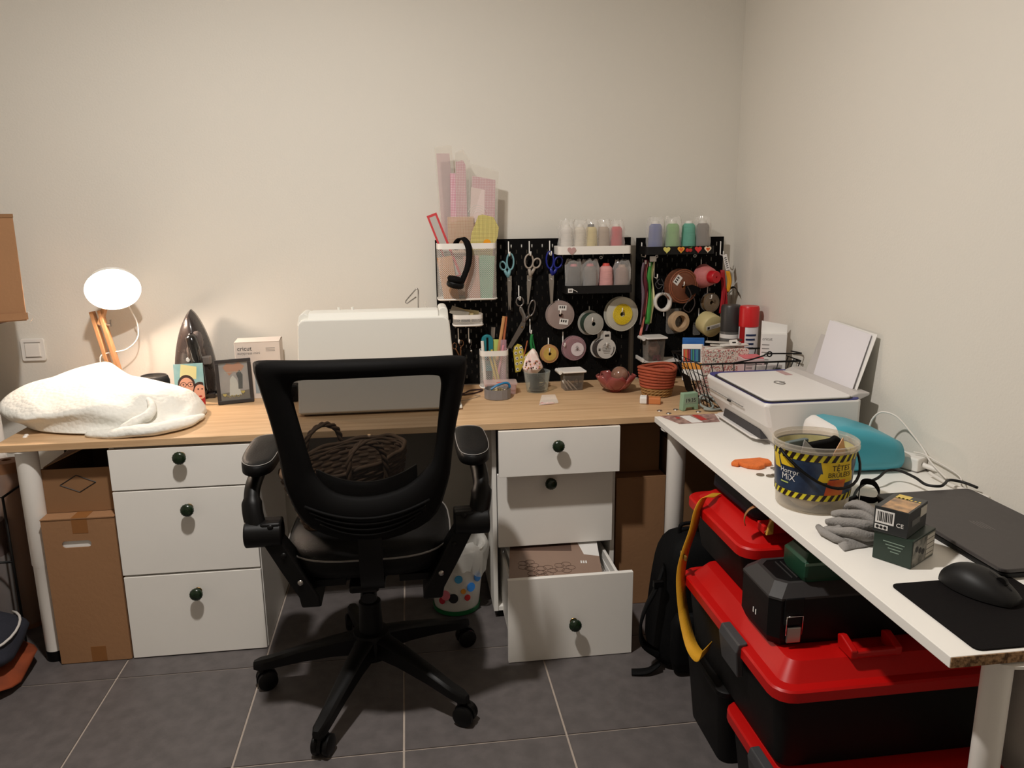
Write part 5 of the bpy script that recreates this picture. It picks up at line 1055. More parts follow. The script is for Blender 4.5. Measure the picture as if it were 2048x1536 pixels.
# ---------------------------------------------------------------- small pegboard items
hook(.905, 1.268, 'holding the zips and ribbons', .055)
for k, (x, z0, z1, c, wv, lab) in enumerate(((.896, 1.195, .955, (110, 92, 104), .012, 'mauve ribbon leftmost among the hanging zips'), (.908, 1.205, .985, (92, 16, 34), .017, 'dark burgundy zip hanging from the small pegboard'), (.914, 1.20, .91, (222, 130, 118), .010, 'coral zip with long tail hanging from the small pegboard'), (.928, 1.195, .955, (60, 150, 60), .020, 'bright green zip hanging from the small pegboard'), (.936, 1.185, .95, (150, 196, 110), .010, 'light green ribbon among the hanging zips'), (.946, 1.197, .955, (226, 218, 166), .010, 'cream ribbon rightmost among the hanging zips'), (.930, 1.0, .925, (120, 100, 140), .013, 'short purple tape end below the green zip'))):
    y = PB - .052 + .0055 * k
    pts = spline([(x + .004, y, z0), (x - .003, y - .002, z0 - .25 * (z0 - z1)), (x + .005, y, z0 - .55 * (z0 - z1)), (x - .004 - (.014 if k == 2 else 0), y - .002, z1)], 6)
    t = thing('zip', lab, 'zip', (x, y, z1), group='zips and ribbons on the small pegboard')
    pw('tape', MB().ribbon(pts, [(wv * (.75 + .25 * sin(i * .7 + k)), .003 * sin(i * .5 + k), 0) for i in range(len(pts))], .0012), mat('zip_%d' % k, c, .65), t, smooth=180)
    if k in (1, 2, 3): pw('zip_pull', MB().box(x - .003, x + .003, y - .004, y - .001, z0 - .016, z0 - .002), steel, t)
single('hanger_tag', MB().box(-.013, .013, -.001, .001, -.010, .010), paper, 'white hanger tag above the green zip', 'tag', (.935, PB - .056, 1.208))
hook(.958, 1.185, 'with dangling black threads', .045); 
single('thread_tangle', MB().tube(spline([(.958, 2.915, 1.13), (.965, 2.912, 1.11), (.985, 2.912, 1.105), (.982, 2.912, 1.085), (.974, 2.912, 1.07)], 6), .0012, 5).tube(spline([(.968, 2.914, 1.13), (.952, 2.914, 1.11), (.966, 2.914, 1.092), (.984, 2.914, 1.11), (.976, 2.914, 1.13)], 6), .001, 5), mat('grey_thread_b', (96, 94, 96), .6), 'tangle of dark thread hanging from the small pegboard', 'thread', smooth=180)
t = thing('tape_roll', 'white tape ring hanging on the small pegboard', 'tape roll', (.988, PB - .025, 1.038), rot=(0, 0, radians(10)))
part('white_tape', MB().lathe([(.028, -.010), (.037, -.011), (.038, .011), (.028, .010), (.028, -.010)], 36, RX(90)).jit(.0025, 30), mat('white_cotton_tape', (226, 220, 212), .8), t, smooth=180); part('loose_end', MB().ribbon(spline([(.02, -.012, .032), (.034, -.014, .026), (.044, -.012, .008)], 5), (0, .018, .0), .001), mat('white_cotton_tape', (226, 220, 212), .8), t, smooth=180)
single('white_thread_end', MB().tube([(.993, PB - .03, .999), (.994, PB - .03, .982)], .0016, 5), whitep, 'short white thread end below the white tape ring', 'thread')
t = spool('large brown clear spool with amber ribbon on the small pegboard', 1.058, 1.100, .066, .034, clear('brown_clear', (176, 116, 88), .34, .2), rib('amber', (166, 100, 34)), .045, y=PB - .035, yaw=14, labels=((-.028, .026, .038, .026, -52),))
for r_ in (.064, .056): part('copper_ring', MB().tube([(r_ * cos(2 * pi * i / 44), -.0185, r_ * sin(2 * pi * i / 44)) for i in range(44)], .0018, 6, True), mat('copper_plastic', (150, 88, 60), .4), t, smooth=180)
hook(1.062, 1.155, 'holding the large brown spool', .06)
single('black_cord_hank', MB().tube(spline([(1.075, 2.893, 1.10), (1.09, 2.89, 1.065), (1.075, 2.888, 1.04), (1.06, 2.888, 1.015), (1.085, 2.888, 1.0), (1.105, 2.888, 1.03), (1.10, 2.89, 1.06)], 7), .0022, 6), mat('brown_black_cord', (58, 46, 42), .6), 'dark cord looped over the large brown spool', 'cord', smooth=180)
t = thing('black_patch', 'black fabric scrap folded over the large brown spool', 'fabric', (1.09, 2.894, 1.085)); part('scrap', MB().prism([(-.022, .016), (.004, .022), (.03, .012), (.034, -.022), (.016, -.012), (-.006, -.030), (-.024, -.010)], -.001, .001, 'y'), blackm, t)
hook(1.149, 1.198, 'holding the red thread cone', .05)
t = thing('thread_cone', 'pink thread cone lying sideways with red base, on the small pegboard', 'thread cone', (1.160, PB - .030, 1.135), rot=(radians(0), 0, radians(20)), group='thread cones')
part('thread', MB().lathe([(.0, -.02), (.047, -.02), (.048, -.015), (.034, .028), (.026, .032), (0, .032)], 32, RX(90)), rib('dusty_pink', (206, 120, 118)), t, smooth=50); part('red_base', MB().lathe([(0, .032), (.025, .032), (.024, .058), (.021, .062), (.004, .062), (.003, .056), (0, .056)], 28, RX(90)), mat('crimson_plastic', (188, 20, 32), .4), t, smooth=50)
hook(1.180, 1.100, 'holding the bronze ribbon spool', .05); spool('bronze ribbon spool with grey back on the small pegboard', 1.186, 1.030, .036, .022, clear('grey_flange', (120, 116, 112), .7), rib('bronze', (122, 98, 70)), .034, yaw=14, fR2=0)
rr = MB()
for k in range(7): rr.tube([((.009 + .0036 * k) * cos(a), 0, (.009 + .0036 * k) * sin(a)) for a in [2 * pi * i / 32 for i in range(32)]], .0011, 5, True)
part('wound_edges', rr.xf(T3((0, -.0115, 0))), rib('bronze_edge', (150, 124, 90)), bpy.data.objects[[o.name for o in COL.objects if o.get('label') == 'bronze ribbon spool with grey back on the small pegboard'][0]], smooth=180)['kind'] = 'stuff'
t = thing('tape_roll', 'beige ribbon roll with open centre on the small pegboard', 'tape roll', (1.060, PB - .020, .958), rot=(0, 0, radians(12)), group='ribbon spools on the pegboards')
part('beige_ribbon', MB().lathe([(.024, -.016), (.040, -.018), (.0415, .0), (.040, .014), (.026, .016), (.024, -.016)], 36, RX(90)), rib('beige', (206, 174, 138)), t, smooth=50); part('clear_case', MB().prism(rrect(.095, .10, .012, 4), .016, .018, 'y'), clearp, t)
t = thing('tape_roll', 'pale yellow tape roll with white label on the small pegboard', 'tape roll', (1.176, PB - .046, .948), rot=(radians(14), 0, radians(14)), group='ribbon spools on the pegboards')
part('tape', MB().lathe([(0, -.030), (.044, -.030), (.0455, .0), (.0455, .026), (.042, .030), (0, .030)], 40, RX(90)), mat('pale_yellow_tape', (206, 192, 140), .45), t, smooth=50); part('label', MB().box(-.032, .032, -.0312, -.030, -.008, .008, RY(-12)), paper, t)
for k in range(3): part('label_print', MB().box(-.012 + .001 * k, .026, -.0316, -.0312, -.005 + .0035 * k, -.0038 + .0035 * k, RY(-12)), greyink, t)
part('label_code', MB().box(-.028, -.018, -.0316, -.0312, -.005, .005, RY(-12)), ink, t)
hook(1.148, 1.005, 'behind the pale yellow tape roll', .02); single('clear_card', MB().prism(rrect(.03, .05, .005, 3), -.001, .001, 'y'), clearp, 'clear card sticking out behind the yellow tape roll', 'card', (1.138, PB - .012, .925))
# right-edge bundle: tag, tassels, strap
hook(1.226, 1.268, 'at the right edge holding the paper tag', .035)
t = thing('paper_tag', 'white printed paper tag hanging at the pegboard right edge', 'tag', (1.233, 2.905, 1.19), rot=(0, radians(-16), 0)); part('tag_card', MB().prism(rrect(.017, .062, .002, 2), -.0008, .0008, 'y'), paper, t)
for k in range(6): part('tag_print', MB().box(-.005, .004, -.0012, -.0008, -.024 + .008 * k, -.021 + .008 * k), ink, t)
for c, dx, z0, z1, wv, lab in (((236, 170, 30), .012, 1.155, 1.075, .014, 'yellow tassel at the pegboard right edge'), ((172, 22, 34), -.010, 1.16, .99, .014, 'deep red tassel behind the pink thread cone'), ((172, 136, 92), .004, 1.085, .90, .010, 'tan ribbon hanging at the pegboard right edge')):
    t = thing('tassel', lab, 'tassel', (1.232 + dx, 2.90, z1), group='tassels at the pegboard edge'); pp = spline([(1.228 + dx, 2.905, z0), (1.236 + dx, 2.902, (z0 + z1) / 2), (1.230 + dx, 2.904, z1)], 5)
    for q in range(3): pw('strand', MB().ribbon([(p[0] + .003 * (q - 1), p[1] - .004 * q, p[2]) for p in pp], (wv * .6, .004 * (q - 1), 0), .0012), mat('tassel_%d' % c[0], c, .6), t, smooth=180)
t = thing('velcro_strap', 'black strap curling from the pegboard towards the right wall', 'strap', (1.235, 2.92, 1.075)); pw('strap', MB().ribbon(spline([(1.230, 2.915, 1.045), (1.245, 2.91, 1.075), (1.265, 2.905, 1.092), (1.278, 2.90, 1.085), (1.288, 2.895, 1.06)], 6), (.003, .016, .004), .0016), blackm, t, smooth=180)
single('cord', MB().tube(spline([(1.232, 2.91, 1.062), (1.245, 2.905, 1.06), (1.258, 2.905, 1.075), (1.268, 2.905, 1.082)], 5), .0016, 5), greyink, 'grey cord below the black curled strap', 'cord', smooth=180)
# stacked clear containers on a white bracket
t = thing('bracket_shelf', 'white plastic bracket shelf at the bottom of the small pegboard', 'bracket', (.945, 2.90, .814)); part('bracket_plate', MB().prism([(-.055, -.045), (.10, -.045), (.10, .05), (-.055, .05)], -.003, .0, 'z').prism([(-.055, -.045), (-.048, -.045), (-.048, .05), (-.055, .05)], -.003, .012, 'z'), whitep, t, bevel=.001)
lidbox('clear_container', 'clear container of pink trimmings on the white bracket', .945, 2.892, .8145, 3, .072, .088)
single('trimmings', blob(.024, .022, 0, .055, 4, .02), mat('dusty_trimmings', (186, 150, 138), .8, var=.4, vscale=50), 'beige trimmings inside the bracket container', 'fabric', (.945, 2.892, .826), smooth=180); single('trimmings', blob(.018, .012, 0, .014, 8, .02), mat('magenta_trimmings', (150, 40, 80), .7, var=.4, vscale=60), 'magenta trimmings at the bottom of the bracket container', 'fabric', (.952, 2.872, .820), smooth=180)
lidbox('clear_container', 'lower clear container behind the terracotta basket', .945, 2.895, DZ + .0005, 3, .072, .066, False)
t = thing('ball_pin', 'red ball-headed pin behind the terracotta rope basket', 'pin', (.972, 2.80, DZ)); part('ball', MB().lathe([(.0125 * sin(pi * k / 10), -.0125 * cos(pi * k / 10)) for k in range(11)], 18, T3((0, 0, .064))), mat('crimson_plastic', (188, 20, 32), .4), t, smooth=180); part('stem', MB().cyl((0, 0, .0), (0, 0, .055), .0025, n=8), steel, t); part('pin_base', MB().lathe([(0, 0), (.014, 0), (.012, .004), (0, .005)], 16), black, t, smooth=50)

# ---------------------------------------------------------------- black wire basket with supplies
t = thing('wire_basket', 'black wire basket of craft supplies behind the printer', 'basket', (1.11, 2.50, DZ))
top = [(.935, 2.375, .895), (.928, 2.63, .895), (1.284, 2.63, .895), (1.284, 2.375, .895)]; bot = [(.995, 2.405, .735), (.99, 2.60, .735), (1.24, 2.60, .735), (1.24, 2.405, .735)]
def lp(a, b, u): return tuple(Vector(a).lerp(Vector(b), u))
pw('rim', MB().tube(top, .0032, 8, True), blackw, t, smooth=180); pw('base_ring', MB().tube(bot, .0025, 8, True), blackw, t, smooth=180)
for k in (1, 2, 3): pw('ring_wire', MB().tube([lp(bot[i], top[i], k / 4) for i in range(4)], .0017, 6, True), blackw, t, smooth=180)
for i in range(4):
    j = (i + 1) % 4
    nw = 6 if i % 2 == 0 else 9
    for k in range(nw): u = k / nw; pw('upright_wire', MB().tube([lp(bot[i], bot[j], u), lp(top[i], top[j], u)], .0017, 6), blackw, t, smooth=180)
for k in range(1, 9): pw('floor_wire', MB().tube([lp(bot[0], bot[3], k / 9), lp(bot[1], bot[2], k / 9)], .0017, 6), blackw, t, smooth=180)
pw('label_plate', MB().add([(.9565, 2.47, .77), (.9565, 2.55, .77), (.937, 2.55, .835), (.937, 2.47, .835)], [(0, 1, 2, 3)]), blackm, t, solid=.002)
hp = spline([(1.05, 2.372, .897), (1.10, 2.37, .905), (1.15, 2.37, .918), (1.165, 2.37, .924), (1.25, 2.37, .922), (1.288, 2.38, .92), (1.288, 2.45, .915)], 5)
pw('swing_handle', MB().tube(hp, .0026, 6), blackw, t, smooth=180); pw('handle_eye', MB().tube([(1.17 + .008 * cos(2 * pi * i / 14), 2.368, .923 + .008 * sin(2 * pi * i / 14)) for i in range(14)], .0024, 6, True), blackw, t, smooth=180)
floral = mat('floral_print', (228, 218, 206), .6, rgb2=(176, 112, 108), var=.5, vscale=150)
_r = [n for n in floral.node_tree.nodes if n.type == 'VALTORGB'][0].color_ramp; _r.elements[0].position = .44; _r.elements[1].position = .50; _e = _r.elements.new(.60); _e.color = (*lin((.86, .82, .78)), 1); _e = _r.elements.new(.66); _e.color = (*lin((.24, .25, .22)), 1)
t = thing('floral_box', 'floral printed box standing in the black wire basket', 'box', (1.085, 2.55, .745)); part('box', MB().box(-.078, .078, -.045, .045, 0, .172), floral, t, bevel=.002)
grp2 = 'craft supplies in the wire basket'
for k, (dx, dy, rz, c, l) in enumerate(((-.02, -.01, 12, (226, 222, 214), .11), (.02, .005, -14, (206, 200, 190), .13), (.03, -.015, 5, (236, 232, 226), .10), (.0, .012, -30, (190, 184, 176), .12))):
    single('plastic_strip', MB().prism(rrect(l, .022, .003, 3), 0, .004, 'z'), mat('strip_%d' % k, c, .4), ('pale plastic strip lying on the floral box, ' + ('lowest', 'second from the bottom', 'third from the bottom', 'topmost')[k] + ' of its pile'), 'strip', (1.09 + dx, 2.55 + dy, .9175 + .0045 * k), rz=radians(rz), group=grp2)
t = thing('white_clip', 'white plastic clip with slot on top of the floral box pile', 'clip', (1.115, 2.53, .936), rot=(radians(58), 0, radians(15))); part('clip_plate', MB().prism(rrect(.034, .022, .004, 3), 0, .003, 'z'), whitep, t); part('slot', MB().prism(rrect(.016, .005, .002, 2), .003, .0034, 'z'), ink, t)
single('metal_case', MB().box(-.02, .02, -.009, .009, 0, .006), mat('dark_brown_metal', (92, 80, 74), .4, .6), 'dark metal case at the right of the pile on the floral box', 'case', (1.14, 2.57, .936), rz=radians(8), group=grp2)
t = thing('marker_pack', 'pack of coloured markers in the left of the wire basket', 'marker pack', (.985, 2.565, .80), rot=(radians(-6), radians(-4), radians(-38)), group=grp2)
part('pack_frame', MB().box(-.036, .036, -.010, .010, 0, .128), paper, t, bevel=.002); part('window', MB().box(-.031, .031, -.0108, -.010, .065, .112), mat('dark_window', (40, 40, 46), .3), t); part('orange_band', MB().box(-.036, .036, -.0106, -.010, .04, .063), mat('orange_print', (226, 150, 60), .5), t)
for k, c in enumerate(((226, 90, 60), (232, 150, 80), (200, 70, 60), (150, 60, 90), (60, 130, 170), (70, 150, 120), (60, 110, 170), (80, 160, 190), (50, 90, 120))):
    part('marker', MB().box(-.029 + .0066 * k, -.0245 + .0066 * k, -.0125, -.0108, .068, .110), mat('marker_%d' % k, c, .4), t)
single('blue_pack', MB().box(-.038, .038, -.006, .006, 0, .11), mat('blue_pack_print', (40, 104, 180), .4, var=.2, vscale=30), 'bright blue pack behind the markers in the wire basket', 'pack', (1.0, 2.612, .835), rz=radians(-14), group=grp2, bevel=.002)
t = thing('pink_box', 'pale box with pink lid in front of the spray can', 'box', (1.155, 2.475, .80), rz=radians(-6), group=grp2); part('box', MB().box(-.035, .035, -.04, .04, 0, .095), mat('pale_lilac_box', (216, 190, 190), .5), t, bevel=.0015); part('pink_lid', MB().box(-.033, .033, -.038, .038, .095, .098), mat('pink_lid', (216, 110, 118), .45), t)
for k in range(5): part('printed_line', MB().box(-.028, .026, -.0405, -.04, .03 + .011 * k, .033 + .011 * k), greyink, t)
t = thing('white_carton', 'white carton with hang tab in the right of the wire basket', 'box', (1.235, 2.475, .77), rz=radians(-24), group=grp2); part('carton', MB().box(-.042, .042, -.018, .018, 0, .205), paper, t, bevel=.0015); part('hang_tab', MB().prism([(-.042, .205), (.042, .205), (.042, .232), (-.042, .245)], .014, .016, 'y'), paper, t)
text('lettering', 'cricut', .014, greyink, t, FACE(-.038, -.0183, .182))
for k in range(6): part('printed_line', MB().box(-.038, -.014, -.0185, -.018, .165 - .013 * k, .1675 - .013 * k), greyink, t)
part('blue_print', MB().box(-.038, -.020, -.0185, -.018, .06, .075), mat('blue_grey_print', (160, 172, 178), .4), t)
single('folded_booklet', MB().box(-.05, .05, -.008, .008, 0, .10), mat('pale_leaflet', (214, 206, 202), .5, rgb2=(170, 160, 160), var=.3, vscale=40), 'folded leaflets at the front of the wire basket', 'leaflet', (1.19, 2.42, .775), group=grp2)
single('grey_stapler', MB().box(-.012, .012, -.006, .006, 0, .08), mat('grey_block', (110, 112, 108), .5), 'grey block standing among the leaflets in the wire basket', 'block', (1.215, 2.40, .79), group=grp2, bevel=.002)
t = thing('spray_can', 'spray can with red cap standing behind the wire basket', 'spray can', (1.243, 2.695, DZ), rot=(0, 0, radians(0)))
part('can_label', MB().lathe([(0, 0), (.033, 0), (.035, .004), (.035, .235), (.033, .238)], 36), mat('can_white_print', (214, 210, 214), .35), t, smooth=40); part('red_cap', MB().lathe([(.036, .238), (.036, .305), (.033, .313), (0, .314)], 36), mat('red_cap', (206, 28, 34), .35), t, smooth=40); part('red_side', MB().lathe([(.0354, .10), (.0354, .238)], 36).xf(Matrix.Identity(4)) if False else MB().loft([[(.0356 * cos(radians(a)), .0356 * sin(radians(a)), z) for z in (.02, .238, .238, .02)] for a in range(185, 226, 8)], cap=False), mat('red_cap', (206, 28, 34), .35), t, smooth=40)
for k in range(4): part('label_text', MB().loft([[(.0358 * cos(radians(a)), .0358 * sin(radians(a)), z) for z in (.205 - .016 * k, .212 - .016 * k)] for a in range(232 + 0, 300 - 6 * k, 8)], cap=False), mat('blue_ink', (50, 70, 120), .5), t)
for k, c in enumerate(((60, 80, 130), (40, 130, 130), (70, 80, 110))): part('label_icon', MB().loft([[(.036 * cos(radians(a)), .036 * sin(radians(a)), z) for z in (.085, .115)] for a in (240 + 24 * k, 248 + 24 * k, 256 + 24 * k)], cap=False), mat('icon_%d' % k, c, .5), t)
part('grey_band', MB().loft([[(.0357 * cos(radians(a)), .0357 * sin(radians(a)), z) for z in (.03, .065)] for a in range(226, 320, 8)], cap=False), mat('grey_blue_band', (150, 152, 176), .5), t, smooth=40)
t = thing('grey_bottle', 'translucent grey bottle between pegboard and spray can', 'bottle', (1.205, 2.772, DZ)); part('bottle', MB().lathe([(0, 0), (.034, 0), (.036, .006), (.036, .30), (.032, .308), (0, .31)], 32), clear('dark_grey_clear', (110, 108, 106), .72, .2), t, smooth=40); part('white_label', MB().lathe([(.0368, .185), (.0368, .200)], 32), paper, t, smooth=40); part('dark_sleeve', MB().lathe([(.0364, .21), (.0368, .214), (.0368, .30), (.033, .309), (0, .312)], 32), mat('charcoal_sleeve', (56, 54, 54), .4), t, smooth=40)
# ================================================================ white desk: printer
t = thing('printer', 'white multifunction printer with blue lid edge on the white desk', 'printer', (1.09, 2.13, DZ))
prw = mat('printer_white', (228, 224, 220), .42); navyp = mat('printer_blue_trim', (54, 56, 128), .4); prg = mat('printer_grey', (196, 190, 186), .45)
# profile in x-z: slanted front (towards -x), upright back
def pring(y, e=0): return [(1.005 + e, y, DZ + .012), (1.215 - e, y, DZ + .012), (1.228 - e, y, DZ + .03), (1.228 - e, y, DZ + .1425), (.950 + e, y, DZ + .1425), (.944 + e, y, DZ + .134), (.958 + e, y, DZ + .075)]
pw('body', MB().loft([pring(1.918, .012), pring(1.926), pring(2.336), pring(2.344, .012)]), prw, t, bevel=.004)
pw('base', MB().box(1.01, 1.21, 1.935, 2.33, DZ, DZ + .0125), prg, t)
pw('lid_trim', MB().prism(rrect(.278, .421, .022, 6, 1.089, 2.1335), DZ + .142, DZ + .146, 'z'), navyp, t, bevel=.001)
pw('lid', MB().prism(rrect(.250, .368, .022, 6, 1.080, 2.110), DZ + .146, DZ + .153, 'z'), prw, t, bevel=.003)
pw('lid_gap', MB().prism(rrect(.262, .380, .024, 6, 1.0795, 2.112), DZ + .146, DZ + .1475, 'z'), ink, t)
pw('logo_ring', MB().tube([(1.085 + .013 * cos(2 * pi * i / 28), 2.12 + .021 * sin(2 * pi * i / 28), DZ + .1532) for i in range(28)], .0022, 6, True), greyink, t, smooth=180)
text('lettering', 'hp', .026, greyink, t, T3((1.090 - t.location.x, 2.134 - t.location.y, .1532)) @ RZ(-90) @ Matrix.Scale(.75, 4, (1, 0, 0)))
pw('lid_sticker', MB().box(1.155, 1.178, 2.22, 2.29, DZ + .153, DZ + .1536), mat('mauve_sticker', (186, 150, 150), .5), t)
pw('rear_paper_shelf', MB().prism([(1.205, DZ + .137), (1.232, DZ + .137), (1.262, DZ + .150), (1.262, DZ + .158), (1.228, DZ + .158), (1.205, DZ + .150)], 1.94, 2.325, 'y'), prg, t, bevel=.003)
pw('paper_support', MB().add([(1.238, 2.00, DZ + .155), (1.238, 2.25, DZ + .155), (1.281, 2.25, DZ + .275), (1.281, 2.00, DZ + .275)], [(0, 1, 2, 3)]), prg, t, solid=.004)
pw('front_slot', MB().prism([(2.0, DZ + .019), (2.27, DZ + .019), (2.26, DZ + .044), (2.01, DZ + .044)], .978, .9995, 'x'), mat('slot_dark', (60, 58, 60), .6), t)
pw('output_tray', MB().prism([(.976, 2.31), (.966, 2.29), (.966, 2.04), (.976, 2.02), (1.02, 2.01), (1.02, 2.32)], DZ + .012, DZ + .018, 'z'), prw, t, bevel=.002)
pw('front_groove', MB().ribbon([(.9465, 2.335, DZ + .100), (.9465, 2.06, DZ + .100)], (0, 0, .0012), .003), greyink, t); pw('status_light', MB().cb((.949, 2.165, DZ + .094), (.004, .022, .005)), ink, t)
t = thing('paper_sheets', 'white paper sheets standing in the printer back feed', 'paper', (1.24, 2.10, DZ + .16))
pw('front_sheet', MB().add([(1.236, 1.985, DZ + .158), (1.236, 2.20, DZ + .158), (1.279, 2.205, DZ + .325), (1.279, 1.985, DZ + .312)], [(0, 1, 2, 3)]), mat('paper_lilac_white', (226, 222, 226), .7), t, solid=.001)
pw('back_sheet', MB().add([(1.244, 1.975, DZ + .158), (1.244, 2.20, DZ + .158), (1.286, 2.195, DZ + .325), (1.286, 1.968, DZ + .315)], [(0, 1, 2, 3)]), paper, t, solid=.001)
# flyers
for k, (c, pts, lab) in enumerate((((120, 84, 78), [(.80, 2.36), (.985, 2.358), (.965, 2.262), (.83, 2.258)], 'brown photo flyer lying at the far end of the white desk'),)):
    t = thing('flyer', lab, 'flyer', (.89, 2.31, DZ)); m = mat('flyer_print', c, .35, rgb2=(196, 160, 150), var=.5, vscale=55)
    pw('sheet', MB().prism(pts, DZ + .0006, DZ + .0016, 'z'), m, t); pw('white_panel', MB().prism([(.862, 2.345), (.895, 2.345), (.91, 2.262), (.872, 2.26)], DZ + .0016, DZ + .002, 'z'), paper, t); pw('red_panel', MB().prism([(.905, 2.352), (.925, 2.352), (.935, 2.29), (.912, 2.285)], DZ + .0016, DZ + .0021, 'z'), mat('flyer_red', (190, 50, 46), .4), t)
    for q in range(3): pw('red_caption', MB().box(.842, .845 + .01, 2.33 - .006 * q, 2.333 - .006 * q, DZ + .0016, DZ + .0021), mat('flyer_red', (190, 50, 46), .4), t)
# ================================================================ turquoise device
t = thing('label_maker', 'turquoise and white rounded device beside the printer', 'device', (1.14, 1.80, DZ), rz=radians(-4))
aqua = mat('turquoise_plastic', (62, 158, 176), .38)
def asec(x, zt, w0, w1, inset=0):
    pts = rrect(w0 * 2, zt - .004, .03 if not inset else .026, 6, 0, (zt + .004) / 2); return [(x, p[0], p[1]) for p in pts]
part('turquoise_body', MB().loft([asec(-.085, .122, .082, 0), asec(-.06, .124, .085, 0), asec(.0, .112, .086, 0), asec(.06, .092, .084, 0), asec(.092, .076, .076, 0), asec(.100, .064, .066, 0)]), aqua, t, smooth=60)
part('white_front', MB().loft([asec(-.112, .104, .066, 0), asec(-.106, .116, .076, 0), asec(-.092, .123, .081, 0), asec(-.085, .123, .0815, 0)]), prw, t, smooth=60)
for sx in (-.06, .07):
    for sy in (-.05, .05): part('foot', MB().cyl((sx, sy, 0), (sx, sy, .008), .012, n=12), black, t)
# ================================================================ bucket
BKX, BKY = .893, 1.56
t = thing('candy_bucket', 'clear plastic bucket with yellow and black hazard-stripe label on the white desk', 'bucket', (BKX, BKY, DZ + .0005))
bkc = clear('milky_clear', (236, 230, 220), .14, .2); prof_r = lambda z: .0775 + .0105 * z / .155
part('bucket_wall', MB().lathe([(0, 0), (.073, 0), (.0775, .004), (.0876, .148), (.0925, .149), (.0925, .155), (.0895, .157), (.0862, .148), (.0762, .006), (0, .003)], 56), bkc, t, smooth=40)
part('rim', MB().lathe([(.0880, .140), (.0935, .142), (.0935, .147), (.0895, .148)], 56), bkc, t, smooth=50)
blab = mat('dark_blue_label', (30, 42, 66), .35, rgb2=(48, 66, 92), var=.3, vscale=25); hz_y = mat('hazard_yellow', (222, 206, 44), .4); hz_k = mat('hazard_black', (40, 22, 24), .4); sp_y = mat('splash_yellow', (226, 190, 40), .4); orng = mat('label_orange', (222, 120, 40), .4, rgb2=(196, 70, 40), var=.4, vscale=30)
def bandp(a0, a1, z0, z1, dr, m, name, skew=0, n=None, par=None):
    """patch of the label: angles in degrees, heights; skew shifts the top edge"""
    n = n or max(2, int(abs(a1 - a0) / 6) + 1); g = []
    for i in range(n + 1):
        a = a0 + (a1 - a0) * i / n; g.append([((prof_r(z) + dr) * cos(radians(a + sk)), (prof_r(z) + dr) * sin(radians(a + sk)), z) for z, sk in ((z0, 0), ((z0 + z1) / 2, skew / 2), (z1, skew))])
    vs = [p for r in g for p in r]; mb = MB().add(vs, [(i * 3 + j, i * 3 + 3 + j, i * 3 + 4 + j, i * 3 + 1 + j) for i in range(n) for j in (0, 1)])
    return part(name, mb, m, par or t, smooth=180)
lb = bandp(0, 360, .034, .140, .0008, blab, 'label')
bandp(0, 360, .036, .138, -.0022, mat('label_back', (222, 212, 160), .6, rgb2=(196, 186, 130), var=.3, vscale=22), 'label_back')
for z0, z1, nm in ((.034, .048, 'lower'), (.124, .140, 'upper')):
    bandp(0, 360, z0, z1, .0012, hz_y, 'hazard_band')
    for k in range(30): bandp(12 * k, 12 * k + 6, z0, z1, .0016, hz_k, 'hazard_stripe', 6, 2)
for a0, a1, z0, z1 in ((190, 214, .104, .124), (172, 188, .094, .124), (256, 306, .086, .124), (282, 312, .075, .10), (30, 60, .09, .124), (110, 140, .08, .124)): bandp(a0, a1, z0, z1, .0013, sp_y, 'yellow_splash', -6)
bandp(258, 288, .048, .084, .0014, orng, 'orange_patch', 4); bandp(246, 262, .078, .098, .0014, sp_y, 'yellow_splash', 5)
def wraptext(s, size, m, a, z, dr=.0019):
    R0 = prof_r(z) + dr; cu = bpy.data.curves.new('t', 'FONT'); cu.body = s; cu.size = size; cu.resolution_u = 2
    o = bpy.data.objects.new('t', cu); COL.objects.link(o); me = bpy.data.meshes.new_from_object(o.evaluated_get(bpy.context.evaluated_depsgraph_get())); bpy.data.objects.remove(o); me.materials.clear()
    bm = bmesh.new(); bm.from_mesh(me); bmesh.ops.subdivide_edges(bm, edges=[e for e in bm.edges if e.calc_length() > .006], cuts=2); bm.to_mesh(me); bm.free()
    for v in me.vertices: th = radians(a) + v.co.x / R0; zz = z + v.co.y; r = prof_r(zz) + dr; v.co = (r * cos(th), r * sin(th), zz)
    link('lettering', me, m, t)
wraptext('Horror', .0165, paper, 188, .088); wraptext('MiX', .021, paper, 191, .072); wraptext('TÊTES', .0175, hz_k, 266, .105); wraptext('BRÛLÉES', .0155, hz_k, 261, .090)
bandp(189, 204, .064, .067, .0019, mat('lime_print', (190, 205, 110), .5), 'green_underline')
hb = [(.094 * cos(radians(a)) * 1.02, .094 * sin(radians(a)) * .88 - .0, .140 - .072 * sin(radians(a - 180)) ** 1.2) if 180 < a < 360 else (.096 * cos(radians(a)), 0, .142) for a in range(180, 361, 9)]
hd = part('handle', MB().tube([tuple(RZ(12) @ Vector((p[0], p[1] * 1.16, p[2]))) for p in hb], .0034, 8, flat=.8), black, t, smooth=180)
for s in (-1, 1): part('handle_lug', MB().lathe([(0, .004), (.007, .003), (.008, -.004)], 12, RZ(12) @ T3((s * .0915, 0, .142)) @ RY(90 * s)), bkc, t, smooth=60)
t2 = thing('black_pouch', 'black pouch standing in the candy bucket', 'pouch', (.915, 1.575, DZ + .05), rz=radians(-12)); part('pouch', MB().prism([(-.04, 0), (.035, 0), (.042, .10), (.03, .106), (.02, .098), (-.042, .084)], -.010, .010, 'y'), blackm, t2, bevel=.004)
single('grey_case', MB().box(-.032, .032, -.006, .006, 0, .10), mat('grey_green_card', (92, 104, 104), .6), 'grey-green card case leaning in the left of the candy bucket', 'case', (.862, 1.585, DZ + .045), rz=radians(20), group='things in the candy bucket', bevel=.002)
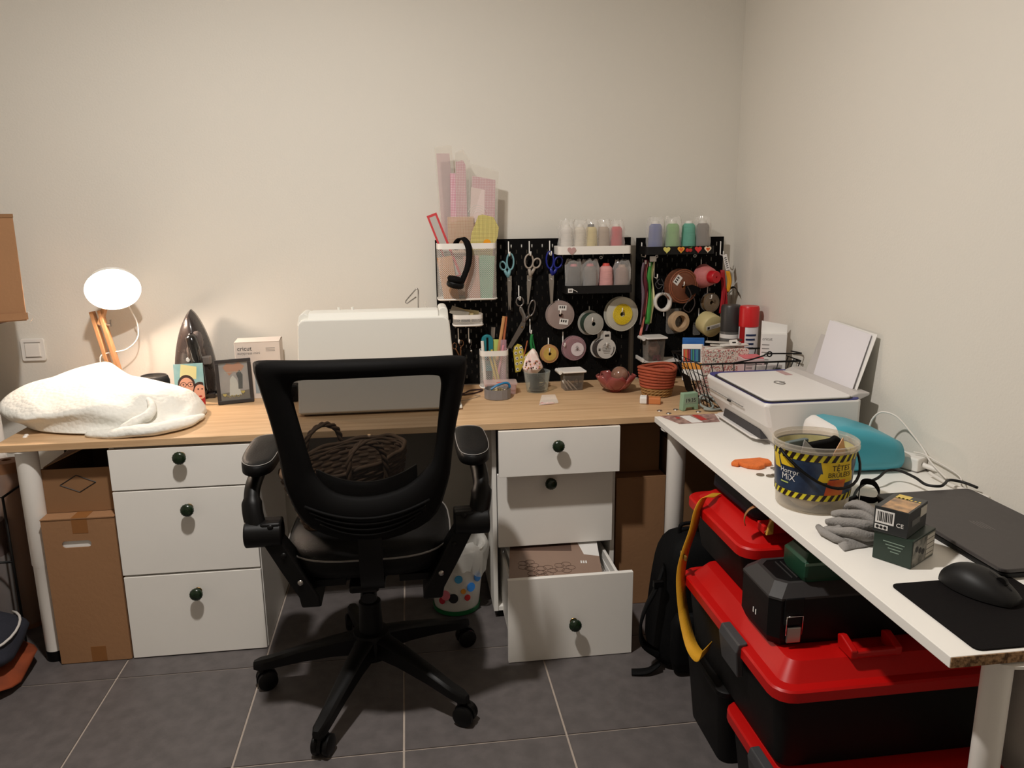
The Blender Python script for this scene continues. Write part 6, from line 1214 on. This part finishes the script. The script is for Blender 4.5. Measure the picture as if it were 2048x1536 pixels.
t2 = thing('clear_wrapper', 'clear folded wrapper in the candy bucket', 'wrapper', (.875, 1.55, DZ + .05), rz=radians(-20), group='things in the candy bucket'); part('film', MB().prism([(-.03, 0), (.03, 0), (.024, .07), (-.012, .105)], -.004, .004, 'y').jit(.003, 30), bagp, t2)
single('tan_card', MB().prism([(-.026, 0), (.028, 0), (.028, .07), (.012, .11), (-.02, .078)], -.001, .001, 'y'), mat('tan_card', (206, 160, 120), .7), 'pointed tan card in the right of the candy bucket', 'card', (.944, 1.548, DZ + .045), rz=radians(28), group='things in the candy bucket')
single('candy_wrapping', blob(.062, .062, 0, .04, 12, .015), mat('cream_wrapping', (214, 198, 170), .6, var=.3, vscale=25), 'crumpled cream wrapping at the bottom of the candy bucket', 'wrapping', (BKX, BKY, DZ + .006), smooth=180)
# orange cloth with fork pins
t = thing('orange_foam_figure', 'flat orange foam shape lying beside the candy bucket', 'foam shape', (.873, 1.825, DZ), rz=radians(8))
part('foam', MB().prism([(-.05, .022), (-.038, .006), (-.03, .012), (-.022, -.012), (.0, -.03), (.022, -.024), (.03, -.012), (.052, -.012), (.060, .015), (.045, .036), (.005, .038), (-.03, .040)], 0, .012, 'z'), mat('orange_foam', (226, 116, 50), .85, var=.15, vscale=50, bump=.6, bscale=160), t, bevel=.004)
t = thing('hair_comb', 'metal comb with prongs between orange foam and bucket', 'comb', (.945, 1.78, DZ), rz=radians(5))
for k in range(5): part('prong', MB().box(-.03, .02, -.022 + .011 * k, -.017 + .011 * k, .001, .004), satin, t)
part('comb_back', MB().box(.018, .03, -.026, .030, .0005, .006), satin, t)
for k, (x, y) in enumerate(((.865, 1.775), (.885, 1.762), (.90, 1.765))): single('coin', MB().prism(circ(.010, 24), 0, .002, 'z'), mat('coin_metal', (150, 140, 124), .35, .9), ('flat coin in front of the orange foam, ' + ('left', 'middle', 'right')[k] + ' one'), 'coin', (x, y - .015, DZ + .0005), group='coins beside the bucket', bevel=.0004)
# ================================================================ laptop and cables
t = thing('laptop', 'closed dark grey laptop on the white desk', 'laptop', (1.153, 1.345, DZ))
lapg = mat('dark_grey_laptop', (62, 57, 56), .5, var=.05); 
pw('base', MB().prism(rrect(.232, .386, .012, 5, 1.154, 1.346), DZ + .003, DZ + .012, 'z'), black, t, bevel=.002); pw('lid', MB().prism(rrect(.236, .390, .014, 5, 1.154, 1.346), DZ + .0135, DZ + .021, 'z'), lapg, t, bevel=.002)
pw('hinge_strip', MB().box(1.25, 1.262, 1.20, 1.49, DZ + .004, DZ + .014), black, t)
for x in (1.07, 1.24):
    for y in (1.18, 1.51): pw('foot', MB().cyl((x, y, DZ), (x, y, DZ + .003), .008, n=10), black, t)
lm = MB()
for k in range(4): pw('lid_logo_line', MB().box(1.135 + .006 * k, 1.137 + .006 * k, 1.325 - .004 * k, 1.365 - .003 * k, DZ + .021, DZ + .0212), mat('logo_grey', (92, 86, 84), .4), t)
t = thing('laptop_charger_cable', 'black laptop cable with velcro loop winding along the laptop', 'cable', (1.06, 1.58, DZ))
pw('cable', MB().tube(spline([(1.000, 1.565, .734), (1.03, 1.60, .738), (1.06, 1.62, .745), (1.10, 1.63, .754), (1.14, 1.655, .762), (1.165, 1.645, .764), (1.175, 1.60, .762), (1.18, 1.565, .756), (1.20, 1.545, .758), (1.22, 1.555, .760), (1.25, 1.58, .758), (1.275, 1.565, .756), (1.284, 1.53, .755)], 7), .0034, 8), blackw, t, smooth=180)
pw('velcro_loop', MB().ribbon(spline([(1.0, 1.545, .735), (1.02, 1.575, .748), (1.035, 1.59, .762), (1.05, 1.57, .766), (1.05, 1.545, .752), (1.035, 1.535, .738), (1.01, 1.555, .736)], 6), (.004, .005, .012), .002), blackm, t, smooth=180); pw('plug', MB().cyl((.975, 1.55, .736), (1.005, 1.562, .737), .0052, n=10), black, t, smooth=40)
t = thing('power_adapter', 'white power adapter block behind the turquoise device', 'power adapter', (1.262, 1.76, DZ), rz=radians(25)); part('adapter', MB().box(-.022, .022, -.045, .03, 0, .036), whitep, t, bevel=.004); part('adapter_plug', MB().cyl((0, -.045, .018), (.006, -.085, .012), .007, .005, n=12), whitep, t, smooth=40); part('base_plate', MB().box(-.0225, .0225, -.0455, .0305, 0, .003), greyink, t)
wcab = mat('white_cable', (226, 220, 212), .45)
single('white_cable', MB().tube(spline([(1.215, 1.86, .80), (1.22, 1.855, .835), (1.235, 1.84, .858), (1.258, 1.81, .853), (1.275, 1.77, .82), (1.287, 1.73, .785), (1.285, 1.70, .765), (1.288, 1.67, .75), (1.29, 1.64, .738)], 6), .0026, 6), wcab, 'white cable arching above the turquoise device', 'cable', smooth=180)
single('white_cable', MB().tube(spline([(1.268, 1.675, .743), (1.270, 1.64, .739), (1.272, 1.59, .737), (1.284, 1.553, .739), (1.292, 1.50, .74)], 6), .0042, 8), wcab, 'thick white cable running along the wall behind the laptop', 'cable', smooth=180)
single('white_cable', MB().tube(spline([(1.27, 1.745, .775), (1.283, 1.725, .775), (1.288, 1.68, .77), (1.288, 1.62, .765), (1.283, 1.585, .76), (1.280, 1.575, .745), (1.287, 1.57, .737), (1.290, 1.60, .736)], 6), .0018, 6), wcab, 'thin white cable looping above the thick white one', 'cable', smooth=180)
# ================================================================ grey cloth, two boxes, mouse
clothm = mat('grey_knit', (146, 142, 138), .95, var=.15, vscale=25, bump=.5, bscale=260)
t = thing('grey_glove', 'crumpled grey knitted glove on the white desk', 'glove', (.89, 1.42, DZ))
g = []; NU, NV = 26, 20
for i in range(NU):
    u = i / (NU - 1); row = []
    for j in range(NV):
        v = j / (NV - 1); x = .825 + .135 * u + .02 * v; y = 1.325 + .115 * v + .075 * u * v + .03 * u
        e = min(1, 7 * min(u, 1 - u)) * min(1, 7 * min(v, 1 - v)); z = .003 + e * (.010 + .010 * (.5 + .5 * sin(9 * u + 6 * v + 2)) + .010 * max(0, noise.noise(Vector((u * 5, v * 4, 3)))) + .022 * max(0, u - .3) * (v > .3) * sin(pi * v))
        row.append((x + .006 * noise.noise(Vector((u * 4, v * 4, 9))), y + .008 * noise.noise(Vector((u * 4, v * 4, 1))), DZ + z))
    g.append(row)
m = MB().add([p for r in g for p in r] + [(p[0], p[1], DZ + .0008) for r in g for p in r], [])
q = lambda i, j, b=0: b * NU * NV + i * NV + j
for i in range(NU - 1):
    for j in range(NV - 1): m.f += [(q(i, j), q(i + 1, j), q(i + 1, j + 1), q(i, j + 1)), (q(i, j, 1), q(i, j + 1, 1), q(i + 1, j + 1, 1), q(i + 1, j, 1))]
for i in range(NU - 1): m.f += [(q(i, 0), q(i, 0, 1), q(i + 1, 0, 1), q(i + 1, 0)), (q(i, NV - 1), q(i + 1, NV - 1), q(i + 1, NV - 1, 1), q(i, NV - 1, 1))]
for j in range(NV - 1): m.f += [(q(0, j), q(0, j + 1), q(0, j + 1, 1), q(0, j, 1)), (q(NU - 1, j), q(NU - 1, j, 1), q(NU - 1, j + 1, 1), q(NU - 1, j + 1))]
pw('palm', m, clothm, t, smooth=180, sub=1)
for k, pts in enumerate(([(.830, 1.40, .742), (.85, 1.365, .752), (.88, 1.345, .752), (.91, 1.34, .748)], [(.85, 1.435, .746), (.87, 1.395, .758), (.90, 1.372, .76), (.93, 1.37, .75)], [(.88, 1.465, .75), (.90, 1.425, .764), (.915, 1.395, .766), (.925, 1.372, .755)], [(.925, 1.49, .752), (.925, 1.455, .772), (.935, 1.42, .772), (.945, 1.40, .75)])):
    sp = spline(pts, 6); pw('finger_fold', MB().tube(sp, [.006 + .007 * sin(pi * (i + .5) / len(sp)) for i in range(len(sp))], 10, flat=.8).jit(.003, 40, k), clothm, t, smooth=180)
pw('cuff', MB().tube([(.826, 1.425, .741), (.822, 1.40, .741), (.83, 1.365, .740), (.845, 1.345, .739)], [.006, .008, .008, .005], 8), clothm, t, smooth=180)
t.location.y -= .018
dgreen = mat('dark_green_carton', (34, 52, 42), .35, var=.1, vscale=12); dblack = mat('charcoal_carton', (44, 46, 46), .32); 
t = thing('battery_box', 'dark green carton, lower of the two stacked on the white desk', 'box', (.926, 1.272, DZ + .0005), rz=radians(32))
part('carton', MB().box(-.049, .049, -.036, .036, 0, .056), dgreen, t, bevel=.001)
for k in range(4): part('small_print', MB().box(-.0495, -.049, -.022 + .003 * k, .018 - .005 * k, .040 - .006 * k, .0415 - .006 * k), mat('pale_green_ink', (130, 150, 136), .5), t)
gp = mat('grey_table_print', (140, 136, 126), .4, rgb2=(70, 72, 66), var=.5, vscale=90)
part('table_print', MB().box(-.046, .047, -.0366, -.036, .003, .052), gp, t); part('white_print_column', MB().box(.012, .044, -.0370, -.0366, .006, .050), mat('pale_print_b', (196, 190, 178), .4), t)
for k in range(4): part('print_grid_line', MB().box(.012, .044, -.0373, -.0370, .012 + .010 * k, .0128 + .010 * k), ink, t)
for k in range(3): part('printed_icon', MB().prism(circ(.006, 14, -.03 + .014 * k, .035 - .006 * k), -.0370, -.0366, 'y'), ink, t)
t = thing('battery_box', 'dark carton with barcode, upper of the two stacked on the white desk', 'box', (.918, 1.279, DZ + .057), rz=radians(36))
part('carton', MB().box(-.048, .048, -.031, .031, 0, .050), dblack, t, bevel=.001)
part('top_photo', MB().box(-.046, .018, -.028, .020, .050, .0504), mat('warm_photo_print', (206, 160, 110), .3, rgb2=(120, 96, 76), var=.6, vscale=40), t); part('gold_title', MB().box(.022, .044, -.005, .020, .050, .0504), gold, t)
for k in range(6): part('gold_caption', MB().box(.022, .027, -.026 + .0075 * k, -.022 + .0075 * k, .050, .0504), gold, t)
bl = part('barcode_label', MB().box(-.0486, -.048, -.006, .028, .018, .044), paper, t)
for k in range(9): part('barcode_bar', MB().box(-.0489, -.0486, -.003 + .0032 * k, -.0015 + .0032 * k + (.0008 if k % 3 == 0 else 0), .022, .041), ink, t).parent = bl
text('lettering', 'CE', .0115, paper, t, T3((-.0487, -.010, .018)) @ RZ(-90) @ RX(90)); part('icon_box', MB().box(-.0486, -.048, .004, .028, .006, .015), paper, t)
for k in range(3): part('icon', MB().prism(circ(.003, 10, .009 + .007 * k, .0105), -.0490, -.0486, 'x'), ink, t)
part('side_panel_print', MB().box(-.03, .012, -.0316, -.031, .018, .030), mat('grey_panel_print', (96, 96, 94), .4), t); part('side_label', MB().box(.012, .044, -.0317, -.031, .026, .044), mat('pale_print_b', (196, 190, 178), .4), t)
t = thing('mouse_pad', 'black rectangular mouse pad at the front of the white desk', 'mouse pad', (.945, 1.057, DZ)); pw('pad', MB().prism(rrect(.230, .216, .012, 5, .945, 1.057), DZ + .0004, DZ + .0032, 'z'), mat('black_pad_cloth', (17, 14, 14), .9, spec=.15, bump=.1, bscale=400), t, bevel=.0006)
t = thing('computer_mouse', 'large black ergonomic computer mouse on the mouse pad', 'mouse', (.965, 1.115, DZ + .0034), rz=radians(-68))
rg = []
for k in range(13):
    u = k / 12; x = -.062 + .124 * u; wv = .036 * sin(pi * (.10 + .82 * u)) ** .55; h = .043 * sin(pi * (.12 + .80 * u ** .85)) ** .8
    rg.append([(x, wv * cos(radians(a)) * (1.12 if a > 90 else 1), .002 + h * max(0, sin(radians(a))) ** .75 if a <= 180 else .001) for a in range(0, 181, 12)])
part('shell', MB().loft(rg), mat('black_soft_plastic', (22, 21, 21), .5, spec=.3), t, smooth=70); part('button_gap', MB().tube([(.012, .0, .0435), (.035, .0, .0365), (.052, .0, .024)], .0009, 5), ink, t); part('scroll_wheel', MB().lathe([(0, -.004), (.009, -.004), (.0095, 0), (.009, .004), (0, .004)], 16, T3((.034, 0, .0325)) @ RX(90)), black, t, smooth=50); part('thumb_rest', MB().tube([(-.035, .038, .010), (.0, .046, .008), (.03, .038, .008)], [.006, .009, .005], 8), mat('black_soft_plastic', (22, 21, 21), .5, spec=.3), t, smooth=180)

# ================================================================ under the white desk
def trunk(label, x0, x1, y0, y1, z0, zl, zt, clip=0):
    """black storage trunk: tapered body, red flanged lid with raised panel, grey side clips"""
    t = thing('storage_box', label, 'storage box', ((x0 + x1) / 2, (y0 + y1) / 2, z0), group='red and black storage trunks')
    cx, cy, w, d = (x0 + x1) / 2, (y0 + y1) / 2, x1 - x0, y1 - y0
    R = lambda k, z: [(p[0], p[1], z) for p in rrect(w - 2 * k, d - 2 * k, .045 - min(k, .03) * .6, 4, cx, cy)]
    pw('body', MB().loft([R(.035, z0 + .001), R(.014, zl - .02), R(.012, zl - .004)]), mat('black_trunk_plastic', (8, 7, 7), .5, spec=.2), t, smooth=35)
    pw('lid_flange', MB().loft([R(.0, zl - .022), R(0, zl), R(.004, zl + .004), R(.022, zl + .006)]), red, t, smooth=35)
    pw('lid_panel', MB().loft([R(.022, zl + .004), R(.050, zt), R(.060, zt + .002), R(.2 * min(w, d), zt + .002)]), red, t, smooth=30)
    for yy in (clip,):
        if clip: pw('side_clip', MB().loft([[(x0 - .004, yy - .045, zl - .075), (x0 + .012, yy - .045, zl - .075), (x0 + .012, yy + .045, zl - .075), (x0 - .004, yy + .045, zl - .075)], [(x0 - .012, yy - .05, zl - .01), (x0 + .006, yy - .05, zl - .01), (x0 + .006, yy + .05, zl - .01), (x0 - .012, yy + .05, zl - .01)], [(x0 - .006, yy - .05, zl + .010), (x0 + .016, yy - .05, zl + .012), (x0 + .016, yy + .05, zl + .012), (x0 - .006, yy + .05, zl + .010)]]), mat('grey_clip_plastic', (62, 62, 64), .45), t, bevel=.003)
    return t
trunk('bottom storage trunk with red lid on the floor under the white desk', .722, 1.235, 1.255, 1.60, .0, .205, .222, 1.375)
trunk('middle storage trunk with red lid carrying the black tool case', .708, 1.26, 1.305, 1.885, .226, .425, .466, 1.53)
trunk('rear upper storage trunk with red lid under the white desk', .752, 1.20, 1.59, 1.985, .4695, .605, .632)
t = thing('storage_crate', 'plain black crate on the floor behind the bottom trunk', 'crate', (.97, 1.745, 0))
cr_ = lambda k, z: [(p[0], p[1], z) for p in rrect(.50 - 2 * k, .275 - 2 * k, .03, 4, .97, 1.745)]
pw('crate_body', MB().loft([cr_(.025, .001), cr_(.008, .205)]), mat('black_trunk_plastic', (8, 7, 7), .5, spec=.2), t, smooth=35); pw('crate_rim', MB().loft([cr_(.002, .205), cr_(.0, .208), cr_(.0, .220), cr_(.004, .2235)]), mat('black_trunk_plastic', (8, 7, 7), .5, spec=.2), t, smooth=35)
t = thing('lid_handle', 'red carry handle lying on the middle trunk lid', 'handle', (.94, 1.36, .469)); hm = mat('red_plastic', (196, 18, 14), .38)
part('grip', MB().box(-.05, .05, -.022, -.006, .0005, .018), hm, t, bevel=.005)
for s in (-1, 1): part('side_arm', MB().prism([(-.022, .0005), (.03, .0005), (.034, .030), (.022, .034), (-.022, .020)], s * .05 - .008, s * .05 + .008, 'x'), hm, t, bevel=.003)
t = thing('tool_case', 'black tool case with grey edges and steel latches on the middle trunk', 'tool case', (.93, 1.475, .4695))
tcb = mat('black_case_plastic', (12, 11, 12), .5, spec=.2); tcg = mat('grey_case_edge', (52, 50, 50), .5, spec=.3)
X0, X1, Y0, Y1, ZA, ZB = .737, 1.12, 1.405, 1.572, .470, .605
oc = lambda k, z, c=.02: [(X0 + k + c, Y0 + k, z), (X1 - k - c, Y0 + k, z), (X1 - k, Y0 + k + c, z), (X1 - k, Y1 - k - c, z), (X1 - k - c, Y1 - k, z), (X0 + k + c, Y1 - k, z), (X0 + k, Y1 - k - c, z), (X0 + k, Y0 + k + c, z)]
pw('case_shell', MB().loft([oc(.008, ZA), oc(0, ZA + .02), oc(0, ZB - .025), oc(.022, ZB)]), tcb, t, smooth=25)
pw('grey_edge', MB().loft([oc(-.001, ZB - .027), oc(-.001, ZB - .022), oc(.0215, ZB + .001), oc(.030, ZB + .001), oc(.030, ZB - .02)], cap=False), tcg, t, smooth=25)
for k in range(6): pw('lid_ridge', MB().box(.80 + .012 * k, .802 + .012 * k, 1.45, 1.53, ZB, ZB + .002), tcg, t)
for lx in (.785, 1.075):
    pl = pw('latch', MB().box(lx - .016, lx + .016, Y0 - .008, Y0 - .001, ZA + .012, ZA + .048), satin, t, bevel=.002)
    b = pw('latch_bail', MB().tube([(lx - .018, Y0 - .006, ZA + .03), (lx - .018, Y0 - .008, ZA + .074), (lx + .018, Y0 - .008, ZA + .074), (lx + .018, Y0 - .006, ZA + .03)], .0016, 6), chrome, t, smooth=180); b.parent = pl
    pw('latch_mount', MB().box(lx - .022, lx + .022, Y0 - .005, Y0 + .004, ZA + .052, ZB - .022), tcb, t, bevel=.002)
for k in range(2): pw('white_mark', MB().box(X0 - .0008, X0, 1.49 - .012 * k, 1.4935 - .012 * k, .508, .520), paper, t)
t = thing('green_tool_case', 'dark green tool box on top of the black tool case', 'tool box', (.885, 1.468, .6075)); tg = mat('dark_green_plastic', (20, 62, 42), .4)
part('case', MB().loft([[(p[0], p[1], z) for p in rrect(w_, d_, .01, 2)] for w_, d_, z in ((.14, .09, 0), (.15, .10, .012), (.15, .10, .045), (.125, .075, .062))]), tg, t, smooth=25); part('ridge', MB().box(-.075, .075, -.052, -.050, .040, .046), mat('pale_green_edge', (96, 130, 110), .4), t)
t = thing('red_level', 'red bracket tool lying behind the black tool case', 'tool', (.86, 1.62, .6355)); part('red_bar', MB().box(-.05, .08, -.008, .03, 0, .022), hm, t, bevel=.003); part('red_upright', MB().prism([(.035, 0), (.048, 0), (.052, .05), (.030, .055)], -.010, .006, 'y'), hm, t, bevel=.002)
t = thing('navy_bag', 'dark navy bag lying on the rear trunk under the desk edge', 'bag', (.992, 1.818, .6345))
part('bag', MB().loft([[(p[0] * s_, p[1] * s_, z + .004 * sin(25 * p[0] + 17 * p[1])) for p in rrect(.36, .31, .06, 6)] for s_, z in ((.92, .002), (1, .015), (.99, .040), (.90, .056), (.6, .063), (.15, .064))]), mat('navy_nylon', (20, 25, 34), .65, var=.2, vscale=15, spec=.2), t, smooth=180)
t = thing('leather_strap', 'tan leather strap loop with yellow tip hanging from under the desk', 'strap', (.80, 1.62, .636)); lth = mat('tan_leather', (150, 98, 52), .6)
part('loop', MB().ribbon([(-.002 + .030 * cos(radians(a)), .01 * sin(radians(a * .5)), .034 + .032 * sin(radians(a))) for a in range(-60, 220, 14)], (.004, .012, 0), .002), lth, t, smooth=180); part('yellow_tip', MB().prism([(-.006, 0), (.012, .002), (.012, .022), (.010, .046), (.0, .026)], -.004, .004, 'y', T3((.018, -.014, .001))), mat('mustard_leather', (190, 142, 52), .6), t, bevel=.002)
# luggage strap
ys = mat('yellow_webbing', (206, 150, 24), .75, bump=.3, bscale=300)
t = thing('luggage_strap', 'yellow webbing strap hanging down beside the red trunks', 'strap', (.70, 1.75, .38))
sp = spline([(.80, 1.865, .640), (.765, 1.86, .642), (.742, 1.85, .615), (.728, 1.845, .56), (.706, 1.838, .50), (.694, 1.832, .45), (.690, 1.818, .40), (.690, 1.79, .34), (.690, 1.74, .292), (.690, 1.69, .285), (.692, 1.655, .30), (.694, 1.635, .34)], 6)
pw('webbing', MB().ribbon(sp, [(.034, .026, .008 * (i > 40)) for i in range(len(sp))], .0016), ys, t, smooth=180)
pw('buckle', MB().box(.698, .7045, 1.818, 1.858, .478, .492), mat('buckle_brown', (120, 90, 40), .4), t, bevel=.002)
# backpack
t = thing('backpack', 'black backpack standing on the floor between carton and red trunks', 'backpack', (.822, 2.145, 0))
bpm = mat('black_nylon', (10, 10, 11), .75, spec=.15, bump=.2, bscale=150)
part('bag', MB().loft([[(p[0] * s + dx, p[1] * s2, z) for p in rrect(.20, .22, .06, 5)] for s, s2, z, dx in ((.92, .9, .001, -.005), (1.02, 1.0, .03, -.005), (1.0, 1.0, .15, 0), (.93, .95, .28, .006), (.85, .85, .36, .01), (.62, .62, .405, .012), (.25, .3, .418, .012))]), bpm, t, sub=1)
part('front_pocket', MB().loft([[(p[0] * s, -.112 + p[1] * s, z) for p in rrect(.15, .05, .02, 4)] for s, z in ((.9, .02), (1, .05), (1, .17), (.8, .20))]), bpm, t, smooth=180)
part('shoulder_strap', MB().ribbon(spline([(-.085, -.05, .33), (-.115, -.08, .28), (-.15, -.09, .22), (-.165, -.09, .16), (-.155, -.09, .10), (-.10, -.08, .05)], 6), (.014, .038, .0), .008), bpm, t, smooth=180)
part('strap_end', MB().ribbon(spline([(-.10, -.09, .03), (-.14, -.10, .012), (-.19, -.09, .006)], 5), (.008, .030, 0), .004), bpm, t, smooth=180)
part('buckle', MB().box(-.13, -.10, -.10, -.085, .285, .305), black, t, bevel=.002); part('top_loop', MB().tube(spline([(-.02, 0, .41), (-.015, 0, .44), (.03, 0, .44), (.035, 0, .41)], 5), .006, 8), bpm, t, smooth=180)
